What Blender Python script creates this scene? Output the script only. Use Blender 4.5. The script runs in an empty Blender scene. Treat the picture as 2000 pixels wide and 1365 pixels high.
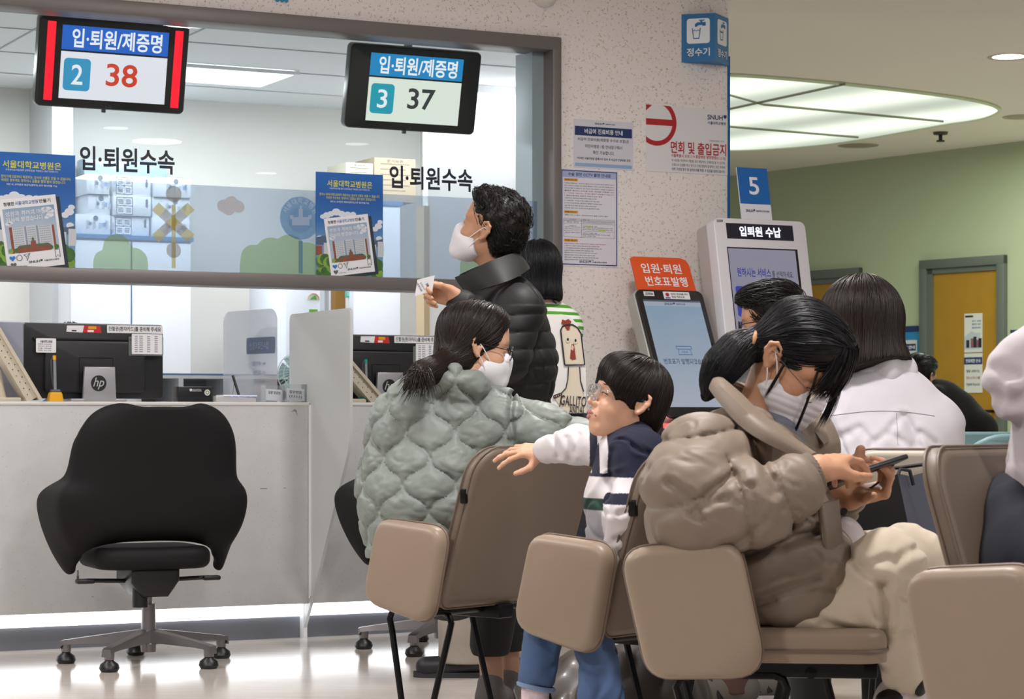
import bpy, bmesh, math, random
import numpy as np
from mathutils import Vector, Matrix, Euler
random.seed(7); rng = np.random.default_rng(7)
SC = bpy.context.scene
COL = SC.collection
PI = math.pi
R = math.radians

# ------------------------------------------------------------ camera, exposure, world, lights
F, HZ, CAMZ = 4500.0, 815.0, 0.85           # focal length and horizon row in pixels of the 2000x1365 frame, eye height
cam_d = bpy.data.cameras.new('camera'); cam = bpy.data.objects.new('camera', cam_d); COL.objects.link(cam)
cam.location = (0, 0, CAMZ); cam.rotation_euler = (R(90), 0, 0)
cam_d.sensor_width = 36; cam_d.lens = F / 2000 * 36
cam_d.shift_y = (HZ - 682.5) / 2000
cam_d.clip_start = 0.1; cam_d.clip_end = 80
cam_d.dof.use_dof = True; cam_d.dof.focus_distance = 6.6; cam_d.dof.aperture_fstop = 14
SC.camera = cam
SC.view_settings.view_transform = 'Standard'; SC.view_settings.look = 'None'
SC.view_settings.gamma = 1; SC.view_settings.use_curve_mapping = False
SC.view_settings.exposure = 0.0
wd = bpy.data.worlds.new('hall_world'); SC.world = wd; wd.use_nodes = True
wd.node_tree.nodes['Background'].inputs[0].default_value = (0.82, 0.84, 0.90, 1)
wd.node_tree.nodes['Background'].inputs[1].default_value = 0.26

def area(name, loc, w, h, power, color=(1, 1, 1), rot=(0, 0, 0), spread=180, shape='RECTANGLE'):
    l = bpy.data.lights.new(name, 'AREA'); l.shape = shape; l.size = w; l.size_y = h
    l.energy = power; l.color = color; l.spread = R(spread)
    o = bpy.data.objects.new(name, l); COL.objects.link(o); o.location = loc; o.rotation_euler = rot
    return o
HALLC = (1.0, 0.972, 0.965)
for i, (x, y, p) in enumerate([(-2.6, 5.2, 56), (0.4, 4.6, 52), (3.9, 3.6, 40), (-1.6, 2.2, 50), (2.2, 1.6, 52), (0.5, 7.2, 42), (-2.9, 7.0, 29)]):
    area('hall_ceiling_lamp', (x, y, 2.78), 0.34, 0.34, p, HALLC, shape='DISK')
# admissions office behind the glass
for i, (x, y) in enumerate([(-1.75, 10.6), (-3.2, 9.8), (-0.2, 11.2)]):
    area('office_ceiling_lamp', (x, y, 2.42), 1.2, 0.6, 24, (0.95, 0.98, 1.0), rot=(0, 0, R(27)))
# far corridor by the green wall
area('corridor_lamp', (3.3, 15.3, 2.86), 1.6, 2.6, 72, (0.93, 1.0, 0.86))
area('corridor_lamp', (4.6, 12.3, 2.86), 0.7, 0.7, 40, (1.0, 0.97, 0.92))

# ------------------------------------------------------------ pixel helpers
def P(u, v, Y):                               # world point seen at pixel (u, v) at depth Y
    return Vector(((u - 1000) / F * Y, Y, CAMZ + (HZ - v) / F * Y))
def frame(origin, deg, tilt=0):               # local x along the thing, y away from the viewer, z up
    return Matrix.Translation(Vector(origin)) @ Matrix.Rotation(R(deg), 4, 'Z') @ Matrix.Rotation(R(tilt), 4, 'X')
def hit(M, u, v, y=0.0):                      # local point of frame M on its plane y seen at pixel (u, v)
    I = M.inverted(); o = I @ Vector((0, 0, CAMZ)); d = I.to_3x3() @ Vector(((u - 1000) / F, 1, (HZ - v) / F))
    return o + d * ((y - o.y) / d.y)
def zhit(u, v, z):
    return P(u, v, (z - CAMZ) / (HZ - v) * F)
W = frame((-1.292, 8.547, 0), 27)             # the counter: y = 0 is its front panel
WALLY = 0.22
def wx(u, y=0.0): return hit(W, u, 800, y).x
def wz(u, v, y=0.0): return hit(W, u, v, y).z

# ------------------------------------------------------------ materials
def lin(c):
    if isinstance(c, str):
        c = c.lstrip('#'); c = [int(c[i:i + 2], 16) / 255 for i in (0, 2, 4)]
    return tuple((x / 12.92 if x <= 0.04045 else ((x + 0.055) / 1.055) ** 2.4) for x in c) + (1.0,)
_mats = {}
def mat(name, col='#808080', rough=0.5, metal=0.0, spec=0.5, bump=None, var=None, sss=0.0, coat=0.0, sheen=0.0, coords='Object', emit=0.0, alpha=1.0, trans=0.0):
    if name in _mats: return _mats[name]
    m = bpy.data.materials.new(name); m.use_nodes = True; nt = m.node_tree; b = nt.nodes['Principled BSDF']
    c = lin(col)
    b.inputs['Base Color'].default_value = c; b.inputs['Roughness'].default_value = rough; b.inputs['Metallic'].default_value = metal
    b.inputs['Specular IOR Level'].default_value = spec
    if sss: b.inputs['Subsurface Weight'].default_value = sss; b.inputs['Subsurface Radius'].default_value = (0.9, 0.35, 0.2); b.inputs['Subsurface Scale'].default_value = 0.008
    if coat: b.inputs['Coat Weight'].default_value = coat; b.inputs['Coat Roughness'].default_value = 0.15
    if sheen: b.inputs['Sheen Weight'].default_value = sheen
    if trans: b.inputs['Transmission Weight'].default_value = trans
    if emit:
        b.inputs['Emission Color'].default_value = c; b.inputs['Emission Strength'].default_value = emit
    tc = None
    if bump or var:
        tc = nt.nodes.new('ShaderNodeTexCoord')
    if var:                                   # (scale, amount): slight procedural variation of the base colour
        n = nt.nodes.new('ShaderNodeTexNoise'); n.inputs['Scale'].default_value = var[0]; n.inputs['Detail'].default_value = 4
        nt.links.new(tc.outputs[coords], n.inputs['Vector'])
        mx = nt.nodes.new('ShaderNodeMix'); mx.data_type = 'RGBA'
        k = var[1]; mx.inputs[6].default_value = tuple(x * (1 - k) for x in c[:3]) + (1,); mx.inputs[7].default_value = tuple(min(1, x * (1 + k)) for x in c[:3]) + (1,)
        nt.links.new(n.outputs[0], mx.inputs[0]); nt.links.new(mx.outputs[2], b.inputs['Base Color'])
    if bump:                                  # (scale, strength, distance)
        n = nt.nodes.new('ShaderNodeTexNoise'); n.inputs['Scale'].default_value = bump[0]; n.inputs['Detail'].default_value = 3
        nt.links.new(tc.outputs[coords], n.inputs['Vector'])
        bp = nt.nodes.new('ShaderNodeBump'); bp.inputs['Strength'].default_value = bump[1]; bp.inputs['Distance'].default_value = bump[2] if len(bump) > 2 else 0.002
        nt.links.new(n.outputs[0], bp.inputs['Height']); nt.links.new(bp.outputs[0], b.inputs['Normal'])
    _mats[name] = m
    return m
def emis(name, col, strength):
    if name in _mats: return _mats[name]
    m = bpy.data.materials.new(name); m.use_nodes = True; nt = m.node_tree
    nt.nodes.remove(nt.nodes['Principled BSDF']); e = nt.nodes.new('ShaderNodeEmission')
    e.inputs[0].default_value = lin(col); e.inputs[1].default_value = strength
    nt.links.new(e.outputs[0], nt.nodes['Material Output'].inputs[0]); _mats[name] = m
    return m
def screen_mat(name, col, strength=0.85):     # a lit display behind its own glossy cover
    if name in _mats: return _mats[name]
    m = mat(name, '#050505', 0.12); b = m.node_tree.nodes['Principled BSDF']
    b.inputs['Emission Color'].default_value = lin(col); b.inputs['Emission Strength'].default_value = strength
    return m
def glassy(name, tint='#ffffff', opacity=0.0, rough=0.0, refl=1.0, body=None):
    """thin sheet: clear transmission, Fresnel reflection, and a share `opacity` of a printed or frosted body colour"""
    if name in _mats: return _mats[name]
    m = bpy.data.materials.new(name); m.use_nodes = True; nt = m.node_tree; nt.nodes.remove(nt.nodes['Principled BSDF'])
    tr = nt.nodes.new('ShaderNodeBsdfTransparent'); tr.inputs[0].default_value = lin(tint)
    gl = nt.nodes.new('ShaderNodeBsdfGlossy'); gl.inputs['Roughness'].default_value = rough
    fr = nt.nodes.new('ShaderNodeFresnel'); fr.inputs[0].default_value = 1.45
    mu = nt.nodes.new('ShaderNodeMath'); mu.operation = 'MULTIPLY'; mu.inputs[1].default_value = refl
    mx = nt.nodes.new('ShaderNodeMixShader'); out = nt.nodes['Material Output']
    nt.links.new(fr.outputs[0], mu.inputs[0]); nt.links.new(mu.outputs[0], mx.inputs[0])
    base = tr
    if opacity:
        d = nt.nodes.new('ShaderNodeBsdfDiffuse'); d.inputs[0].default_value = lin(body or tint)
        t2 = nt.nodes.new('ShaderNodeBsdfTranslucent'); t2.inputs[0].default_value = lin(body or tint)
        dm = nt.nodes.new('ShaderNodeMixShader'); dm.inputs[0].default_value = 0.5
        nt.links.new(d.outputs[0], dm.inputs[1]); nt.links.new(t2.outputs[0], dm.inputs[2])
        om = nt.nodes.new('ShaderNodeMixShader'); om.inputs[0].default_value = opacity
        nt.links.new(tr.outputs[0], om.inputs[1]); nt.links.new(dm.outputs[0], om.inputs[2]); base = om
    nt.links.new(base.outputs[0], mx.inputs[1]); nt.links.new(gl.outputs[0], mx.inputs[2]); nt.links.new(mx.outputs[0], out.inputs[0])
    _mats[name] = m
    return m

# ------------------------------------------------------------ mesh builder
def rrect(x0, x1, z0, z1, r, n=6):
    if not isinstance(r, (tuple, list)): r = (r, r, r, r)      # bl, br, tr, tl
    pts = []
    for (cx, cz, a0, q) in ((x0 + r[0], z0 + r[0], 180, r[0]), (x1 - r[1], z0 + r[1], 270, r[1]), (x1 - r[2], z1 - r[2], 0, r[2]), (x0 + r[3], z1 - r[3], 90, r[3])):
        for k in range(n + 1):
            a = R(a0 + 90 * k / n); pts.append((cx + q * math.cos(a), cz + q * math.sin(a)))
    return pts
def circ(cx, cz, r, n=32, rz=None):
    return [(cx + r * math.cos(2 * PI * k / n), cz + (rz or r) * math.sin(2 * PI * k / n)) for k in range(n)]
class MB:
    def __init__(s): s.v = []; s.f = []; s.m = []
    def add(s, verts, faces, m=0):
        o = len(s.v); s.v += [tuple(p) for p in verts]; s.f += [tuple(i + o for i in f) for f in faces]; s.m += [m] * len(faces); return s
    def bm(s, b, m=0, M=None):
        b.verts.index_update()
        s.add([(M @ v.co if M else v.co) for v in b.verts], [[v.index for v in f.verts] for f in b.faces], m); b.free(); return s
    def box(s, x0, x1, y0, y1, z0, z1, m=0, bev=0, seg=2, M=None):
        b = bmesh.new(); bmesh.ops.create_cube(b, size=1)
        for v in b.verts: v.co = Vector(((x0 + x1) / 2 + v.co.x * (x1 - x0), (y0 + y1) / 2 + v.co.y * (y1 - y0), (z0 + z1) / 2 + v.co.z * (z1 - z0)))
        if bev: bmesh.ops.bevel(b, geom=b.edges[:], offset=bev, segments=seg, profile=0.5, affect='EDGES')
        return s.bm(b, m, M)
    def prism(s, pts, y0, y1, m=0, bev=0, seg=3, back=False, fn=None):
        """outline in x,z extruded from y0 (front) to y1; bev rounds the front (and back) rim"""
        b = bmesh.new(); vs = [b.verts.new((p[0], y0, p[1])) for p in pts]; f = b.faces.new(vs)
        r = bmesh.ops.extrude_face_region(b, geom=[f]); nv = [e for e in r['geom'] if isinstance(e, bmesh.types.BMVert)]
        for v in nv: v.co.y = y1
        if bev:
            ed = [e for e in b.edges if all(abs(v.co.y - y0) < 1e-7 for v in e.verts) or (back and all(abs(v.co.y - y1) < 1e-7 for v in e.verts))]
            bmesh.ops.bevel(b, geom=ed, offset=bev, segments=seg, profile=0.5, affect='EDGES')
        bmesh.ops.recalc_face_normals(b, faces=b.faces[:])
        if fn:
            for v in b.verts: v.co = Vector(fn(*v.co))
        return s.bm(b, m)
    def poly(s, pts, y, m=0, fn=None):
        v = [(p[0], y, p[1]) for p in pts]
        if fn: v = [fn(*p) for p in v]
        return s.add(v, [list(range(len(v)))], m)
    def cyl(s, a, b, r0, r1=None, n=16, m=0, caps=True):
        a = Vector(a); b = Vector(b); r1 = r0 if r1 is None else r1; d = (b - a).normalized()
        q = d.orthogonal().normalized(); w = d.cross(q); v = []
        for c, r in ((a, r0), (b, r1)):
            v += [c + (q * math.cos(2 * PI * k / n) + w * math.sin(2 * PI * k / n)) * r for k in range(n)]
        f = [(k, (k + 1) % n, n + (k + 1) % n, n + k) for k in range(n)]
        if caps: f += [tuple(range(n))[::-1], tuple(range(n, 2 * n))]
        return s.add(v, f, m)
    def tube(s, pts, r, n=8, m=0, closed=False, flat=None):
        pts = [Vector(p) for p in pts]; L = len(pts); rr = r if isinstance(r, (list, tuple)) else [r] * L; v = []; f = []; q = None
        for i, p in enumerate(pts):
            a = pts[(i - 1) % L] if (closed or i) else p; c = pts[(i + 1) % L] if (closed or i < L - 1) else p
            d = (c - a).normalized()
            if q is None: q = d.orthogonal().normalized()
            q = (q - d * q.dot(d)).normalized(); w = d.cross(q)
            for k in range(n):
                an = 2 * PI * k / n; v.append(p + (q * math.cos(an) + w * math.sin(an)) * rr[i])
        for i in range(L if closed else L - 1):
            j = (i + 1) % L
            for k in range(n): f.append((i * n + k, i * n + (k + 1) % n, j * n + (k + 1) % n, j * n + k))
        if not closed: f += [tuple(range(n))[::-1], tuple(range((L - 1) * n, L * n))]
        return s.add(v, f, m)
    def lathe(s, prof, c=(0, 0, 0), n=24, m=0, M=None):
        v = []; f = []; c = Vector(c)
        for r, z in prof:
            for k in range(n):
                p = Vector((r * math.cos(2 * PI * k / n), r * math.sin(2 * PI * k / n), z)); v.append(c + (M @ p if M else p))
        for i in range(len(prof) - 1):
            for k in range(n): f.append((i * n + k, i * n + (k + 1) % n, (i + 1) * n + (k + 1) % n, (i + 1) * n + k))
        return s.add(v, f, m)
    def ball(s, c, r, m=0, n=16):
        b = bmesh.new(); bmesh.ops.create_uvsphere(b, u_segments=n, v_segments=n // 2 + 2, radius=1)
        r = r if isinstance(r, (tuple, list)) else (r, r, r)
        for v in b.verts: v.co = Vector((c[0] + v.co.x * r[0], c[1] + v.co.y * r[1], c[2] + v.co.z * r[2]))
        return s.bm(b, m)
    def grid(s, fn, nu, nv, m=0, th=None):
        v = [fn(i / nu, j / nv) for j in range(nv + 1) for i in range(nu + 1)]
        f = [(j * (nu + 1) + i, j * (nu + 1) + i + 1, (j + 1) * (nu + 1) + i + 1, (j + 1) * (nu + 1) + i) for j in range(nv) for i in range(nu)]
        return s.add(v, f, m)
    def text(s, body, cx, cz, w, h, y, m=0, bold=0.0, shear=0.0, rot=0.0, fn=None, mirror=False):
        """flat lettering fitted into a w x h box centred on (cx, cz) of the plane y; h None keeps the type's own proportion"""
        V, Fc = glyphs(body, bold, shear)
        if len(V) == 0: return s
        lo = V.min(0); hi = V.max(0); k = w / max(1e-6, hi[0] - lo[0]); kz = k if h is None else h / max(1e-6, hi[1] - lo[1])
        x = (V[:, 0] - (lo[0] + hi[0]) / 2) * k; z = (V[:, 1] - (lo[1] + hi[1]) / 2) * kz
        if mirror: x = -x
        c, sn = math.cos(R(rot)), math.sin(R(rot))
        v = [(cx + a * c - b * sn, y, cz + a * sn + b * c) for a, b in zip(x, z)]
        if fn: v = [fn(*p) for p in v]
        return s.add(v, Fc, m)
    def mesh(s, name, mats, sharp=40):
        me = bpy.data.meshes.new(name); me.from_pydata(s.v, [], s.f)
        for m in (mats if isinstance(mats, (list, tuple)) else [mats]): me.materials.append(m)
        me.polygons.foreach_set('material_index', s.m); me.polygons.foreach_set('use_smooth', [True] * len(s.f))
        me.update(); me.set_sharp_from_angle(angle=R(sharp))
        return me
_gl = {}; _ty = []
def glyphs(body, bold, shear):
    key = (body, bold, shear)
    if key not in _gl:
        if not _ty:
            c = bpy.data.curves.new('type', 'FONT'); o = bpy.data.objects.new('type', c); COL.objects.link(o); _ty.extend((c, o))
        c, o = _ty
        c.body = body; c.offset = bold; c.shear = shear; c.resolution_u = 4 if len(body) < 20 else 2
        dg = bpy.context.evaluated_depsgraph_get(); me = bpy.data.meshes.new_from_object(o.evaluated_get(dg))
        V = np.array([v.co[:2] for v in me.vertices]) if len(me.vertices) else np.zeros((0, 2)); Fc = [tuple(p.vertices) for p in me.polygons]
        bpy.data.meshes.remove(me)
        _gl[key] = (V, Fc)
    return _gl[key]
def drop_type():
    if _ty: bpy.data.objects.remove(_ty[1]); bpy.data.curves.remove(_ty[0]); _ty.clear()

# ------------------------------------------------------------ scene objects
def tag(o, label=None, cat=None, group=None, kind=None):
    if label: o['label'] = label
    if cat: o['category'] = cat
    if group: o['group'] = group
    if kind: o['kind'] = kind
    return o
def thing(name, label, cat, M=None, group=None):
    o = bpy.data.objects.new(name, None); COL.objects.link(o); o.empty_display_size = 0.1
    if M is not None: o.matrix_world = M
    return tag(o, label, cat, group)
def part(parent, name, mb, mats, label=None, kind=None, sharp=40):
    me = mb.mesh(name, mats, sharp) if isinstance(mb, MB) else mb
    o = bpy.data.objects.new(name, me); COL.objects.link(o); o.parent = parent
    return tag(o, label, None, None, kind)
def single(name, label, cat, mb, mats, M=None, group=None, kind=None, sharp=40):
    me = mb.mesh(name, mats, sharp) if isinstance(mb, MB) else mb
    o = bpy.data.objects.new(name, me); COL.objects.link(o)
    if M is not None: o.matrix_world = M
    return tag(o, label, cat, group, kind)
def at(M, p): return M @ Matrix.Translation(Vector(p))
def copy_tree(o, parent=None):
    c = o.copy(); COL.objects.link(c)
    if parent is not None: c.parent = parent
    for ch in [x for x in bpy.data.objects if x.parent == o]: copy_tree(ch, c)
    return c
# ============================================================ ROOM SHELL
def speckle_wall(name, base, chips, sc=70):
    m = mat(name, base, 0.75); nt = m.node_tree; b = nt.nodes['Principled BSDF']
    tc = nt.nodes.new('ShaderNodeTexCoord')
    n1 = nt.nodes.new('ShaderNodeTexNoise'); n1.inputs['Scale'].default_value = sc; n1.inputs['Detail'].default_value = 1.5
    n2 = nt.nodes.new('ShaderNodeTexNoise'); n2.inputs['Scale'].default_value = sc * 0.8; n2.inputs['Detail'].default_value = 1
    mp = nt.nodes.new('ShaderNodeMapping'); mp.inputs['Location'].default_value = (3.1, 1.7, 9.2)
    nt.links.new(tc.outputs['Object'], n1.inputs['Vector']); nt.links.new(tc.outputs['Object'], mp.inputs[0]); nt.links.new(mp.outputs[0], n2.inputs['Vector'])
    a = nt.nodes.new('ShaderNodeMath'); a.operation = 'SUBTRACT'; a.inputs[1].default_value = 0.5; nt.links.new(n1.outputs[0], a.inputs[0])
    ab = nt.nodes.new('ShaderNodeMath'); ab.operation = 'ABSOLUTE'; nt.links.new(a.outputs[0], ab.inputs[0])
    lt = nt.nodes.new('ShaderNodeMapRange'); lt.inputs[1].default_value = 0.045; lt.inputs[2].default_value = 0.02; nt.links.new(ab.outputs[0], lt.inputs[0])
    gt = nt.nodes.new('ShaderNodeMapRange'); gt.inputs[1].default_value = 0.575; gt.inputs[2].default_value = 0.62; nt.links.new(n2.outputs[0], gt.inputs[0])
    mu = nt.nodes.new('ShaderNodeMath'); mu.operation = 'MULTIPLY'; nt.links.new(lt.outputs[0], mu.inputs[0]); nt.links.new(gt.outputs[0], mu.inputs[1])
    mx = nt.nodes.new('ShaderNodeMix'); mx.data_type = 'RGBA'; mx.inputs[6].default_value = lin(base); mx.inputs[7].default_value = lin(chips)
    nt.links.new(mu.outputs[0], mx.inputs[0]); nt.links.new(mx.outputs[2], b.inputs['Base Color'])
    return m
M_CHIP = speckle_wall('chip_wallpaper', '#efe8e5', '#b5a28e', 105)
M_CEIL = mat('hall_ceiling_paint', '#f3ece6', 0.9)
M_OCEIL = mat('office_ceiling_board', '#e9ecee', 0.9)
M_OWALL = mat('office_wall_paint', '#e6e5e0', 0.85)
M_GREEN = mat('green_wall_paint', '#b4bf9f', 0.8)
M_FRAME = mat('window_frame_metal', '#7a7472', 0.45, 0.35)
M_FRAMED = mat('window_frame_shadow_metal', '#55524f', 0.5, 0.3)
M_DFRAME = mat('door_frame_paint', '#636a63', 0.5)
def floor_mat():
    m = mat('polished_floor', '#c9bfb4', 0.16, spec=0.6); nt = m.node_tree; b = nt.nodes['Principled BSDF']
    tc = nt.nodes.new('ShaderNodeTexCoord'); mp = nt.nodes.new('ShaderNodeMapping'); mp.inputs['Rotation'].default_value = (0, 0, R(27)); mp.inputs['Scale'].default_value = (1.2, 14, 1)
    nt.links.new(tc.outputs['Object'], mp.inputs[0])
    n = nt.nodes.new('ShaderNodeTexNoise'); n.inputs['Scale'].default_value = 3; n.inputs['Detail'].default_value = 6; nt.links.new(mp.outputs[0], n.inputs['Vector'])
    cr = nt.nodes.new('ShaderNodeMix'); cr.data_type = 'RGBA'; cr.inputs[6].default_value = lin('#bdb3a9'); cr.inputs[7].default_value = lin('#d6cfc8')
    nt.links.new(n.outputs[0], cr.inputs[0]); nt.links.new(cr.outputs[2], b.inputs['Base Color'])
    bp = nt.nodes.new('ShaderNodeBump'); bp.inputs['Strength'].default_value = 0.06; bp.inputs['Distance'].default_value = 0.004
    nt.links.new(n.outputs[0], bp.inputs['Height']); nt.links.new(bp.outputs[0], b.inputs['Normal'])
    return m
def struct(name, mb, mats, M=None, sharp=40):
    return single(name, None, None, mb, mats, M, None, 'structure', sharp)

struct('floor', MB().box(-9, 10, -1.5, 26, -0.1, 0), floor_mat())
xc = hit(W, 1422, 400, WALLY).x                    # outer corner of the chip-papered wall
xr = hit(W, 1090, 300, WALLY).x                    # window frame, right outer edge
ztop = hit(W, 1090, 75, WALLY).z
WL = MB(); WL.box(-4.5, xr, WALLY, WALLY + 0.2, ztop, 2.8).box(xr, xc, WALLY, WALLY + 0.2, 0, 2.8).box(xc - 0.2, xc, WALLY + 0.2, WALLY + 4.0, 0, 2.95)
struct('wall_front', WL, M_CHIP, W)
struct('trim_1', MB().box(xc - 0.004, xc + 0.008, WALLY - 0.004, WALLY + 0.03, 0.9, hit(W, 1422, 110, WALLY).z), mat('blue_corner_strip', '#1d5d9a', 0.5), W)
# ceilings: the nearer hall ceiling sits a little lower than the corridor's
struct('ceiling_hall', MB().box(-9, 10, -1.5, 11.18, 2.80, 2.88), M_CEIL)
struct('ceiling_corridor', MB().box(-1, 10, 11.18, 26, 2.92, 3.0).box(-1, 10, 11.14, 11.18, 2.88, 3.0), M_CEIL)
G = frame((3.48, 17.7, 0), -52)
struct('wall_right', MB().box(-7, 6.5, 0, 0.15, 0, 2.92), M_GREEN, G)
# office shell behind the counter
OD = 2.95
struct('wall_back', MB().box(-4.5, xc - 0.2, OD, OD + 0.1, 0, 2.46), M_OWALL, W)
struct('wall_left', MB().box(-4.6, -4.5, WALLY, OD, 0, 2.8), M_OWALL, W)
oc = MB(); oc.box(-4.5, xc - 0.2, WALLY + 0.2, OD, 2.46, 2.5)
struct('ceiling_office', oc, M_OCEIL, W)
tr = MB()
for k in range(9): tr.box(-4.5 + k * 0.62, -4.5 + k * 0.62 + 0.008, WALLY + 0.2, OD, 2.456, 2.46)
for k in range(5): tr.box(-4.5, xc - 0.2, 0.6 + k * 0.62, 0.608 + k * 0.62, 2.456, 2.46)
struct('trim_2', tr, mat('ceiling_joint', '#b9bfc4', 0.8), W)

# ------------------------------------------------------------ counter window
win = bpy.data.objects.new('window_1', None); COL.objects.link(win); win.matrix_world = W; win['kind'] = 'structure'
z_b0 = hit(W, 400, 557.5, WALLY - 0.03).z; z_b1 = hit(W, 400, 531, WALLY - 0.03).z
fr = MB(); y0 = WALLY - 0.035; fw = 0.056
fr.box(-4.4, xr, y0, WALLY + 0.12, ztop - fw, ztop, 0, 0.006)
fr.box(xr - 0.042, xr, y0 + 0.001, WALLY + 0.12, 0.9, ztop - fw * 0.5, 0, 0.006)
part(win, 'window_frame', fr, M_FRAME)
part(win, 'inner_jamb', MB().box(xr - 0.095, xr - 0.042, WALLY + 0.05, WALLY + 0.2, 0.9, ztop - 0.05), mat('pale_jamb', '#a9b0b5', 0.4, 0.3))
bm_ = MB().box(-4.4, xr - 0.03, y0 - 0.02, WALLY + 0.1, z_b0, z_b1, 0, 0.006)
part(win, 'cross_beam', bm_, M_FRAME)
GY = WALLY + 0.045
M_GLASS = glassy('window_glass', '#f4fbfb', 0.0, 0.0, 0.55)
part(win, 'pane', MB().add([(-4.4, GY, z_b1 - .01), (xr - .05, GY, z_b1 - .01), (xr - .05, GY, ztop - .06), (-4.4, GY, ztop - .06)], [(0, 1, 2, 3)]), M_GLASS)
# printed film on the lower part of the glass: pale blue with tree, crossing and sign silhouettes
fz = hit(W, 400, 362, GY).z
FY = GY - 0.002
M_FILM = glassy('blue_printed_film', '#d6dee8', 0.44, 0.0, 0.2, '#a4b3c8')
part(win, 'printed_film', MB().add([(-4.4, FY, z_b1), (xr - .075, FY, z_b1), (xr - .075, FY, fz), (-4.4, FY, fz)], [(0, 1, 2, 3)]), M_FILM)
def fpx(u, v, y=FY): p = hit(W, u, v, y); return (p.x, p.z)
def fcirc(u, v, r, n=28, y=FY): c = fpx(u, v, y); e = fpx(u, v - r, y); return circ(c[0], c[1], e[1] - c[1], n)
def blob(lst, y, m, mb):                        # union outline of overlapping discs resting on the beam
    from math import inf
    x0 = min(c[0] - c[2] for c in lst); x1 = max(c[0] + c[2] for c in lst); N = 60; top = []
    for i in range(N + 1):
        x = x0 + (x1 - x0) * i / N; z = -inf
        for cx, cz, r in lst:
            if abs(x - cx) <= r: z = max(z, cz + math.sqrt(max(0, r * r - (x - cx) ** 2)))
        top.append((x, max(z, z_b1 + .002)))
    mb.poly([(x1, z_b1), (x0, z_b1)] + top, y, m)
M_FTREE = glassy('film_green_tree', '#d4e2c8', 0.38, 0, 0.0, '#b6c893')
M_FYEL = glassy('film_yellow', '#efe6c4', 0.55, 0, 0.0, '#d6c68a'); M_FGREY = glassy('film_grey', '#d2cdc8', 0.38, 0, 0.0, '#bdb4aa')
M_FBLUE = glassy('film_blue_sign', '#b4cae0', 0.5, 0, 0.0, '#8caac8'); M_FPINK = glassy('film_pink_cloud', '#e6dcd8', 0.35, 0, 0.0, '#d9c6c2')
M_FWHITE = glassy('film_white', '#ffffff', 0.6, 0, 0.0, '#e8eef4')
def fr_(u, v, r): c = fpx(u, v); e = fpx(u, v - r); return (c[0], c[1], e[1] - c[1])
ft = MB()
blob([fr_(228, 485, 28), fr_(205, 512, 24), fr_(262, 512, 28), fr_(232, 500, 34)], FY - .0012, 0, ft)
blob([fr_(495, 505, 27), fr_(530, 500, 36), fr_(565, 492, 34), fr_(600, 505, 32), fr_(485, 522, 18)], FY - .0012, 0, ft)
blob([fr_(918, 520, 22), fr_(935, 500, 24), fr_(950, 525, 26)], FY - .0012, 0, ft)
part(win, 'film_trees', ft, M_FTREE)
fx = MB()                                        # railway-crossing signal
fx.poly([fpx(335, 400), fpx(343, 400), fpx(343, 524), fpx(335, 524)], FY - .0016, 0)
fx.poly(fcirc(339, 379, 16), FY - .0018, 1).poly(fcirc(339, 489, 15), FY - .0018, 1)
for a, b in (((303, 403), (373, 466)), ((373, 403), (303, 466))):
    d = ((b[0] - a[0]), (b[1] - a[1])); L = math.hypot(*d); nx, ny = -d[1] / L * 10, d[0] / L * 10
    for k in range(5):
        p = (a[0] + d[0] * k / 5, a[1] + d[1] * k / 5); q = (a[0] + d[0] * (k + 1) / 5, a[1] + d[1] * (k + 1) / 5)
        fx.poly([fpx(p[0] + nx, p[1] + ny), fpx(q[0] + nx, q[1] + ny), fpx(q[0] - nx, q[1] - ny), fpx(p[0] - nx, p[1] - ny)], FY - .0017, 0 if k % 2 == 0 else 1)
part(win, 'film_crossing_signal', fx, [M_FYEL, M_FGREY])
fs = MB()
fs.poly([fpx(583, 470), fpx(591, 470), fpx(591, 534), fpx(583, 534)], FY - .0016, 0).poly(fcirc(586, 426, 42, 40), FY - .0017, 0).poly(fcirc(586, 430, 25, 32), FY - .0019, 1)
for (u0, v0, u1, v1) in ((570, 424, 604, 440), (583, 408, 591, 424), (585, 402, 589, 410), (566, 420, 572, 428), (602, 420, 608, 428)):
    fs.poly([fpx(u0, v1), fpx(u1, v1), fpx(u1, v0), fpx(u0, v0)], FY - .0022, 2)
for k, ch in enumerate('서울대학교병원'):
    a = R(155 - k * 21.5); c = fr_(586, 426, 34); p = (c[0] + c[2] * math.cos(a), c[1] + c[2] * math.sin(a))
    fs.text(ch, p[0], p[1], 0.019, None, FY - .0024, 2, 0.01, rot=math.degrees(a) - 90)
part(win, 'film_round_sign', fs, [M_FBLUE, glassy('film_pale_blue', '#c4d8ea', .5, 0, 0, '#a9c6df'), M_FWHITE])
fc = MB(); cl = [fr_(435, 402, 12), fr_(452, 398, 15), fr_(466, 404, 12), fr_(446, 408, 13)]; c0 = fr_(451, 402, 1); out = []
for k in range(40):
    a = 2 * PI * k / 40; best = 0
    for cx, cz, r in cl:
        dx, dz = cx - c0[0], cz - c0[1]; t = dx * math.cos(a) + dz * math.sin(a); q = r * r - (dx * dx + dz * dz - t * t)
        if q > 0: best = max(best, t + math.sqrt(q))
    out.append((c0[0] + best * math.cos(a), c0[1] + best * math.sin(a)))
fc.poly(out, FY - .0012, 0)
part(win, 'film_cloud', fc, M_FPINK)

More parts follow.
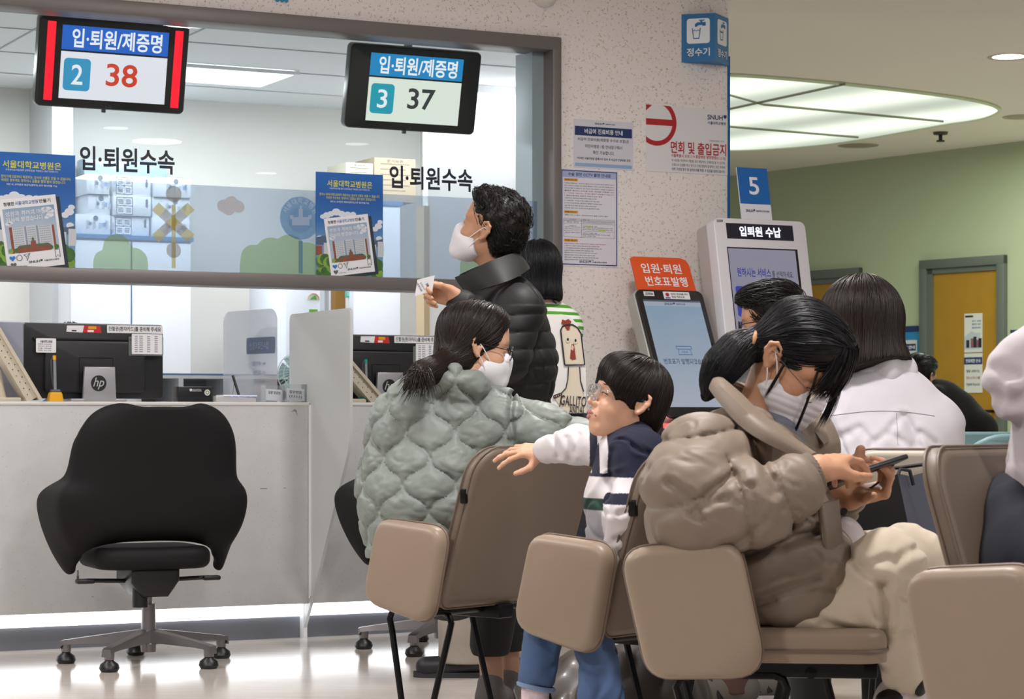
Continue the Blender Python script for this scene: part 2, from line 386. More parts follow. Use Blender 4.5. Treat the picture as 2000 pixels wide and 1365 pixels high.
# ------------------------------------------------------------ ceiling fittings
lb = thing('ceiling_lightbox', 'large oval translucent ceiling light panel above the green wall', 'ceiling light', Matrix.Translation((0, 0, 0)))
pix = [(1424, 143), (1540, 151), (1640, 160), (1740, 171), (1830, 182), (1890, 191), (1930, 200), (1950, 209), (1948, 216), (1925, 226), (1890, 233), (1848, 239), (1760, 255), (1680, 269), (1600, 280), (1500, 288), (1424, 290), (1330, 286), (1250, 274), (1190, 250), (1170, 220), (1190, 185), (1250, 160), (1330, 146)]
ZC = 2.92
op = [zhit(u, v, ZC) for u, v in pix]
_o = []
for i in range(len(op)):                         # rounder outline
    p0, p1, p2, p3 = op[i - 1], op[i], op[(i + 1) % len(op)], op[(i + 2) % len(op)]
    for t in (0, .25, .5, .75): _o.append(.5 * ((2 * p1) + (p2 - p0) * t + (2 * p0 - 5 * p1 + 4 * p2 - p3) * t * t + (3 * p1 - p0 - 3 * p2 + p3) * t ** 3))
op = _o
b = MB(); n = len(op)
b.add([(p.x, p.y, ZC - .012) for p in op], [list(range(n))], 0)
m_lb = emis('lightbox_panel', '#e6efdc', 1.0); nt = m_lb.node_tree; e = nt.nodes['Emission']
tc = nt.nodes.new('ShaderNodeTexCoord'); mp = nt.nodes.new('ShaderNodeMapping'); mp.inputs['Rotation'].default_value = (0, 0, R(52)); nt.links.new(tc.outputs['Object'], mp.inputs[0])
wv = nt.nodes.new('ShaderNodeTexWave'); wv.bands_direction = 'Y'; wv.inputs['Scale'].default_value = 0.30; wv.inputs['Distortion'].default_value = 0.6; nt.links.new(mp.outputs[0], wv.inputs[0])
mr = nt.nodes.new('ShaderNodeMapRange'); mr.inputs[3].default_value = 0.72; mr.inputs[4].default_value = 1.5; nt.links.new(wv.outputs[1], mr.inputs[0]); nt.links.new(mr.outputs[0], e.inputs[1])
part(lb, 'diffuser_panel', b, m_lb)
rim = MB(); rim.tube([(p.x, p.y, ZC - .01) for p in op], 0.012, 8, 0, True)
part(lb, 'rim', rim, mat('lightbox_rim', '#d9e6c9', 0.4))
br = MB()
for (a, c) in (((1424, 213), (1650, 164)), ((1490, 204), (1842, 237)), ((1420, 247), (1676, 268)), ((1300, 150), (1490, 204))):
    p, q = zhit(a[0], a[1], ZC - .02), zhit(c[0], c[1], ZC - .02); br.tube([(p.x, p.y, ZC - .02), (q.x, q.y, ZC - .02)], 0.008, 6)
part(lb, 'glazing_bar', br, mat('lightbox_bar', '#8a8d78', 0.5))
def downlight(u, v, z, r, lit, label, M=None):
    p = zhit(u, v, z)
    d = thing('downlight', label, 'ceiling light', Matrix.Translation((p.x, p.y, z)), 'recessed ceiling downlights')
    part(d, 'trim_ring', MB().lathe([(r, 0), (r * 1.28, -.004), (r * 1.3, -.001), (r * 1.28, 0.004)], n=32), mat('downlight_ring', '#b5aba0', 0.5))
    part(d, 'lens', MB().lathe([(0.0005, -.003), (r * .7, -.004), (r, -.001)], n=32), emis('lit_lens', '#fffdf6', 5.0) if lit else mat('unlit_lens', '#a39a8b', 0.4))
    return d
downlight(1970, 111, ZC, 0.093, True, 'lit round downlight at the top right beside the plain ceiling')
downlight(1676, 284, ZC, 0.12, False, 'unlit round downlight below the oval light panel')
downlight(1995, 228, ZC, 0.10, False, 'unlit round downlight right of the oval light panel, cut by the picture edge')
sp = zhit(1837, 258, ZC); s = thing('sprinkler', 'small dark ceiling sprinkler between the oval light and the green wall', 'sprinkler', Matrix.Translation(sp))
part(s, 'rose', MB().lathe([(.0005, -.02), (.05, -.018), (.055, 0)], n=20), mat('sprinkler_rose', '#4a463f', .5))
part(s, 'nozzle', MB().cyl((0, 0, -.06), (0, 0, -.015), .014).lathe([(.0005, -.07), (.03, -.07), (.03, -.06), (.0005, -.06)], n=16), mat('sprinkler_metal', '#2d2a26', .4, .5))
# lights of the hall that the glass mirrors
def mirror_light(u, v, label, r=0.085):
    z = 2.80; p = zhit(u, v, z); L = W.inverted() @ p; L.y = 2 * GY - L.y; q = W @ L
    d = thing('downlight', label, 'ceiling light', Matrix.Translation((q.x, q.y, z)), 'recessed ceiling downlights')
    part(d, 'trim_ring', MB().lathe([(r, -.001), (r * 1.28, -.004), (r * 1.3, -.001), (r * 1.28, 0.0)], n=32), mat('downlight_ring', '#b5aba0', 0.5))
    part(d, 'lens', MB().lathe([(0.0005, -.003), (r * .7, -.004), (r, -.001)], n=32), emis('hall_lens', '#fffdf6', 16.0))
mirror_light(227, 250, 'lit hall downlight mirrored in the glass above the left black heading')
mirror_light(520, 338, 'lit hall downlight mirrored in the glass left of the right blue poster')
mirror_light(697, 281, 'lit hall downlight mirrored in the glass under the right display')
dt = thing('smoke_detector', 'round white ceiling detector cut by the top edge of the wall', 'smoke detector', at(W, (hit(W, 1060, 0, WALLY).x, WALLY, hit(W, 1060, -12, WALLY).z)))
MX = Matrix.Rotation(R(90), 4, 'X').to_3x3()
part(dt, 'housing', MB().lathe([(.0005, .05), (.04, .048), (.056, .03), (.058, 0)], n=32, M=MX), mat('detector_white', '#e4dfd6', .5))
part(dt, 'grille', MB().lathe([(.0005, .056), (.02, .055), (.024, .047)], n=24, M=MX), mat('detector_grey', '#8a8580', .5))

# ------------------------------------------------------------ doors of the corridor
M_DOOR = mat('ochre_wood_door', '#a97f22', 0.45, var=(6, 0.10))
nt = M_DOOR.node_tree
def door(n, u0, u1, vtop_mid, w_leaf0, w_leaf1):
    x0 = hit(G, u0, 600).x; x1 = hit(G, u1, 600).x; zt = hit(G, (u0 + u1) / 2, vtop_mid).z
    e = bpy.data.objects.new('door_%d' % n, None); COL.objects.link(e); e.matrix_world = G; e['kind'] = 'structure'
    f = MB(); t = 0.07
    f.box(x0, x0 + t, -.05, 0.0, 0, zt, 0, .004).box(x1 - t, x1, -.05, 0.0, 0, zt, 0, .004).box(x0, x1, -.051, 0.0, zt - t, zt, 0, .004)
    f.box(x0 + t, x0 + t + .05, -.03, 0.0, 0, zt - t).box(x0 + t, x1 - t, -.03, 0, zt - t - .04, zt - t)
    part(e, 'door_frame', f, M_DFRAME)
    part(e, 'door_leaf', MB().box(x0 + t + .05, x1 - t, -.012, -.002, 0.01, zt - t - .04), M_DOOR)
    return e, x0, x1, zt
d2, dx0, dx1, dzt = door(2, 1803, 1968, 503.5, 0, 0)
hz_ = hit(G, 1957, 803).z
part(d2, 'door_handle', MB().cyl((dx1 - .12, -.012, hz_), (dx1 - .12, -.06, hz_), .012).box(dx1 - .27, dx1 - .1, -.075, -.055, hz_ - .012, hz_ + .012, 0, .005), mat('dark_handle', '#2f2a22', .4, .6))
door(1, 1560, 1685, 527, 0, 0)
# ============================================================ SERVICE COUNTER AND WHAT STANDS ON IT
def stone():
    m = mat('grey_stone_panel', '#cbc6c1', 0.5); nt = m.node_tree; b = nt.nodes['Principled BSDF']; tc = nt.nodes.new('ShaderNodeTexCoord')
    n = nt.nodes.new('ShaderNodeTexNoise'); n.inputs['Scale'].default_value = 9; n.inputs['Detail'].default_value = 8; n.inputs['Roughness'].default_value = .7
    v = nt.nodes.new('ShaderNodeTexVoronoi'); v.inputs['Scale'].default_value = 55; v.inputs['Randomness'].default_value = 1
    nt.links.new(tc.outputs['Object'], n.inputs['Vector']); nt.links.new(tc.outputs['Object'], v.inputs['Vector'])
    mx = nt.nodes.new('ShaderNodeMix'); mx.data_type = 'RGBA'; mx.inputs[6].default_value = lin('#b8b7b6'); mx.inputs[7].default_value = lin('#d0d0d0'); nt.links.new(n.outputs[0], mx.inputs[0])
    mr = nt.nodes.new('ShaderNodeMapRange'); mr.inputs[1].default_value = .06; mr.inputs[2].default_value = .12; nt.links.new(v.outputs[0], mr.inputs[0])
    m2 = nt.nodes.new('ShaderNodeMix'); m2.data_type = 'RGBA'; m2.inputs[6].default_value = lin('#a3a09d'); nt.links.new(mx.outputs[2], m2.inputs[7]); nt.links.new(mr.outputs[0], m2.inputs[0])
    nt.links.new(m2.outputs[2], b.inputs['Base Color']); return m
CT = hit(W, 300, 784.5, 0).z                     # counter height
XL = -1.6; XR = xr - 0.02
pb = hit(W, 300, 1190.5, 0).z
sm = MB()                                        # chipped patches on the front
for u, v, w, hh in ((515, 954, 26, 4), (556, 953, 8, 3), (340, 1149, 3, 3), (181, 1165, 6, 3)):
    p = hit(W, u, v, 0); sm.poly([(p.x + dx * w / 900, p.z + dz * hh / 900) for dx, dz in ((-.5, -.4), (.5, -.5), (.45, .5), (-.5, .4))], -.0006, 0)
p = hit(W, 576, 806, 0); sm.poly([(p.x - .016, p.z + .001), (p.x - .002, p.z + .014), (p.x + .006, p.z + .01), (p.x + .011, p.z - .014), (p.x + .004, p.z + .002), (p.x - .004, p.z + .007)], -.0006, 0)
kz = hit(W, 300, 1214, 0.10).z
XD = wx(608, 0.0)                                # the divider stands between the two counters
for a0, a1, lab in ((XL, XD - .008, 'left pale stone counter, behind the lone office chair'), (XD + .008, XR, 'right pale stone counter, behind the people at the window')):
    ct = thing('service_counter', lab, 'counter', W, 'pale stone service counters')
    part(ct, 'front_panel', MB().box(a0, a1, 0.0, 0.04, pb, CT - .012, 0, .003), stone() if 'grey_stone_panel' not in _mats else _mats['grey_stone_panel'])
    part(ct, 'worktop', MB().box(a0, a1, -.004, 0.78, CT - .014, CT, 0, .004), mat('worktop_pale', '#dfdcd8', 0.4))
    if a0 == XL: part(ct, 'stain', sm, mat('panel_chip', '#94887c', .8), 'chipped brown patches')
    part(ct, 'kick_plate', MB().box(a0, a1, 0.10, 0.12, 0.0, kz), mat('kick_plate_metal', '#83868f', 0.35, 0.55))
    part(ct, 'light_strip', MB().box(a0, a1, 0.085, 0.11, kz, pb + .01), emis('strip_light', '#fbfdff', 4.2), 'glowing white strip')
    part(ct, 'carcass', MB().box(a0, a1, 0.12, 0.74, 0.0, CT - .016), mat('counter_carcass', '#bdbab6', .7))
# divider wing: translucent white sheet, perpendicular to the counter
def divider(u0, name, label):
    x = wx(u0, 0.0)
    D = at(W, (x, 0, 0)); t = thing(name, label, 'divider', D)
    zt = 1.252; prof = [(-.394, zt - .03), (-.388, zt - .008), (-.37, zt), (.19, zt), (.206, zt - .008), (.212, zt - .03), (.212, CT + .002), (-.004, CT + .002), (.004, pb + .02), (.098, pb - .02), (.098, 0.004), (.085, .004)]
    n = len(prof)
    prof += [(-.06, .22), (-.2, .45), (-.37, .72), (-.388, .78)]
    b = MB(); v = [(-.006, a, z) for a, z in prof] + [(.006, a, z) for a, z in prof]; k = len(prof)
    b.add(v, [tuple(range(k)), tuple(range(k, 2 * k))[::-1]] + [(i, i + k, (i + 1) % k + k, (i + 1) % k) for i in range(k)])
    part(t, 'sheet', b, glassy('milky_acrylic', '#ffffff', 0.93, 0.2, 0.5, '#eef0f0'), sharp=30)
    part(t, 'wall_bracket', MB().box(-.012, .010, -.014, -.002, pb + .03, CT - .01).box(-.0075, .0075, .06, .098, 0.0, pb), mat('milky_bracket', '#eceef0', .4))
    return t
divider(608, 'counter_divider', 'tall white translucent divider wing tapering to the floor between two counter places')
# clear screen standing on the desk behind the counter
M_ACR = glassy('clear_acrylic', '#f4f6fa', 0.30, 0.05, 0.5, '#eef1f6')
def desk_screen():
    a = hit(W, 436, 640, 0.62); c = hit(W, 541, 640, 0.20)
    t = thing('acrylic_screen', 'clear rounded acrylic screen standing on the counter between monitor and divider', 'screen', W)
    dx = (c.x - a.x); dy = .20 - .62
    zt = 1.275
    o = rrect(0, 1, CT, zt, .06, 6); L = math.hypot(dx, dy)
    b = MB(); pts = rrect(0, L, CT + .001, zt, (.002, .002, .05, .05), 6)
    f = lambda s: (a.x + dx * s / L, .62 + dy * s / L)
    v = [(f(s)[0], f(s)[1], z) for s, z in pts] + [(f(s)[0] + .003, f(s)[1] + .004, z) for s, z in pts]; k = len(pts)
    b.add(v, [tuple(range(k)), tuple(range(k, 2 * k))[::-1]] + [(i, i + k, (i + 1) % k + k, (i + 1) % k) for i in range(k)])
    part(t, 'sheet', b, M_ACR)
    fn = lambda x, y, z: (f(x)[0] - .002, f(x)[1] - .002, z)
    g = MB(); g.prism(rrect(.19, L - .012, 1.10, 1.165, .008), 0, .001, 0, fn=fn)
    g.text('접수진료비정산', L * .68, 1.132, .15, .03, -.001, 1, .01, fn=fn, mirror=True)
    for s_, z_ in (('4A, 4B 병동', 1.062), ('5A, 5B 병동', 1.027), ('심장재단', .992)): g.text(s_, L * .68, z_, .10, .02, 0, 2, .005, fn=fn, mirror=True)
    part(t, 'lettering', g, [glassy('acrylic_label', '#b5bcca', .45, .1, 0, '#a7afbf'), glassy('acrylic_label_text', '#e8ebf2', .6, .1, 0, '#e0e4ee'), glassy('acrylic_text', '#9aa2b2', .7, .1, 0, '#99a1b2')])
desk_screen()

# ---- monitors seen from behind
M_BLK = mat('monitor_black', '#1d1d20', 0.45, bump=(300, .08)); M_BLK2 = mat('monitor_black_groove', '#0b0b0c', 0.5)
M_SIL = mat('stand_silver', '#a7a7ab', 0.42, 0.5, bump=(14, .1)); M_WHT = mat('paper_white', '#e9e9ec', 0.7); M_INK = mat('ink', '#22242c', 0.7)
M_TAPE = glassy('clear_tape', '#eaf2ee', 0.25, 0.1, 0.8, '#dfe8e4'); M_REDP = mat('print_red', '#c4242c', .6); M_YEL = mat('print_yellow', '#e2a21c', .6)
M_NAVY = mat('print_navy', '#1f3468', .6); M_BLUE = mat('print_blue', '#1b5fae', .6)
def monitor(ul, ur, vt, y, label):
    a = hit(W, ul, 700, y); c = hit(W, ur, 700, y); zt = hit(W, (ul + ur) / 2, vt, y).z
    w = (c.x - a.x); cx = (a.x + c.x) / 2
    T = at(W, (cx, y, CT)); t = thing('monitor', label, 'monitor', T, 'monitors on the counter'); h = zt - CT
    z0 = .012
    b = MB(); b.prism(rrect(-w / 2, w / 2, z0, h, .012, 4), 0.0, .035, 0, .006, 2)
    b.prism(rrect(-w * .36, w * .36, z0 + .02, h - .06, .02, 4), -.022, 0, 0, .012, 3)
    part(t, 'back_shell', b, M_BLK)
    g = MB(); g.box(-w * .44, w * .40, -.0235, 0.002, h - .062, h - .056).box(w * .36, w * .43, -.001, .001, h * .55, h * .56)
    for r in ((-w * .12, w * .12, h * .16, h * .56),): g.tube([(r[0], -.0225, r[2]), (r[0], -.0225, r[3]), (r[1], -.0225, r[3]), (r[1], -.0225, r[2])], .0015, 4)
    g.box(w * .14, w * .25, -.023, -.021, z0 + .022, z0 + .09)
    part(t, 'groove', g, M_BLK2)
    part(t, 'bezel', MB().prism(rrect(-w / 2, w / 2, z0 + .001, h + .002, .012, 4), .03, .04, 0, .002), mat('monitor_bezel', '#8c9094', .3, .5))
    s = MB(); s.prism([(-w * .115, 0), (w * .125, 0), (w * .115, h * .445), (-w * .10, h * .445)], -.06, -.045, 0, .004)
    s.box(-w * .2, w * .2, -.06, .14, 0, .012, 0, .004)
    st = part(t, 'stand', s, M_SIL)
    lg = MB(); lg.poly(circ(-.002, h * .235, .0295, 32), -.0612, 0)
    lg.text('hp', -.002, h * .232, .042, .044, -.0618, 1, .0, .35)
    part(st, 'logo', lg, [mat('logo_black', '#151517', .5), mat('logo_silver', '#b9b9bd', .4)])
    lb_ = MB(); x0, x1, zz0, zz1 = -w * .425, -w * .285, h * .62, h * .80
    lb_.prism(rrect(x0, x1, zz0, zz1, .004, 3), -.0245, -.0225, 0).text('서울대학교병원', (x0 + x1) / 2, zz1 - .012, (x1 - x0) * .62, .010, -.0248, 1, .02)
    for k, s_ in enumerate(('등록번호  A1402000276', '관리부서  원무1팀', '모델  27EA80', '도입일  2015.12.04')): lb_.text(s_, x0 + .032, zz1 - .0215 - k * .0078, .050, .0048, -.0248, 1, .01)
    part(t, 'asset_sticker', lb_, [M_WHT, M_INK], 'small white asset sticker')
    p1 = MB(); p1.prism(rrect(w * .09, w * .495, h * .885, h * .985, .002, 2), -.002, -.0005, 0).text('진찰권(환자카드)를 준비해 주세요', w * .29, h * .935, w * .38, .020, -.0026, 1, .015)
    part(t, 'notice_strip', p1, [M_WHT, M_INK], 'white taped notice strip')
    p2 = MB(); x0, x1, zz0, zz1 = w * .255, w * .475, h * .615, h * .875
    p2.prism(rrect(x0, x1, zz0, zz1, .002, 2), -.026, -.0245, 0)
    p2.prism(rrect(x0 - .012, x1 + .006, zz0 - .006, zz1 - .01, .004, 2), -.0243, -.0235, 2)
    for k in range(9):
        z = zz1 - .010 - k * .0072
        for j, (q, ww) in enumerate(((.14, .1), (.3, .12), (.55, .1), (.8, .1))): p2.box(x0 + (x1 - x0) * (q - ww / 2), x0 + (x1 - x0) * (q + ww / 2), -.0266, -.026, z, z + .0028, 1)
    part(t, 'phone_list', p2, [M_WHT, mat('ink_grey', '#77798a', .7), M_TAPE], 'taped white list')
    p3 = MB(); x0, x1, z_ = -w * .20, w * .05, h * .925
    p3.prism([(x0, z_ - .01), (x0 + w * .115, z_ - .012), (x0 + w * .125, z_ + .014), (x0 + .002, z_ + .013)], -.0015, -.0005, 0).prism([(x0 + w * .115, z_ - .012), (x1, z_ - .013), (x1 - .004, z_ + .013), (x0 + w * .125, z_ + .014)], -.0015, -.0005, 1)
    p3.box(x0 + w * .155, x1 - .02, -.0022, -.0015, z_ + .001, z_ + .012, 2).box(x0 + w * .15, x1 - .03, -.0022, -.0015, z_ - .01, z_ - .002, 0).box(x0 + .02, x0 + .038, -.0022, -.0015, z_ - .008, z_ - .003, 3)
    part(t, 'torn_sticker', p3, [M_WHT, M_REDP, M_YEL, M_INK], 'torn white and red sticker')
    return t
monitor(46, 319, 632, 0.16, 'black desktop monitor from behind at the left counter place beside the yellow pen stand')
monitor(634, 862, 654, 0.16, 'black desktop monitor from behind, half hidden by the divider and the woman in green')

# ---- pen stands
def pen_stand(u, col, label):
    x = wx(u, .05); T = at(W, (x, .05, CT)); t = thing('pen_stand', label, 'pen stand', T, 'pens on stands on the counter')
    b = MB(); b.prism([(-.028, 0), (.026, 0), (.021, .028), (.017, .034), (-.018, .034), (-.022, .028)], -.022, .022, 0, .004, back=True)
    part(t, 'base', b, mat('pen_base_' + col[1:], col, .45))
    part(t, 'socket', MB().box(-.018, .017, -.015, .015, .033, .044, 0, .004), mat('socket_grey', '#55585c', .4))
    p = part(t, 'pen', MB().cyl((0, 0, .035), (-.002, .002, .155), .0055), mat('clear_pen', '#8d9298', .25))
    part(p, 'pen_cap', MB().cyl((-.002, .002, .152), (-.0026, .0026, .168), .0062), mat('pen_cap_' + col[1:], col, .4))
    part(t, 'coil_cord', MB().tube([(-.003 + .0, .006, .168), (-.012, .01, .15), (-.010, .012, .11), (-.004, .014, .06), (.012, .02, .03), (.035, .02, .008)], .0035, 6), mat('cord_grey', '#4a4d52', .4))
pen_stand(108, '#e8a91a', 'clear pen with yellow cap upright on a yellow stand before the left monitor')
pen_stand(716, '#1f9a94', 'clear pen with teal cap on a teal stand right of the divider')
# ---- tilted perforated card trays (backs of desk signs)
def tray(u0, v0, u1, v1, label, u_first=None):
    """beige perforated easel panel leaning down to the right, side on"""
    y = .03; a = hit(W, u0, v0, y); c = hit(W, u1, v1, y)
    t = thing('desk_easel', label, 'easel', W, 'beige easels on the counter')
    d = Vector((c.x - a.x, 0, c.z - a.z)); L = d.length; d.normalize(); nrm = Vector((d.z, 0, -d.x))          # nrm points down-left
    if nrm.x > 0: nrm = -nrm
    def q(s, k, yy): p = Vector((a.x, yy, a.z)) + d * s + nrm * k; return (p.x, p.y, p.z)
    b = MB()
    def slab(k0, k1, y0, y1, s0, s1, m): 
        v = [q(s, k, yy) for yy in (y0, y1) for s, k in ((s0, k0), (s1, k0), (s1, k1), (s0, k1))]
        b.add(v, [(0, 3, 2, 1), (4, 5, 6, 7), (0, 1, 5, 4), (1, 2, 6, 5), (2, 3, 7, 6), (3, 0, 4, 7)], m)
    slab(0, .012, -.012, .09, 0, L, 0); slab(.012, .05, .0, .085, 0, L - .012, 0)
    part(t, 'panel', b, [mat('easel_beige', '#c9c0ac', .5)])
    h = MB(); k = 0; s = .03
    while s < L - .03:
        for j, kk in enumerate((.021, .037)):
            p = Vector(q(s + (j * .012), kk, -.0006)); h.add([(p.x + math.cos(2 * PI * i / 8) * .0022, p.y, p.z + math.sin(2 * PI * i / 8) * .0022) for i in range(8)], [tuple(range(8))])
        s += .026
    part(t, 'perforation', h, mat('hole_dark', '#2a2722', .8))
    part(t, 'foot', MB().box(c.x - .17, c.x - .07, .01, .09, CT, CT + .014, 0, .003).cyl((c.x - .13, .05, CT + .01), (c.x - .15, .05, CT + .11), .016), mat('easel_foot', '#c4bba6', .5))
tray(-46, 570, 76, 778, 'beige perforated easel leaning at the far left end of the counter')
tray(668, 690, 744, 778, 'beige perforated easel right of the divider, before the second monitor')
# file pouch behind the left easel
b = MB(); p0 = hit(W, -20, 700, .12); p1 = hit(W, 45, 700, .12); z1 = hit(W, 20, 627, .12).z
pt_ = thing('document_holder', 'clear plastic document holder left of the first monitor', 'document holder', W)
part(pt_, 'sheet', MB().prism(rrect(p0.x, p1.x, CT + .001, z1 - .004, .004, 3), .121, .124), mat('holder_paper', '#dfe1e8', .7))
part(pt_, 'sleeve', MB().prism(rrect(p0.x - .01, p1.x + .002, CT, z1, .006, 3), .118, .120), glassy('holder_sleeve', '#f6f7fb', .08, .05, .7, '#eef0f6'))
# black cube, router with stylus, card holders, desk fan
p0 = hit(W, 348, 780, .10); p1 = hit(W, 414, 780, .10); zt = hit(W, 380, 755, .10).z
kb = thing('card_box', 'small black box with a round colour seal on the counter', 'box', at(W, ((p0.x + p1.x) / 2, .10, CT))); w = (p1.x - p0.x) / 2; h = zt - CT
part(kb, 'body', MB().prism([(-w, 0), (w, 0), (w * .98, h), (-w * .97, h)], 0, .06, 0, .003), mat('box_black', '#17181b', .35))
sl = MB(); sl.poly(circ(w * .72, h * .62, .0115, 24), -.0008, 0).poly(circ(w * .72, h * .62, .008, 24), -.0012, 1).poly(circ(w * .72, h * .62, .004, 20), -.0016, 0)
sl.box(-w * .32, -w * .18, -.001, 0, h * .70, h * .86, 0); sl.text('SEOUL NATIONAL', w * .1, h * .80, .034, .004, -.001, 0, .01); sl.text('UNIVERSITY HOSPITAL', w * .12, h * .72, .038, .004, -.001, 0, .01)
part(kb, 'seal', sl, [mat('seal_white', '#d8d9da', .5), mat('seal_olive', '#8a8f6a', .5)], 'round printed seal')
p0 = hit(W, 422, 780, .07); p1 = hit(W, 500, 780, .07); w = (p1.x - p0.x) / 2
rt = thing('signature_pad', 'white flat signature pad with blue lights and black pen on the counter', 'signature pad', at(W, ((p0.x + p1.x) / 2, .07, CT)))
part(rt, 'base', MB().prism([(-w, 0), (w, 0), (w, .016), (-w * .6, .024), (-w, .024)], 0, .09, 0, .003, back=True), mat('pad_silver', '#c3c2c0', .35, .3))
part(rt, 'top_plate', MB().box(-w * .62, w * 1.05, -.004, .09, .0215, .027, 0, .002), mat('pad_white', '#e3e6ee', .25))
lt = MB()
for k in range(4): lt.box(-w * .25 + k * w * .31, -w * .25 + k * w * .31 + .005, -.0046, -.004, .0195, .0225)
part(rt, 'indicator_light', lt, emis('blue_led', '#6f86ff', 2.2))
pn = part(rt, 'pen', MB().cyl((w * .28, .03, .026), (w * .06, .05, .102), .0052), mat('pen_black', '#101013', .35))
part(pn, 'pen_cord', MB().tube([(w * .12, .04, .085), (w * .0, .03, .05), (-w * .05, .03, .028)], .0009, 5), M_INK)
def card_holder(u0, u1, vt, y, txt, label, mir):
    p0 = hit(W, u0, 780, y); p1 = hit(W, u1, 780, y); zt = hit(W, u0, vt, y).z; w = (p1.x - p0.x) / 2; h = zt - CT
    t = thing('card_holder', label, 'card holder', at(W, ((p0.x + p1.x) / 2, y, CT)), 'clear card holders by the divider')
    M_CL = glassy('clear_box', '#fafbfc', 0.05, 0.03, 0.5, '#f2f4f6')
    b = MB(); b.box(-w, w, 0, .002, 0, h).box(-w, w, .05, .052, 0, h).box(-w, -w + .002, 0, .05, 0, h).box(w - .002, w, 0, .05, 0, h).box(-w, w, 0, .052, 0, .002)
    part(t, 'case', b, M_CL)
    c = MB(); c.prism([(-w * .9, .008), (w * .9, .004), (w * .86, h * .72), (-w * .94, h * .78)], .010, .011, 0)
    for k, s_ in enumerate(txt): c.text(s_, 0, h * (.56 - .26 * k), w * 1.25, .012, .0092, 1, .015, rot=-5, mirror=mir)
    part(t, 'card', c, [M_WHT, M_INK], 'white printed card')
card_holder(519, 556, 752, .06, ['번호표 발급'], 'left clear card holder showing a reversed card, beside the divider', True)
card_holder(559, 599, 750, .03, ['접수번호', '(1111)'], 'right clear card holder with tilted white card, touching the divider', False)
ff = hit(W, 566, 730, .55); fn_ = thing('desk_fan', 'small pale desk fan with wire guard partly behind the divider', 'fan', at(W, (ff.x + .03, .55, CT)))
g = MB(); cz = ff.z - CT; r = .085
for k in range(30):
    a = 2 * PI * k / 30
    g.tube([(math.cos(a + .5 * q) * r * q, -.03 * (1 - q * q) - .004, cz + math.sin(a + .5 * q) * r * q) for q in (.22, .45, .7, .9, 1.0)], .0012, 4)
for q, yy in ((.45, -.028), (.75, -.018), (1, -.004)): g.tube([(math.cos(2 * PI * k / 36) * r * q, yy, cz + math.sin(2 * PI * k / 36) * r * q) for k in range(36)], .0018, 5, 0, True)
part(fn_, 'guard', g, mat('fan_guard', '#d9e4e2', .35))
bl = MB()
for k in range(5):
    a = 2 * PI * k / 5
    bl.grid(lambda i, j, a=a: (math.cos(a + i * 1.0) * r * (.2 + .7 * j), .01 + .02 * (i - .5), cz + math.sin(a + i * 1.0) * r * (.2 + .7 * j)), 5, 4)
part(fn_, 'blade', bl, mat('fan_blade', '#a9cbc9', .3))
part(fn_, 'hub', MB().cyl((0, -.035, cz), (0, .05, cz), .022, .026, 20), mat('fan_hub', '#cfd5d6', .2, .5))
part(fn_, 'stand', MB().tube([(0, .04, cz), (0, .06, cz - .06), (0, .05, .02)], .012, 10).cyl((0, .04, 0), (0, .04, .018), .07, .06, 24), mat('fan_stand', '#d5d9da', .4))

# ============================================================ BACK OFFICE
M_CAB = mat('cabinet_white', '#e3e7ee', 0.5); M_LINE = mat('cabinet_blue_edge', '#5a86b8', .5)
CY = 2.35
def cabinet(u0, u1, vt, y, dep, label, doors, col=M_CAB):
    x0 = hit(W, u0, 600, y).x; x1 = hit(W, u1, 600, y).x; z = hit(W, (u0 + u1) / 2, vt, y).z
    t = thing('cabinet', label, 'cabinet', at(W, (x0, y, 0))); w = x1 - x0
    part(t, 'carcass', MB().box(0, w, .012, dep, 0, z), col)
    part(t, 'top_board', MB().box(-.01, w + .01, -.004, dep, z, z + .02), M_LINE)
    dw = w / doors
    for k in range(doors): part(t, 'door', MB().box(k * dw + .004, (k + 1) * dw - .004, 0, .012, .05, z - .01, 0, .002), col)
    if doors > 1: part(t, 'door_gap', MB().box(dw - .004, dw + .004, .006, .0115, .05, z - .01), M_LINE)
    return t, x0, x1, z + .02
cb, cx0, cx1, cz1 = cabinet(137, 374, 468, CY, .5, 'white double-door cabinet behind the left monitor with cartons on top', 2)
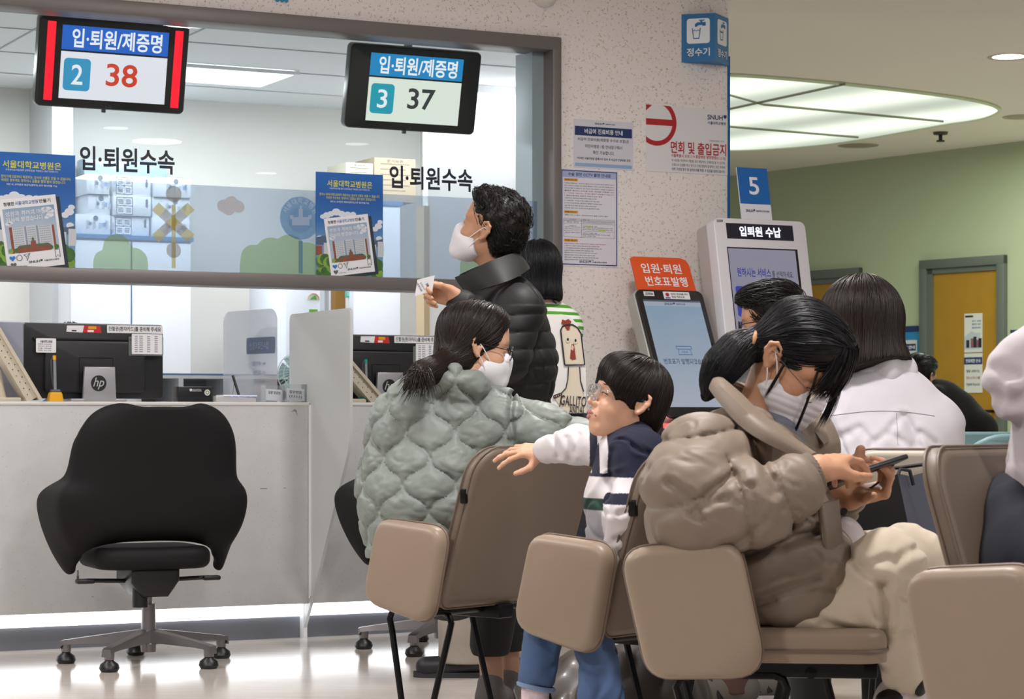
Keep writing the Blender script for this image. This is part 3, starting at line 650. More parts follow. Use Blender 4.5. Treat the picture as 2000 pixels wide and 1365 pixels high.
# cartons on the cabinet
M_BOXW = mat('carton_white', '#dfe4ea', .6); M_BOXS = mat('carton_side', '#b9c0c9', .6)
rows = [[(142, 217, 428, 462), (219, 294, 430, 463), (296, 372, 434, 468)], [(172, 217, 385, 423), (220, 296, 391, 427), (298, 374, 397, 431)], [(168, 215, 349, 386), (220, 297, 354, 392), (299, 374, 360, 396)]]
zb = cz1
pos = ['leftmost', 'middle', 'rightmost']; lev = ['bottom', 'middle', 'top']
for ri, row in enumerate(rows):
    hh = .0
    for ci, (u0, u1, v0, v1) in enumerate(row):
        x0 = hit(W, u0, 400, CY + .03).x; x1 = hit(W, u1, 400, CY + .03).x; h = .094
        t = thing('carton', 'white printed carton, %s in the %s row on the white cabinet' % (pos[ci], lev[ri]), 'carton', at(W, ((x0 + x1) / 2, CY + .03 + .01 * ((ri + ci) % 2), zb + ri * (h + .002))), 'white cartons on the cabinet')
        w = (x1 - x0) / 2 - .003
        part(t, 'box', MB().box(-w, w, 0, .36, 0, h, 0, .002), M_BOXW)
        g = MB(); k = (ri + ci) % 3; M3 = (ri * 2 + ci) % 2
        if M3:
            for a, c in ((-.6, .7), (-.2, .7), (-.6, .28), (-.2, .28)):
                g.prism(rrect(w * a - .022, w * a + .022, h * c - .022, h * c + .022, .004, 2), -.0007, -.0002, 0).prism(rrect(w * a - .018, w * a + .018, h * c - .018, h * c + .018, .003, 2), -.0011, -.0006, 1)
                for j in range(3): g.box(w * a - .012, w * a + .012, -.0016, -.001, h * c - .01 + j * .008, h * c - .006 + j * .008, 0)
            g.prism(rrect(w * .72, w * .84, h * .45, h * .88, .006, 3), -.0008, -.0002, 0)
        else:
            for j in range(5): g.box(-w * .3 + j * .03, -w * .3 + j * .03 + .014, -.0008, -.0002, h * .3, h * (.72 - .06 * (j % 3)), 2)
            g.poly(circ(w * .2, h * .82, .013, 16), -.0008, 0); g.poly(circ(-w * .1, h * .55, .008, 14), -.0012, 0); g.box(w * .55, w * .75, -.0008, -.0002, h * .42, h * .62, 3)
        part(t, 'print', g, [mat('carton_ink', '#6f7a86', .6), M_BOXW, mat('carton_ink_pale', '#b3bcc6', .6), mat('carton_ink_blue', '#7fa6cf', .6)])
# big wrapped parcel behind the cartons
x0 = hit(W, 178, 340, CY + .3).x; x1 = hit(W, 342, 340, CY + .3).x
t = thing('wrapped_parcel', 'large brown parcel in clear wrap behind the stacked white cartons', 'parcel', at(W, ((x0 + x1) / 2, CY + .42, cz1))); w = (x1 - x0) / 2; zt = hit(W, 260, 312, CY + .4).z - cz1
part(t, 'box', MB().box(-w, w, 0, .12, 0, zt - .08, 0, .004), mat('parcel_brown', '#cbb08f', .6))
part(t, 'wrap', MB().box(-w - .002, w + .002, -.003, .122, zt - .085, zt, 0, .01), mat('parcel_wrap', '#a9c3d8', .15, bump=(22, .8, .01)))
# small corner column and shelf pieces of the office
struct('trim_3', MB().box(hit(W, 96, 600, 2.6).x, hit(W, 137, 600, 2.6).x, 2.55, OD, 0, 2.46), mat('office_column', '#c9ccd0', .8), W)
x0 = hit(W, 258, 730, .9).x; x1 = hit(W, 600, 730, .9).x; z = hit(W, 400, 730, .9).z
ds = thing('office_desk', 'white staff desk with blue edge and open shelf behind the counter', 'desk', at(W, (x0, .9, 0))); w = x1 - x0
part(ds, 'top', MB().box(0, w, 0, .45, z - .02, z, 0, .002), mat('desk_white', '#e4e6ea', .5))
part(ds, 'edge_band', MB().box(0, w, -.003, 0, z - .006, z + .001), M_LINE)
part(ds, 'back_panel', MB().box(0, w, .3, .32, z - .4, z - .02), mat('desk_inside', '#9b9fa4', .7))
for xx in (.02, w * .26, w * .55, w - .03): part(ds, 'partition', MB().box(xx, xx + .02, .0, .3, 0, z - .02), mat('desk_white', '#e4e6ea', .5))
part(ds, 'shelf', MB().box(0, w, .0, .3, z - .16, z - .145), mat('desk_white', '#e4e6ea', .5))
# air purifier / fridge with energy label, brown door post and green sign
x0 = hit(W, 557, 600, 2.2).x; x1 = hit(W, 632, 600, 2.2).x
t = thing('refrigerator', 'white refrigerator with green energy label behind the divider', 'refrigerator', at(W, (x0, 2.2, 0))); w = x1 - x0; zt = 1.5
part(t, 'body', MB().box(0, w, .02, .5, 0, zt, 0, .01), mat('fridge_white', '#dfe5ee', .3)); part(t, 'door', MB().box(0.002, w - .002, 0, .03, .02, zt - .004, 0, .008), mat('fridge_white', '#dfe5ee', .3))
g = MB(); c = hit(W, 612, 580, 2.2); cx = c.x - x0
g.tube([(cx + .03 * math.cos(R(a)), -.002, c.z - .012 + .03 * math.sin(R(a))) for a in range(0, 181, 15)], .003, 5, 1)
g.poly([(cx - .02, c.z - .012), (cx + .02, c.z - .012), (cx + .01, c.z + .008), (cx - .008, c.z - .002)], -.002, 0).box(cx - .022, cx + .022, -.002, 0, c.z - .075, c.z - .06, 0)
part(t, 'energy_label', g, [mat('label_green', '#6fae3a', .5), mat('label_orange', '#d7b98a', .5)])
def post(u0, u1, y, m, n): struct('trim_%d' % n, MB().box(hit(W, u0, 600, y).x, hit(W, u1, 600, y).x, y, y + .06, 0, hit(W, 660, 470, y).z), m, W)
post(634, 642, 2.1, mat('post_grey', '#aeb4bb', .5), 4); post(655, 676, 2.5, mat('post_brown', '#8d6426', .5), 5)
p = hit(W, 685, 573, 2.45); t = thing('door_plate', 'small green sign plate right of the brown post inside the office', 'sign', at(W, (p.x, 2.45, p.z)))
part(t, 'plate', MB().box(-.03, .03, 0, .004, -.022, .02, 0, .002), mat('plate_green', '#59b3a4', .5))
g = MB(); [g.box(-.02, .015 - .01 * (k % 2), -.001, 0, .008 - k * .009, .011 - k * .009) for k in range(3)]; part(t, 'lettering', g, mat('plate_ink', '#d8efe9', .5))
# white cabinet on the right, partition screen, document boxes
cabinet(690, 783, 400, 2.4, .4, 'tall white office cabinet right of the brown post', 1)
x0 = hit(W, 836, 400, 1.8).x; struct('wall_office', MB().box(x0, xc - .2, 1.8, 1.86, 0, 2.46), mat('partition_white', '#eef0f2', .7), W)
struct('trim_6', MB().box(x0 - .03, x0, 1.78, 1.87, 0, 1.86), mat('partition_edge_wood', '#cdb894', .6), W)
tz = hit(W, 740, 400, 2.4).z + .02
def doc_box(u0, u1, v0, y, col, label, lines):
    x0 = hit(W, u0, 340, y).x; x1 = hit(W, u1, 340, y).x; zt = hit(W, (u0 + u1) / 2, v0, y).z
    t = thing('archive_box', label, 'box', at(W, ((x0 + x1) / 2, y, tz)), 'archive boxes in the office'); w = (x1 - x0) / 2; h = zt - tz
    part(t, 'box', MB().box(-w, w, 0, .25, 0, h, 0, .003), mat('archive_' + col[1:], col, .7))
    g = MB(); [g.box(-w * .7, w * (.7 - .2 * (k % 2)), -.001, 0, h * (.85 - .12 * k), h * (.87 - .12 * k)) for k in range(lines)]
    g.text('문서보존', 0, h * .93, w * .8, h * .07, -.001, 0, .01)
    part(t, 'print', g, mat('archive_ink', '#8b8577', .7))
doc_box(676, 729, 318, 2.42, '#d9d2c0', 'cream archive box behind the right blue poster', 4)
doc_box(731, 812, 309, 2.42, '#b7a893', 'brown archive box behind the right black heading', 6)
# ceiling light panel in the office
pl = [hit(W, 300, 100, 0)]; 
q = [zhit(u, v, 2.455) for u, v in ((318, 120), (575, 142), (494, 168), (230, 140))]
LQ = [W.inverted() @ p for p in q]; x0 = (LQ[0].x + LQ[3].x) / 2; x1 = (LQ[1].x + LQ[2].x) / 2; y0_ = (LQ[2].y + LQ[3].y) / 2; y1_ = (LQ[0].y + LQ[1].y) / 2
t = thing('office_light_panel', 'bright square ceiling light panel in the office between the two displays', 'ceiling light', at(W, ((x0 + x1) / 2, (y0_ + y1_) / 2, 2.455)))
a, c = (x1 - x0) / 2, abs(y1_ - y0_) / 2
part(t, 'diffuser', MB().box(-a, a, -c, c, -.012, 0), emis('office_panel_light', '#fbfeff', 4.0))
part(t, 'rim', MB().box(-a - .02, a + .02, -c - .02, -c, -.015, 0).box(-a - .02, a + .02, c, c + .02, -.015, 0).box(-a - .02, -a, -c, c, -.015, 0).box(a, a + .02, -c, c, -.015, 0), mat('panel_rim', '#e9ecee', .5))
# ============================================================ DISPLAYS, POSTERS, NOTICES
M_WTXT = mat('print_white', '#eef1f5', .6); M_GOLD = mat('print_gold', '#d9d84a', .6); M_RED2 = mat('sign_red', '#b5232b', .55)
M_TVB = mat('tv_black', '#141517', .22, coat=.3)
def snuh(mb, cx, cz, w, h, y, m_txt, m_logo, ko=None, kow=0, below=False, fn=None):
    mb.text('SNUH', cx - w * .08, cz, w * .8, h, y, m_txt, .02, fn=fn)
    s = [(cx + w * .36, cz + h * .6), (cx + w * .52, cz + h * .6), (cx + w * .52, cz + h * .1), (cx + w * .44, cz - h * .2), (cx + w * .36, cz + h * .1)]
    mb.poly([p for p in s[::-1]], y, m_logo, fn)
    if ko:
        if below: mb.text(ko, cx, cz - h * 1.15, kow, h * .62, y, m_txt, .015, fn=fn)
        else: mb.text(ko, cx + w * .6 + kow / 2, cz, kow, h * .72, y, m_txt, .015, fn=fn)
def display(uc, vc, wpx, y, num, cnt, calling, label, tilt=13):
    c = hit(W, uc, vc, y); T = at(W, c) @ Matrix.Rotation(R(tilt), 4, 'X')
    t = thing('queue_display', label, 'display', T, 'queue displays behind the glass')
    k = (hit(W, uc + 50, vc, y).x - hit(W, uc - 50, vc, y).x) / 100
    w = wpx * k / 2; h = w * .585
    b = MB(); b.prism(rrect(-w, w, -h, h, .022, 6), 0, .045, 0, .008, 3)
    part(t, 'housing', b, M_TVB)
    part(t, 'foot_tab', MB().box(-w * .08 - .008, -w * .08 + .008, .004, .02, -h - .012, -h + .002, 0, .003).text('LG', -w * .03, -h * .93, .022, .009, -.001, 0), mat('tv_tab', '#3a3d40', .4))
    x0, x1 = -w * .70, w * .72
    s = MB(); s.poly([(x0, -h * .80), (x1, -h * .80), (x1, h * .23), (x0, h * .23)], -.0012, 0); s.poly([(x0, h * .27), (x1, h * .27), (x1, h * .80), (x0, h * .80)], -.0012, 1)
    part(t, 'screen', s, [screen_mat('screen_white_%d' % num, '#eceaf2' if calling else '#e6ecdf', .95), screen_mat('screen_blue_%d' % num, '#1c62c8' if calling else '#2089c4', .95)])
    g = MB(); g.text('입·퇴원/제증명', 0.01, h * .535, w * 1.2, h * .42, -.002, 0, .022)
    g.prism(rrect(x0 + w * .045, x0 + w * .40, -h * .62, h * .09, .016, 5), -.0022, -.0014, 1).text(str(num), x0 + w * .225, -h * .265, w * .15, h * .44, -.003, 0, .01)
    g.text(cnt, w * .12, -h * .22, w * .42, h * .5, -.0024, 2, .016)
    part(t, 'lettering', g, [emis('screen_text_white', '#f4f6fa', .95), screen_mat('screen_tile_%d' % num, '#38a2d2' if calling else '#25a9c0', .8), screen_mat('screen_count_%d' % num, '#e0452c' if calling else '#3b3c40', .85)])
    if calling:
        for sx in (-.84, .86):
            part(t, 'call_light', MB().box(w * sx - w * .055, w * sx + w * .055, -.004, .002, -h * .86, h * .86, 0, .002), emis('call_light_red', '#ff2738', 1.15), 'glowing red bar')
    pole = MB(); top = T.inverted() @ (at(W, (c.x, y + .06, 2.455)).translation); pole.cyl((0, .07, h * .2), (top.x, top.y, top.z), .018, n=14).box(-.08, .08, .045, .075, -h * .3, h * .4, 0, .004)
    part(t, 'ceiling_mount', pole, mat('mount_grey', '#8d949a', .35, .6))
    return t
display(221.5, 127, 292, .50, 2, '38', True, 'queue display showing 2 and red 38 with glowing red side bars')
display(809, 175, 254, .50, 3, '37', False, 'queue display showing 3 and dark 37 without side bars')

# ---- headings stuck to the glass
for u, v, w_, h_, lab in ((249.5, 313, 185, 43, 'black Korean heading on the glass below the display showing 38'), (842.5, 349, 162, 41, 'black Korean heading on the glass above the standing man')):
    c = hit(W, u, v, GY - .004); k = hit(W, u + w_ / 2, v, GY).x - hit(W, u - w_ / 2, v, GY).x
    single('window_lettering', lab, 'lettering', MB().text('입·퇴원수속', 0, 0, k, k * .25, 0, 0, .024), mat('vinyl_navy', '#14182e', .5), at(W, c), 'headings on the glass')

# ---- hospital posters on the glass
def art_mat(name, cols, z0, z1, noise=0.0, sc=8):
    m = mat(name, cols[0], .5); nt = m.node_tree; b = nt.nodes['Principled BSDF']; tc = nt.nodes.new('ShaderNodeTexCoord'); sp = nt.nodes.new('ShaderNodeSeparateXYZ')
    nt.links.new(tc.outputs['Object'], sp.inputs[0]); mr = nt.nodes.new('ShaderNodeMapRange'); mr.inputs[1].default_value = z0; mr.inputs[2].default_value = z1; nt.links.new(sp.outputs[2], mr.inputs[0])
    last = mr.outputs[0]
    if noise:
        n = nt.nodes.new('ShaderNodeTexNoise'); n.inputs['Scale'].default_value = sc; n.inputs['Detail'].default_value = 6; nt.links.new(tc.outputs['Object'], n.inputs['Vector'])
        a = nt.nodes.new('ShaderNodeMath'); a.operation = 'MULTIPLY_ADD'; a.inputs[1].default_value = noise; nt.links.new(n.outputs[0], a.inputs[0]); nt.links.new(last, a.inputs[2])
        a2 = nt.nodes.new('ShaderNodeMath'); a2.operation = 'SUBTRACT'; a2.inputs[1].default_value = noise / 2; nt.links.new(a.outputs[0], a2.inputs[0]); last = a2.outputs[0]
    cr = nt.nodes.new('ShaderNodeValToRGB'); nt.links.new(last, cr.inputs[0])
    for i, c in enumerate(cols):
        e = cr.color_ramp.elements[i] if i < 2 else cr.color_ramp.elements.new(1.0)
        e.position = i / (len(cols) - 1)
    for i, c in enumerate(cols): cr.color_ramp.elements[i].color = lin(c)
    nt.links.new(cr.outputs[0], b.inputs['Base Color']); return m
PW, PH = 1.0, 1.62
M_SKY = art_mat('poster_sky', ['#6f96c0', '#2a6cb0', '#0d56a8', '#0c62b6'], .12, .40)
M_SKY2 = art_mat('poster_photo_sky', ['#a9b8cb', '#8aa3c2', '#4f7fb4', '#3f74b0'], .16, .36, .5, 9)
M_CLOUD = mat('poster_cloud', '#d8dde6', .5); M_TREE = mat('poster_trees', '#3e6a2a', .5, var=(40, .6)); M_TREE2 = mat('poster_light_trees', '#7da23a', .5, var=(50, .4))
M_BLD = mat('poster_building', '#c4c9cf', .5); M_BLDS = mat('poster_building_shade', '#7f8a96', .5); M_BRICK = mat('poster_brick', '#8b4a35', .5, var=(60, .3)); M_ROOF = mat('poster_roof', '#5a604a', .5)
M_HILL = mat('poster_hill', '#4a5f7c', .5); M_WIN = mat('poster_windows', '#8795a5', .5); M_GREYP = mat('poster_grey', '#5d646d', .5); M_HEART = mat('poster_heart', '#1c7ad0', .5)
def poster(u0, u1, vt, label):
    """portrait poster, local unit = its width"""
    a = hit(W, u0, vt, GY - .012); c = hit(W, u1, vt, GY - .012); w = c.x - a.x
    T = at(W, ((a.x + c.x) / 2, GY - .012, z_b1 + .002)); t = thing('poster', label, 'poster', T, 'blue hospital posters on the glass')
    h = a.z * .5 + hit(W, u1, vt + (u1 - u0) * .036, GY - .012).z * .5 - z_b1
    part(t, 'sheet', MB().box(-w / 2, w / 2, 0, .003, 0, h), [M_SKY])
    S = lambda p: (p[0] * w, p[1] * h)
    g = MB()                                      # landscape behind the card
    r2 = random.Random(4)
    y = -.0006
    for cx, cz, r in ((-.34, .585, .055), (-.28, .60, .05), (-.2, .62, .065), (-.12, .605, .055), (-.03, .60, .055), (.05, .605, .045), (-.40, .57, .04), (.43, .50, .055), (.38, .47, .045), (.455, .54, .04), (-.44, .36, .055), (.44, .38, .045)):
        g.poly(circ(cx * w, cz * h, r * w, 18, r * w * .75), y, 0); y -= 5e-6
    g.poly([S(p) for p in ((-.5, .30), (-.5, .37), (-.38, .39), (-.2, .36), (.2, .37), (.4, .36), (.5, .38), (.5, .30))], -.0008, 1)
    for k in range(9): g.box((-.5 + k * .115) * w, (-.5 + k * .115 + .09) * w, -.001, -.0008, .2 * h, (.29 + .03 * (k % 3)) * h, 2 if k % 3 else 3)
    for k in range(46):
        x = -.5 + (k % 23) / 22; z = .02 + (.09 if k > 22 else .0) + r2.random() * .07; rr = .05 + r2.random() * .03
        x = max(-.5 + rr, min(.5 - rr, x)); g.poly(circ(x * w, max(rr * w * 1.0, z * h), rr * w, 10), -.0011 - k * 4e-6, 4 if r2.random() < .75 else 5)
    part(t, 'landscape_print', g, [M_CLOUD, M_HILL, M_BLD, M_BRICK, M_TREE, M_TREE2])
    # tilted photo card
    ang = R(8); ca, sa = math.cos(ang), math.sin(ang); ox, oz = -.005 * w, .305 * h
    fn = lambda x, y, z: (ox + x * ca - z * sa, y, oz + x * sa + z * ca)
    CWd, CHt = .66 * w, .80 * w
    g = MB(); b = .0022
    z_lo = -CHt / 2
    g.prism([(-CWd / 2 + .012, z_lo - .012), (CWd / 2 + .014, z_lo - .012), (CWd / 2 + .014, CHt / 2 - .01), (-CWd / 2 + .012, CHt / 2 - .01)], -.0016, -.0015, 1, fn=fn)
    g.prism([(-CWd / 2, z_lo), (CWd / 2, z_lo), (CWd / 2, CHt / 2), (-CWd / 2, CHt / 2)], -.0022, -.0017, 0, fn=fn)
    card = part(t, 'photo_card', g, [M_WHT, mat('card_shadow_print', '#27313c', .6)], 'tilted white photo card print')
    g = MB(); px0, px1, pz0, pz1 = -CWd * .45, CWd * .45, -CHt * .27, CHt * .36
    g.poly([(px0, pz0), (px1, pz0), (px1, pz1), (px0, pz1)], -.0026, 0, fn)
    for cx, cz, r in ((.33, .30, .05), (.38, .27, .04), (.27, .31, .035), (.36, .22, .045), (.30, .19, .03), (-.38, .15, .035), (-.34, .16, .03)): g.poly(circ(cx * CWd, cz * CHt, r * w, 16, r * w * .6), -.00275, 1, fn)
    for x0, x1, z1, m in ((-.38, -.33, .10, 4), (-.33, -.12, .085, 2), (-.12, .12, .10, 2), (.12, .36, .085, 2), (.36, .40, .08, 4)):
        g.poly([(x0 * CWd, pz0), (x1 * CWd, pz0), (x1 * CWd, z1 * CHt), (x0 * CWd, z1 * CHt)], -.0029, m, fn)
    g.poly([(-.12 * CWd, pz0), (-.085 * CWd, pz0), (-.085 * CWd, .10 * CHt), (-.12 * CWd, .085 * CHt)], -.0030, 3, fn); g.poly([(.085 * CWd, pz0), (.12 * CWd, pz0), (.12 * CWd, .085 * CHt), (.085 * CWd, .10 * CHt)], -.0030, 3, fn)
    for x0, x1 in ((-.31, -.14), (-.07, .07), (.14, .34)):
        for k in range(9):
            for j in range(6): a0 = x0 + (x1 - x0) * j / 6; g.poly([(a0 * CWd, (.062 - k * .031) * CHt), ((a0 + (x1 - x0) / 9) * CWd, (.062 - k * .031) * CHt), ((a0 + (x1 - x0) / 9) * CWd, (.074 - k * .031) * CHt), (a0 * CWd, (.074 - k * .031) * CHt)], -.0031, 3, fn)
    for k in range(9): g.poly(circ((-.4 + k * .1) * CWd, pz0 + .03 * w, .028 * w, 10), -.0032, 6 if k % 3 else 7, fn)
    g.poly([(-.28 * CWd, pz0), (.3 * CWd, pz0), (.3 * CWd, -.2 * CHt), (-.28 * CWd, -.2 * CHt)], -.0034, 4, fn)
    g.poly([(-.3 * CWd, -.205 * CHt), (.32 * CWd, -.205 * CHt), (.26 * CWd, -.165 * CHt), (-.24 * CWd, -.165 * CHt)], -.0036, 5, fn)
    g.poly([(-.04 * CWd, pz0), (.05 * CWd, pz0), (.05 * CWd, -.12 * CHt), (-.04 * CWd, -.12 * CHt)], -.0037, 4, fn); g.poly([(-.02 * CWd, -.12 * CHt), (.03 * CWd, -.12 * CHt), (.02 * CWd, -.07 * CHt), (-.01 * CWd, -.07 * CHt)], -.0037, 5, fn)
    part(card, 'photo_print', g, [M_SKY2, M_CLOUD, M_BLD, M_WIN, M_BRICK, M_ROOF, M_TREE, M_TREE2])
    g = MB()
    g.text('청렴한', -.325 * CWd, CHt * .425, CWd * .19, CHt * .055, -.003, 1, .018, fn=fn).text('서울대학교병원', -.02 * CWd, CHt * .425, CWd * .40, CHt * .055, -.003, 2, .008, fn=fn).text('만들기', .30 * CWd, CHt * .425, CWd * .20, CHt * .055, -.003, 1, .018, fn=fn)
    g.text('성원과 격려의 마음만', -.02 * CWd, CHt * .285, CWd * .78, CHt * .068, -.0042, 0, .008, fn=fn).text('감사히 받겠습니다', -.09 * CWd, CHt * .20, CWd * .64, CHt * .068, -.0042, 0, .008, fn=fn)
    snuh(g, .0 * CWd, -CHt * .41, CWd * .24, CHt * .035, -.003, 1, 1, '서울대학교병원', CWd * .27, fn=fn)
    hx, hz = -.39 * CWd, -.335 * CHt; hs = .035 * w
    heart = [(hx + hs * 16 * math.sin(a) ** 3 / 16, hz + hs * (13 * math.cos(a) - 5 * math.cos(2 * a) - 2 * math.cos(3 * a) - math.cos(4 * a)) / 16) for a in [2 * PI * k / 24 for k in range(24)]]
    g.poly(heart[::-1], -.003, 4, fn)
    g.tube([fn(-.27 * CWd + hs * .9 * math.cos(a), -.003, hz + hs * .9 * math.sin(a)) for a in [2 * PI * k / 20 for k in range(20)]], .0012, 4, 3, True)
    for L in ([(-.19, .03), (-.08, .045), (-.14, -.045), (-.145, .0), (-.19, .03)], [(-.145, 0), (-.08, .045)]): g.tube([fn(x * CWd, -.003, hz + z * w * .9) for x, z in L], .0011, 4, 3)
    g.tube([fn(x * CWd, -.003, hz + z * w) for x, z in ((.36, .05), (.44, .05), (.44, -.04), (.40, -.01), (.36, -.04), (.36, .05))], .0011, 4, 3)
    g.text('9,303 like', -.24 * CWd, -CHt * .455, CWd * .17, CHt * .02, -.003, 3, .0, fn=fn)
    h2 = [(p[0] + .005 * CWd, p[1] - .095 * CHt) for p in heart]; g.poly(h2[::-1], -.003, 3, fn)
    part(card, 'lettering', g, [M_WTXT, M_INK, M_BLUE, M_GREYP, M_HEART])
    g = MB()
    g.text('서울대학교병원은', 0, h * .895, w * .67, h * .065, -.001, 0, .014)
    g.text('부정청탁금지법(일명 김영란법)을 적용받는 공공기관입니다.', 0, h * .845, w * .6, h * .019, -.001, 1, .0)
    g.text('환자나 환자가족으로부터 제공되는 감사의 선물도 받을 수 없습니다.', 0, h * .787, w * .9, h * .027, -.001, 0, .004)
    g.text('어떠한 경우에도 청탁이나 금품을 절대 받지 않겠습니다.', 0.02 * w, h * .755, w * .74, h * .027, -.001, 0, .004)
    g.text('위반 시, 교직원과 제공자(청탁자) 모두 형사처벌 가능', 0.0, h * .718, w * .58, h * .021, -.001, 1, .004)
    part(t, 'lettering', g, [M_GOLD, M_WTXT])
    return t
poster(-24, 147, 297, 'blue hospital poster on the glass at the left edge of the picture')
poster(617, 748, 337, 'blue hospital poster on the glass beside the standing man')

# ---- notices on the chip-papered wall
def wall_rect(u0, u1, v0, v1, y=WALLY):
    um = (u0 + u1) / 2; x0 = hit(W, u0, v0, y).x; x1 = hit(W, u1, v0, y).x; z1 = hit(W, um, v0, y).z; z0 = hit(W, um, v1, y).z
    return (x0 + x1) / 2, (z0 + z1) / 2, (x1 - x0), (z1 - z0)
cx, cz, w, h = wall_rect(1120, 1236, 236, 330)
t = thing('fee_notice', 'white laminated notice with navy heading band, upper left on the speckled wall', 'notice', at(W, (cx, WALLY - .002, cz)))
part(t, 'sheet', MB().prism(rrect(-w / 2, w / 2, -h / 2, h / 2, .003, 2), 0, .0018), mat('laminated_paper', '#d9d8e2', .25, coat=.4, bump=(18, .15, .004)))
g = MB(); g.prism([(-w * .48, h * .17), (w * .48, h * .17), (w * .48, h * .36), (-w * .48, h * .36)], -.0006, 0, 0)
g.text('비급여 진료비용 안내', 0, h * .265, w * .64, h * .105, -.0012, 1, .012)
g.text('비급여 진료비용(제증명 수수료 포함)은', 0, h * .09, w * .86, h * .078, -.0008, 2, .004).text('어린이병원 1층 안내창구에서', 0, -h * .045, w * .62, h * .075, -.0008, 2, .004).text('확인 가능합니다.', 0, -h * .17, w * .36, h * .075, -.0008, 2, .004).text('*자세한 서울대병원 홈페이지 접속 후 비급여 진료비용 조회', 0, -h * .30, w * .9, h * .055, -.0008, 2, .008)
g.box(-w * .48, w * .48, -.0006, 0, -h * .47, -h * .40, 3); snuh(g, -.02, h * .43, w * .16, h * .04, -.0008, 0, 0, '서울대학교병원', w * .16)
part(t, 'lettering', g, [M_NAVY, M_WTXT, M_INK, mat('print_pale_blue', '#93b0d6', .5)])
cx, cz, w, h = wall_rect(1094, 1207, 331, 521)
t = thing('cctv_notice', 'tall blue-bordered notice of small print beside the window frame', 'notice', at(W, (cx, WALLY - .002, cz)))
part(t, 'sheet', MB().box(-w / 2, w / 2, 0, .0018, -h / 2, h / 2), mat('notice_paper', '#e2e0ea', .4))
g = MB(); bw = .004
for a in ((-w * .48, -w * .48 + bw, -h * .485, h * .485), (w * .48 - bw, w * .48, -h * .485, h * .485), (-w * .48, w * .48, h * .485 - bw, h * .485), (-w * .48, w * .48, -h * .485, -h * .485 + bw)): g.box(a[0], a[1], -.0006, 0, a[2], a[3], 0)
g.box(-w * .46, w * .46, -.0005, 0, h * .41, h * .475, 3); g.text('수술 장면 CCTV 촬영 안내문', 0, h * .443, w * .74, h * .035, -.001, 2, .012)
for zc, s_ in ((.385, '● 촬영 관련 사항'), (.055, '● 촬영 요청서 접수'), (-.235, '● 열람 / 제공 절차')):
    g.prism(rrect(-w * .44, -w * .20, h * (zc - .014), h * (zc + .014), .003, 2), -.0006, 0, 4).text(s_, -w * .32, h * zc, w * .19, h * .015, -.0012, 2, .01)
L1 = ['「의료법 제38조의2」에 따라 수술실 안에서 전신마취 등으로 환자의 의식이', '없는 상태에서 수술을 하는 장면을 촬영할 수 있고, 수술 장면 촬영을 원하는', '경우 요청할 수 있습니다. 단, 다음의 경우 촬영이 거부될 수 있습니다.', '촬영은 환자의 안전을 위한 것으로 사용됩니다.', '1. 「의료법 시행규칙」에 따라 촬영이 제한될 수 있습니다.', '1. 응급수술 또는 생명에 위협이 있는 경우', '2. 환자의 생명, 신체에 중대한 위험을 초래하는 질환을 가진 경우', '3. 「전공의법」에 따른 수련을 저해할 우려가 있는 경우', '4. 기타 이에 준하는 경우로서 촬영이 곤란한 경우', '수술 시행 직전 등 촬영이 불가능한 시점에 요청하는 경우', '천재지변, 통신 장애, 사이버 공격 등 불가항력의 경우']
for k, s_ in enumerate(L1): ww = .86 if k < 5 else .55 + .05 * (k % 3); g.text(s_, -w * .43 + ww * w / 2, h * (.350 - k * .0255), ww * w, h * .012, -.0008, 5 if k == 4 else 2, .003)
g.text('· 병원 수속 시 본인 / 법정대리인의 촬영 요청서 접수', -w * .06, h * .024, w * .76, h * .012, -.0008, 2, .003)
g.box(-w * .44, w * .44, -.0006, 0, -h * .035, -h * .008, 6)
for z_ in (-.035, -.06, -.135, -.20): g.box(-w * .44, w * .44, -.0007, 0, h * z_ - .0006, h * z_, 2)
for x_ in (-.44, -.14, .44): g.box(w * x_ - .0004, w * x_ + .0004, -.0007, 0, -h * .20, -h * .008, 2)
for zc, a, c in ((-.022, '신청인', '제출 서류'), (-.048, '환자 본인', '본인 신분증 (주민등록증, 운전면허증, 여권 등)'), (-.085, '보호자', '신청인 신분증 사본'), (-.10, '(배우자, 직계 존속·비속)', '환자 신분증 사본 및 가족관계를 증명하는 서류'), (-.118, '형제, 자매 또는 동의한 자', '환자가 의식이 없는 경우 진단서 등 대리인 서류'), (-.155, '환자의 법정 대리인', '신청인 신분증 사본'), (-.17, None, '법정대리인임을 확인할 수 있는 서류'), (-.186, None, '환자 신분증 사본')):
    if a: g.text(a, -w * .29, h * zc, min(w * .26, w * .04 * len(a)), h * .0105, -.0009, 2, .002)
    g.text(c, -w * .12 + min(.26, .0125 * len(c)) * w, h * zc, min(w * .52, w * .025 * len(c)), h * .0105, -.0009, 2, .002)
g.box(-w * .05, w * .02, -.0008, 0, h * -.092, h * -.079, 7).box(w * .15, w * .28, -.0008, 0, h * -.126, h * -.112, 7)
L2 = ['촬영된 영상정보는 아래의 경우를 제외하고는 열람 또는 제공이 불가합니다.', '1. 범죄의 수사, 법원의 재판을 위하여 관계 기관이 요청하는 경우', '2. 한국의료분쟁조정중재원이 조정 또는 중재를 위하여 요청하는 경우', '3. 환자 및 의료인 등 정보주체 모두의 동의를 받은 경우', '열람 신청 CCTV 관리부서 (환자안전 열람 제공 신청서) 접수', '촬영 장비 관련 시설 및 시행에 대하여 문의 및 안내', '열람 비용은 수술 영상 촬영/제공 가능 여부에 따라 산정', '촬영된 영상정보의 보관 기간은 촬영일로부터 30일']
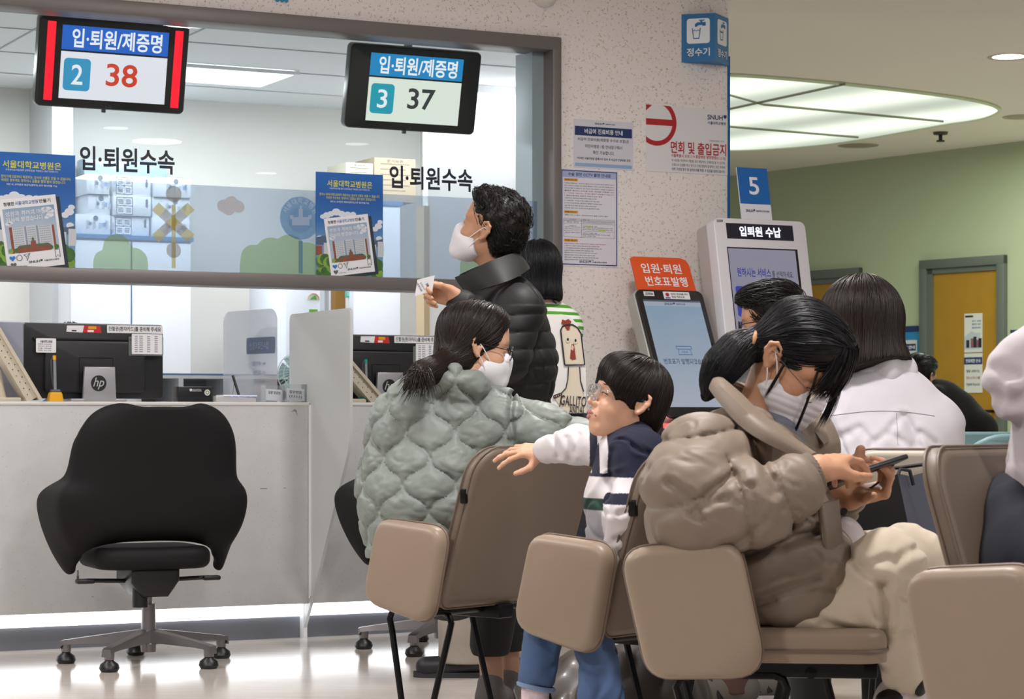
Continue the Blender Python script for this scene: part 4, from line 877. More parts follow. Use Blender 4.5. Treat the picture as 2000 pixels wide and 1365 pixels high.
for k, s_ in enumerate(L2): ww = (.72, .6, .64, .5, .56, .52, .58, .5)[k]; g.text(s_, -w * .43 + ww * w / 2, h * (-.268 - k * .0235), ww * w, h * .012, -.0008, 5 if k == 0 else 2, .003)
snuh(g, -w * .08, -h * .452, w * .2, h * .022, -.0008, 0, 0, '서울대학교병원', w * .26)
part(t, 'lettering', g, [M_NAVY, M_WTXT, M_INK, mat('band_lilac', '#a9b5dc', .5), mat('tab_amber', '#e0a53a', .5), M_RED2, mat('table_head', '#c9c8d2', .5), mat('highlight_green', '#c4ee3a', .5)])
cx, cz, w, h = wall_rect(1260, 1421, 204, 342)
z1 = hit(W, 1261, 204, WALLY).z; z0 = hit(W, 1261, 334, WALLY).z; cz = (z0 + z1) / 2; h = z1 - z0; x0 = hit(W, 1261, 250, WALLY).x; x1 = xc - .004; cx = (x0 + x1) / 2; w = x1 - x0
t = thing('no_entry_notice', 'large white notice with red circle sign at the right corner of the wall', 'notice', at(W, (cx, WALLY - .0025, cz)))
part(t, 'sheet', MB().box(-w / 2, w / 2, 0, .002, -h / 2, h / 2), mat('notice_white', '#e6e4e6', .35))
g = MB(); k = w / 161; zc = h * .5 - 28.5 * k; ccx = -w / 2 + 20 * k; r1, r0 = 39.5 * k, 31.5 * k
ring = []                                         # ring clipped by the sheet's left and top edges
def clip(p): return (max(-w / 2, p[0]), min(h / 2, p[1]))
N = 48
for i in range(N):
    a, b_ = 2 * PI * i / N, 2 * PI * (i + 1) / N
    q = [clip((ccx + rr * math.cos(t_), zc + rr * math.sin(t_))) for rr, t_ in ((r0, a), (r1, a), (r1, b_), (r0, b_))]
    if abs(sum(q[j][0] * q[(j + 1) % 4][1] - q[(j + 1) % 4][0] * q[j][1] for j in range(4))) > 1e-7: g.poly(q, -.0006, 0)
g.box(-w / 2, ccx + r0 + .003, -.0007, 0, zc - 5 * k, zc + 5.5 * k, 0)
g.poly([(-w / 2, h / 2), (-w / 2, h / 2 - 10 * k), (-w / 2 + 12 * k, h / 2)], -.0006, 0)
g.text('면회 및 출입금지', w * .5 - 58 * k, -h * .115, 110 * k, h * .185, -.0008, 0, .018)
g.text('서울특별시 코로나19 종합병원 행정명령(21.2.15)', w * .5 - 58 * k, -h * .245, 108 * k, h * .058, -.0008, 0, .012)
for j, s_ in enumerate(('위 사항을 위반하여 적발될 경우 해당자는 강제퇴실 될 수 있으며,', '코로나19 감염병 확산 등으로 인해 병원에 발생하는 모든 피해에', '대해 구상권 청구 등 법적조치를 취할 수 있음을 알려드립니다.')): g.text(s_, w * .5 - 58 * k, -h * (.315 + .065 * j), 106 * k, h * .045, -.0008, 1 if j < 2 else 2, .003 + .006 * (j == 2))
g.text('* 원내에 보호자 1인 외', w * .5 - 22 * k, h * .015, 30 * k, h * .028, -.0008, 1, .0)
snuh(g, w * .5 - 22 * k, h * .375, 38 * k, h * .075, -.0008, 2, 2, '서울대학교병원', 36 * k, True)
part(t, 'lettering', g, [M_RED2, M_GREYP, M_NAVY])
# small blue letters cut by the top edge
c = hit(W, 550, -8, WALLY - .006)
single('wall_lettering', 'small blue letters cut off at the top edge above the window', 'lettering', MB().text('ces', 0, 0, .058, .05, 0, 0, .03), mat('letter_blue', '#1f7fae', .5), at(W, c))

# ---- water dispenser sign: a wedge standing out from the wall
ws = thing('water_sign', 'blue wedge-shaped water dispenser sign high on the wall corner', 'sign', W)
A = hit(W, 1331, 70, WALLY); zt = A.z; zb_ = hit(W, 1331, 113, WALLY).z
yA = WALLY
# apex of the wedge at pixel column 1397
B = hit(W, 1397, 70, WALLY - .10); C = hit(W, 1423, 70, WALLY - .005)
tri = [(A.x, WALLY), (B.x, WALLY - .10), (C.x, WALLY - .005)]
zt = hit(W, 1397, 25, WALLY - .10).z; zb_ = hit(W, 1397, 119, WALLY - .10).z
b = MB(); b.add([(x, y, z) for z in (zb_, zt) for x, y in tri], [(0, 1, 2), (5, 4, 3), (0, 3, 4, 1), (1, 4, 5, 2), (2, 5, 3, 0)])
part(ws, 'body', b, mat('sign_blue', '#1f6fa8', .5), sharp=10)
def face(p, q, sh=.0012):
    d = Vector((q[0] - p[0], q[1] - p[1], 0)); L = d.length; d.normalize(); n_ = Vector((d.y, -d.x, 0))
    return L, (lambda x, y, z: tuple(Vector((p[0], p[1], 0)) + d * x + n_ * (sh - y) + Vector((0, 0, z))))
g = MB()
for p, q in ((tri[0], tri[1]), (tri[1], tri[2])):
    L, fn = face(p, q); H_ = zt - zb_; c0 = L * .5
    g.prism(rrect(L * .16, L * .84, zb_ + H_ * .38, zb_ + H_ * .90, L * .08, 4), 0, .001, 0, fn=fn)
    mx = L * .5; mz = zb_ + H_ * .64
    gl = [(-.20, .08), (-.155, -.22), (.035, -.22), (.08, .08), (.05, .08), (.015, -.19), (-.135, -.19), (-.17, .08)]
    g.poly([(mx + a * L * .95, mz + c * H_ * .75) for a, c in gl], -.0008, 1, fn)
    g.tube([fn(mx + a * L * .95, -.001, mz + c * H_ * .75) for a, c in ((-.165, .0), (-.11, .025), (-.06, -.005), (-.01, .025), (.04, 0))], L * .012, 4, 1)
    tap = [(-.10, .12), (-.10, .20), (-.02, .25), (.06, .25), (.06, .29), (.02, .29), (.02, .32), (.19, .32), (.19, .29), (.12, .29), (.12, .25), (.22, .25), (.22, .14), (.12, .14), (.12, .165), (.02, .165), (-.03, .14), (-.03, .12)]
    g.poly([(mx + a * L * 1.0, mz + c * H_ * .72) for a, c in tap][::-1], -.0008, 1, fn)
    g.text('정수기', L * .5, zb_ + H_ * .2, L * .68, H_ * .17, -.0008, 0, .016, fn=fn)
part(ws, 'pictogram', g, [M_WTXT, mat('sign_blue', '#1f6fa8', .5)])

# ============================================================ KIOSKS
def kiosk_frame(u, v, y, tilt): p = hit(W, u, v, y); return at(W, p) @ Matrix.Rotation(R(tilt), 4, 'X')
# ticket machine: frame origin at the middle of the head's top edge, leaning back
ang = -26
K = kiosk_frame(1306, 566, -.02, ang)
def kl(M, u, v, y=0.0): p = hit(M, u, v, y); return p.x, p.z
t = thing('ticket_kiosk', 'black ticket kiosk with orange header and pale blue screen by the wall', 'kiosk', K)
w = (kl(K, 1371, 568)[0] - kl(K, 1241, 565)[0]) / 2; zb = -.66
zs0 = kl(K, 1290, 586)[1]; zs1 = kl(K, 1335, 795)[1]; zb = kl(K, 1340, 802)[1] - .03
part(t, 'head', MB().prism(rrect(-w, w, zb, 0, .028, 5), 0, .05, 0, .004), mat('kiosk_black', '#18181a', .25, coat=.3))
part(t, 'rim', MB().prism(rrect(-w - .006, w + .004, zb - .002, .003, .03, 5), .012, .075, 0, .004, back=True), mat('kiosk_rim', '#b9b8b2', .4, .3))
sw = w * .85
s = MB(); s.poly([(-sw, zs1), (sw, zs1), (sw, zs0), (-sw, zs0)], -.0008, 0).poly([(-sw, zs0 - .028), (sw, zs0 - .028), (sw, zs0 - .008), (-sw, zs0 - .008)], -.0012, 1).poly([(-sw, zs0 - .008), (sw, zs0 - .008), (sw, zs0), (-sw, zs0)], -.0012, 2)
m_s = art_mat('kiosk_screen_sky', ['#c9d2e2', '#b4c6dc', '#9fbcd6'], zs1, zs0, .6, 5); b_ = m_s.node_tree.nodes['Principled BSDF']
cr = [n for n in m_s.node_tree.nodes if n.type == 'VALTORGB'][0]; m_s.node_tree.links.new(cr.outputs[0], b_.inputs['Emission Color']); b_.inputs['Emission Strength'].default_value = .55
for l in list(m_s.node_tree.links):
    if l.to_socket == b_.inputs['Base Color']: m_s.node_tree.links.remove(l)
b_.inputs['Base Color'].default_value = (.02, .02, .02, 1); b_.inputs['Roughness'].default_value = .15
part(t, 'screen', s, [m_s, screen_mat('kiosk_bar', '#b9c4d6', .6), screen_mat('kiosk_bar_dark', '#6f7686', .45)])
g = MB(); snuh(g, -.015, zs0 - .018, .05, .011, -.002, 0, 0, '서울대학교병원', .045)
zi = kl(K, 1325, 684)[1]
for L in ([(-.045, .022), (.045, .022), (.045, .006), (.032, .006), (.04, -.026), (-.04, -.026), (-.032, .006), (-.045, .006), (-.045, .022)], [(-.032, .006), (.032, .006)]): g.tube([(x * .8, -.002, zi + z * .8) for x, z in L], .0014, 4, 1)
g.text('번호표', 0, zi - .008, .03, .010, -.002, 1, .01); g.text('번호표가 발행되었습니다.', 0, kl(K, 1325, 706)[1], sw * 1.62, .026, -.002, 0, .004)
g.box(-w * .78, -w * .48, -.002, 0, -.032, -.012, 2).text('20006', -w * .63, -.022, w * .24, .012, -.003, 3, .02)
g.box(-w * .20, w * .58, -.002, 0, -.044, -.010, 2).text('온라인 항균필름 부착', w * .27, -.021, w * .5, .009, -.003, 3, .01).text('안심 키오스크', w * .22, -.034, w * .38, .010, -.003, 3, .02)
g.poly(circ(-w * .09, -.024, .009, 16), -.003, 4).box(-w * .16, -w * .02, -.003, 0, -.042, -.036, 1)
part(t, 'lettering', g, [M_NAVY, mat('print_blue2', '#3c78b4', .5), M_WHT, M_INK, M_RED2])
oz = .15; o_ = MB(); a0 = kl(K, 1237, 500, .0); 
oh = kl(K, 1296, 499)[1]
o_.prism([(-w * .86, .003), (w * .90, .003)] + [(w * .88 - .0 + x * 1, z) for x, z in ((0, oh - .03), (-.01, oh - .01), (-.035, oh))] + [(-w * .83 + .012, oh), (-w * .84, oh - .008), (-w * .845, oh - .02)], .015, .022, 0, .001)
hd = part(t, 'header', o_, mat('header_orange', '#e2541d', .5), 'orange header sign')
g = MB(); g.text('입원·퇴원', .0, oh * .66, w * 1.2, oh * .28, .0138, 0, .012).text('번호표발행', .01, oh * .29, w * 1.25, oh * .28, .0138, 0, .012)
part(hd, 'lettering', g, M_WTXT)
# column under the head stands upright
KI = K.inverted(); base = W.inverted() @ K.translation
def wcol(x0, x1, y0, y1, z0, z1): return [KI @ W @ Vector((x, y, z)) for z in (z0, z1) for x, y in ((x0, y0), (x1, y0), (x1, y1), (x0, y1))]
BX = [(0, 3, 2, 1), (4, 5, 6, 7), (0, 1, 5, 4), (1, 2, 6, 5), (2, 3, 7, 6), (3, 0, 4, 7)]
hz0 = (W.inverted() @ (K @ Vector((0, 0.05, zb)))); bx = base.x
cb_ = MB(); cb_.add(wcol(bx - w * .8, bx + w * .8, hz0.y - .07, hz0.y + .10, 0.03, hz0.z + .02), BX)
part(t, 'column', cb_, mat('kiosk_black', '#18181a', .25, coat=.3))
part(t, 'base', MB().add(wcol(bx - w, bx + w, hz0.y - .16, hz0.y + .16, 0.0, 0.03), BX), mat('kiosk_base', '#2b2b2d', .4))
pr = W.inverted() @ P(1300, 832, (K @ Vector((0, 0, zb))).y - .08)
part(t, 'slot_light', MB().add(wcol(pr.x - .022, pr.x + .022, hz0.y - .076, hz0.y - .068, pr.z - .008, pr.z + .01), BX), emis('slot_red', '#ff2a2a', 9.0), 'glowing red slot light')
# payment kiosk
K2 = kiosk_frame(1478, 428, -.06, -11)
t = thing('payment_kiosk', 'tall white payment kiosk with dark LED strip at the wall corner', 'kiosk', K2, None)
x0 = kl(K2, 1393, 424)[0]; x1 = kl(K2, 1572, 431)[0]; zb = kl(K2, 1500, 900)[1]
part(t, 'head', MB().prism(rrect(x0, x1, zb, 0, .03, 5), 0, .06, 0, .006), mat('kiosk_white', '#e3e1e6', .35))
part(t, 'side_shell', MB().prism(rrect(x0 - .0, x1 - .004, zb + .004, -.006, .03, 5), .055, .14, 0, .004), mat('kiosk_grey', '#b8b0ae', .4))
cxk = (x0 + x1) / 2
za, zb2 = kl(K2, 1480, 438)[1], kl(K2, 1480, 468)[1]; xa, xb = kl(K2, 1419, 452)[0], kl(K2, 1549, 455)[0]
led = part(t, 'led_strip', MB().box(xa, xb, -.001, .004, zb2, za), mat('led_black', '#202030', .3))
part(led, 'lettering', MB().text('입퇴원 수납', (xa + xb) / 2, (za + zb2) / 2, (xb - xa) * .62, (za - zb2) * .66, -.002, 0, .03), emis('led_white', '#f2f4ff', 1.3))
zs0 = kl(K2, 1480, 487)[1]; zs1 = zb + .06; xa, xb = kl(K2, 1422, 490)[0], kl(K2, 1553, 492)[0]
part(t, 'screen_bezel', MB().box(xa - .004, xb + .012, -.0006, .003, zs1, zs0 + .006), mat('bezel_black', '#121214', .3))
s = MB(); s.poly([(xa, zs1), (xb, zs1), (xb, zs0), (xa, zs0)], -.0012, 0)
zt_ = kl(K2, 1480, 560)[1]; s.prism(rrect(xa + .016, xa + (xb - xa) * .47, zt_ - .13, zt_, .01, 4), -.0022, -.0014, 1).prism(rrect(xa + (xb - xa) * .53, xb - .016, zt_ - .13, zt_, .01, 4), -.0022, -.0014, 2).prism(rrect(xa + .016, xa + (xb - xa) * .47, zt_ - .28, zt_ - .15, .01, 4), -.0022, -.0014, 1)
part(t, 'screen', s, [screen_mat('pay_screen', '#a3a1b4', .62), screen_mat('pay_tile', '#4145b0', .7), screen_mat('pay_tile2', '#9a9ab8', .6)])
zt2 = kl(K2, 1480, 533)[1]; xm = (xb - xa)
g = MB(); g.text('원하시는 서비스', xa + xm * .345, zt2, xm * .50, xm * .115, -.003, 0, .02).text('를 선택하세요.', xa + xm * .77, zt2 - .004, xm * .32, xm * .085, -.003, 1, .004)
g.text('5039', x0 + .03, -.015, .03, .011, -.001, 1, .03)
part(t, 'lettering', g, [mat('pay_ink', '#3c3fae', .5), M_INK])
hz0 = (W.inverted() @ (K2 @ Vector((cxk, 0.07, zb)))); KI = K2.inverted()
part(t, 'column', MB().add(wcol(hz0.x - .16, hz0.x + .16, hz0.y - .05, hz0.y + .10, 0.03, hz0.z + .02), BX), mat('kiosk_white', '#e3e1e6', .35))
part(t, 'base', MB().add(wcol(hz0.x - .2, hz0.x + .2, hz0.y - .2, hz0.y + .16, 0.0, 0.03), BX), mat('kiosk_grey', '#b8b0ae', .4))
# number five standing on top
t = thing('number_sign', 'blue and white number 5 sign standing on the white kiosk', 'sign', K2)
x0, x1 = kl(K2, 1449, 424, .03)[0], kl(K2, 1508, 426, .03)[0]; h = kl(K2, 1468, 328, .03)[1]; w = x1 - x0; cx = (x0 + x1) / 2
part(t, 'board', MB().prism([(x0, .003), (x1, .003), (x1, h), (x0, h)], .03, .036, 0), mat('board_white', '#e6e8ee', .4))
g = MB(); g.poly([(x0, h * .32), (x1, h * .32), (x1, h), (x0, h)], .0292, 0).text('5', cx, h * .66, w * .33, h * .33, .0284, 1, .012); snuh(g, cx - w * .2, h * .19, w * .3, h * .055, .0284, 2, 2, '서울대학교어린이병원', w * .44)
part(t, 'print', g, [mat('board_blue', '#1767b8', .45), M_WTXT, M_NAVY])

# ============================================================ ON THE GREEN WALL
def gnotice(name, label, cat, u0, u1, v0, v1, y, fill, body=None):
    um = (u0 + u1) / 2; x0 = hit(G, u0, v0, y).x; x1 = hit(G, u1, v0, y).x; z1 = hit(G, um, v0, y).z; z0 = hit(G, um, v1, y).z
    t = thing(name, label, cat, at(G, ((x0 + x1) / 2, y, (z0 + z1) / 2))); w, h = (x1 - x0), (z1 - z0)
    part(t, 'sheet', MB().box(-w / 2, w / 2, -.004, 0, -h / 2, h / 2), fill); return t, w, h
M_PAP = mat('door_paper', '#d8d9d4', .6)
t, w, h = gnotice('door_notice', 'white picture notice on the ochre door, upper sheet', 'notice', 1884, 1919, 612, 688, -.013, M_PAP)
g = MB(); g.text('환자 경험', w * .18, h * .30, w * .5, h * .05, -.0045, 1, .01).text('불편한 점은', w * .18, h * .22, w * .5, h * .05, -.0045, 1, .01).text('말씀하세요', w * .18, h * .13, w * .5, h * .05, -.0045, 1, .02)
g.box(-w * .45, 0, -.0045, -.004, h * .40, h * .45, 2).poly([(-w * .5, -h * .42), (w * .4, -h * .42), (w * .4, 0), (w * .15, -.0), (-w * .1, h * .04), (-w * .5, -h * .1)], -.0042, 0)
for k, c in enumerate((-.3, -.05, .1, .25, .38)): g.box(w * c - .015, w * c + .015, -.005, -.004, -h * .38, -h * (.18 - .04 * (k % 3)), 3 if k % 2 else 2)
part(t, 'print', g, [mat('print_pale_grey', '#b9c3cc', .6), M_BLUE, M_INK, mat('print_plum', '#8a5a66', .6)])
t, w, h = gnotice('door_notice', 'white text notice with navy band on the ochre door, lower sheet', 'notice', 1884, 1919, 690, 767, -.013, M_PAP)
g = MB(); g.box(-w * .5, w * .5, -.005, -.004, h * .22, h * .40, 0).text('면회제한 안내', 0, h * .31, w * .8, h * .1, -.0056, 1, .01)
for k, s_ in enumerate(('병동 내에서는', '반드시 마스크를', '착용해 주십시오')): g.text(s_, 0, h * (.05 - .17 * k), w * .75, h * .07, -.005, 2 if k != 1 else 3, .01)
part(t, 'print', g, [M_NAVY, M_WTXT, M_INK, M_RED2])
t, w, h = gnotice('door_slip', 'small white slip above the handle of the ochre door', 'notice', 1938, 1961, 768, 791, -.013, M_PAP)
g = MB(); [g.box(-w * .35, w * .3, -.005, -.004, -h * .1 - k * h * .15, -h * .06 - k * h * .15) for k in range(2)]; part(t, 'print', g, M_RED2)
t, w, h = gnotice('room_plate', 'small blue and white room plate right of the ochre door', 'sign', 1974, 1991, 644, 661, -.001, M_PAP)
g = MB(); g.box(-w * .5, w * .5, -.005, -.004, h * .1, h * .5, 0).box(-w * .4, w * .4, -.005, -.004, -h * .25, -h * .12, 1); part(t, 'print', g, [M_NAVY, M_GREYP])
t, w, h = gnotice('notice_board', 'blue notice board left of the ochre door', 'notice board', 1745, 1797, 637, 720, -.001, mat('board_cyan', '#2f88bd', .5))
g = MB(); g.box(-w * .5, w * .5, -.006, -.004, h * .36, h * .5, 0).box(-w * .3, w * .40, -.006, -.004, -h * .42, h * .17, 1).text('진료 안내', w * .08, h * .0, w * .5, h * .08, -.0075, 2, .01); g.box(-w * .28, w * .36, -.0068, -.006, -h * .08, h * .08, 3)
g.text('진료 안내', w * .06, 0, w * .5, h * .09, -.0075, 1, .01)
part(t, 'print', g, [M_NAVY, M_PAP, M_WTXT, M_NAVY])
# ============================================================ CHAIRS
M_TAN = mat('tan_vinyl', '#968472', 0.42, bump=(420, .06, .0006)); M_TANSHADE = mat('tan_vinyl_shaded', '#78695b', 0.5, bump=(420, .06, .0006)); M_PIPE = mat('tan_piping', '#6f5d4f', .5)  # backrest vinyl is a darker copy: shade on the backs painted in
M_LEG = mat('black_steel', '#141416', .35, .6); M_TANLIT = mat('tan_vinyl_lit', '#cfc4b4', .42)  # pale vinyl has the light on one chair's rear painted in
def frame2(o, d):                                # chair frame: x = the way the sitter faces
    return Matrix.Translation(Vector(o)) @ Matrix.Rotation(R(d), 4, 'Z')
def cushion(pts, y0, y1, bev, fn=None):
    b = MB(); b.prism(pts, y0, y1, 0, bev, 5, True, fn); return b
def smooth_poly(corners, rs, n=6):
    """polygon with individually rounded corners"""
    out = []; L = len(corners)
    for i in range(L):
        p0, p, p1 = (Vector(corners[i - 1]), Vector(corners[i]), Vector(corners[(i + 1) % L])); r = rs[i] if isinstance(rs, (list, tuple)) else rs
        a = (p0 - p).normalized(); c = (p1 - p).normalized(); ang = a.angle(c); t = r / math.tan(ang / 2); s = p + a * t; e = p + c * t
        for k in range(n + 1):
            q = k / n; out.append(tuple((1 - q) ** 2 * s + 2 * q * (1 - q) * p + q * q * e))
    return out
def waiting_chair(label, u, v, zpad, facing, side, pad=True, back='full', col=None, hidden_pad=False, recl=.13, pad_slant=.05, Y=None, depth=.245, btop=.775, pshift=0, zipp=True):
    """(u, v) is the rear lower corner of the side pad, at height zpad"""
    Y = Y or (CAMZ - zpad) / (v - HZ) * F
    M0 = frame2((0, 0, 0), facing); cn = M0 @ Vector((-.205, side * .285, 0)); w = P(u, v, Y); o = (w.x - cn.x, w.y - cn.y, 0)
    T = frame2(o, facing); t = thing('waiting_chair', label, 'chair', T, 'tan waiting room chairs')
    c = col or M_TAN; cb = col or M_TANSHADE
    # seat
    s = MB(); pts = rrect(-.225, .225, -.175, depth, .06, 6)      # x = across, z = along
    s.prism(pts, .385, .45, 0, .022, 5, False, fn=lambda x, y, z: (z, x, .835 - y))
    part(t, 'seat', s, c)
    sp = MB(); sp.tube([(q[1], q[0], .408) for q in rrect(-.226, .226, -.176, depth + .001, .06, 6)], .0035, 6, 0, True); part(t, 'seat_piping', sp, M_PIPE)
    # backrest: y axis of the prism is the thickness direction
    if back == 'full':
        z0, z1 = .372, btop; hw = .24
        def fb(x, y, z):
            k = (z - z0) / (z1 - z0); bow = .035 * (x / hw) ** 2
            return (-.215 - recl * k + y + bow * .6, x, z)
    else:
        z0, z1 = .46, .74; hw = .215
        def fb(x, y, z):
            k = (z - z0) / (z1 - z0); return (-.185 - .012 * k + y, x + .02, z)
    pb_ = rrect(-hw, hw, z0, z1, (.03, .03, .075, .075), 7)
    bk = MB()
    g = [p for p in pb_]
    bk.prism(g, 0, .042, 0, .016, 4, True, fn=fb)
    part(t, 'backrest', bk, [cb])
    for yy in (.010, .034):
        pp = MB(); pp.tube([fb(x * 1.002, yy, z + (.001 if z > .6 else 0)) for x, z in rrect(-hw - .001, hw + .001, z0 - .001, z1 + .001, (.03, .03, .075, .075), 7)], .0026, 6, 0, True); part(t, 'back_piping', pp, M_PIPE)
    if back == 'full' and zipp:
        q = fb(side * (hw + .001), .02, .655); part(t, 'zip_pull', MB().box(q[0] - .014, q[0] + .006, q[1] - .006, q[1] + .006, q[2] - .018, q[2] + .018, 0, .004), M_LEG)
    if pad:
        h = .262; d = .225; sl = pad_slant
        cs = [(-.205 + pshift, zpad), (-.260 + pshift, zpad + h - .018), (-.26 + d + pshift, zpad + h), (-.205 + d + pshift, zpad + sl)]
        po = smooth_poly(cs, (.055, .05, .05, .06)); y0 = side * .262; y1 = side * .315
        b = MB(); b.prism(po, min(y0, y1), max(y0, y1), 0, .02, 5, True)
        part(t, 'side_pad', b, c)
        pp = MB(); pp.tube([(x, y0 + side * .016, z) for x, z in smooth_poly([(a * 1.0 + (.003 if i > 1 else -.003) * 0, z) for i, (a, z) in enumerate(cs)], (.055, .05, .05, .06))], .004, 6, 0, True); part(t, 'pad_piping', pp, M_PIPE)
        part(t, 'pad_bracket', MB().box(-.17, -.12, min(side * .2, y0), max(side * .2, y0), .37, .385), M_LEG)
    f = MB(); fx = min(.235, depth + .06); f.box(-.205, fx, -.03, .03, .335, .372, 0, .006).box(-.19, fx - .035, -.2, -.18, .365, .387).box(-.19, fx - .035, .18, .2, .365, .387).cyl((-.14, -.235, .365), (-.14, .235, .365), .016).cyl((min(.1, fx - .06), -.2, .365), (min(.1, fx - .06), .2, .365), .012)
    part(t, 'under_frame', f, M_LEG)
    for y in (-.16, .16):
        xs = (-.16, .06)
        L = MB(); pts = [(xs[0] + .085, y * 1.12, .006), (xs[0] + .012, y, .30), (xs[0] + .004, y, .33), (xs[0] + .012, y, .348), (xs[0] + .03, y, .355), (xs[1] - .03, y, .355), (xs[1] - .012, y, .348), (xs[1] - .004, y, .33), (xs[1] - .012, y, .30), (xs[1] - .085, y * 1.12, .006)]
        L.tube(pts, .0085, 8); part(t, 'leg', L, M_LEG)
    return t
CH1 = waiting_chair('tan waiting chair with the boy\'s hand on its backrest', 845, 1222, .335, 140, 1, depth=.02)
CH2 = waiting_chair('tan waiting chair the boy in the navy sweater sits on', 1166, 1283, .335, 140, 1, depth=.06)
CH3 = waiting_chair('tan waiting chair under the woman with the phone', 1266, 1325, .36, -6, -1, back='low', pad_slant=.005)
CH4 = waiting_chair('tan waiting chair at the right edge before the person in white hoodie', 1885, 1400, .362, -38, -1, Y=3.62, btop=.80, pshift=-.05, zipp=False)
CH5 = waiting_chair('waiting chair back, coloured pale as if lit, below the white shirt', 1606, 1200, .335, 82, 1, pad=False, col=M_TANLIT, Y=5.48)
CH6 = waiting_chair('tan waiting chair carrying the black paper bag', 1560, 1200, .335, -6, -1, pad=False, back='low', Y=4.93)
# teal bucket chairs further back
M_TEAL = mat('teal_plastic', '#7fa3a6', .4)
def teal_chair(u, Y, facing, label):
    p = P(u, 815, Y); T = frame2((p.x, p.y, 0), facing); t = thing('bucket_chair', label, 'chair', T, 'teal chairs in the back')
    b = MB(); z0, z1, hw = .50, .80, .23
    b.prism(rrect(-hw, hw, z0, z1, (.03, .03, .13, .13), 8), 0, .03, 0, .012, 4, True, fn=lambda x, y, z: (-.22 - .09 * (z - z0) / .3 + y + .05 * (x / hw) ** 2, x, z)); part(t, 'backrest', b, M_TEAL)
    part(t, 'seat', MB().prism(rrect(-.22, .22, -.22, .22, .07, 6), .40, .43, 0, .012, 4, True, fn=lambda x, y, z: (z, x, .84 - y)), M_TEAL)
    f = MB().box(-.2, -.17, -.03, .03, .40, .62).box(-.2, .2, -.03, .03, .37, .41); part(t, 'under_frame', f, M_LEG)
    for y in (-.18, .18):
        for x in (-.18, .18): part(t, 'leg', MB().tube([(x * 1.1, y * 1.05, .004), (x * .9, y, .385)], .012, 8), M_LEG)
teal_chair(1866, 8.3, 100, 'teal chair beside the white shirt, partly hidden'); teal_chair(1952, 7.3, 100, 'teal chair in front of the ochre door, widest of the teal backs'); teal_chair(1995, 9.6, 100, 'teal chair behind the widest teal one, barely showing')

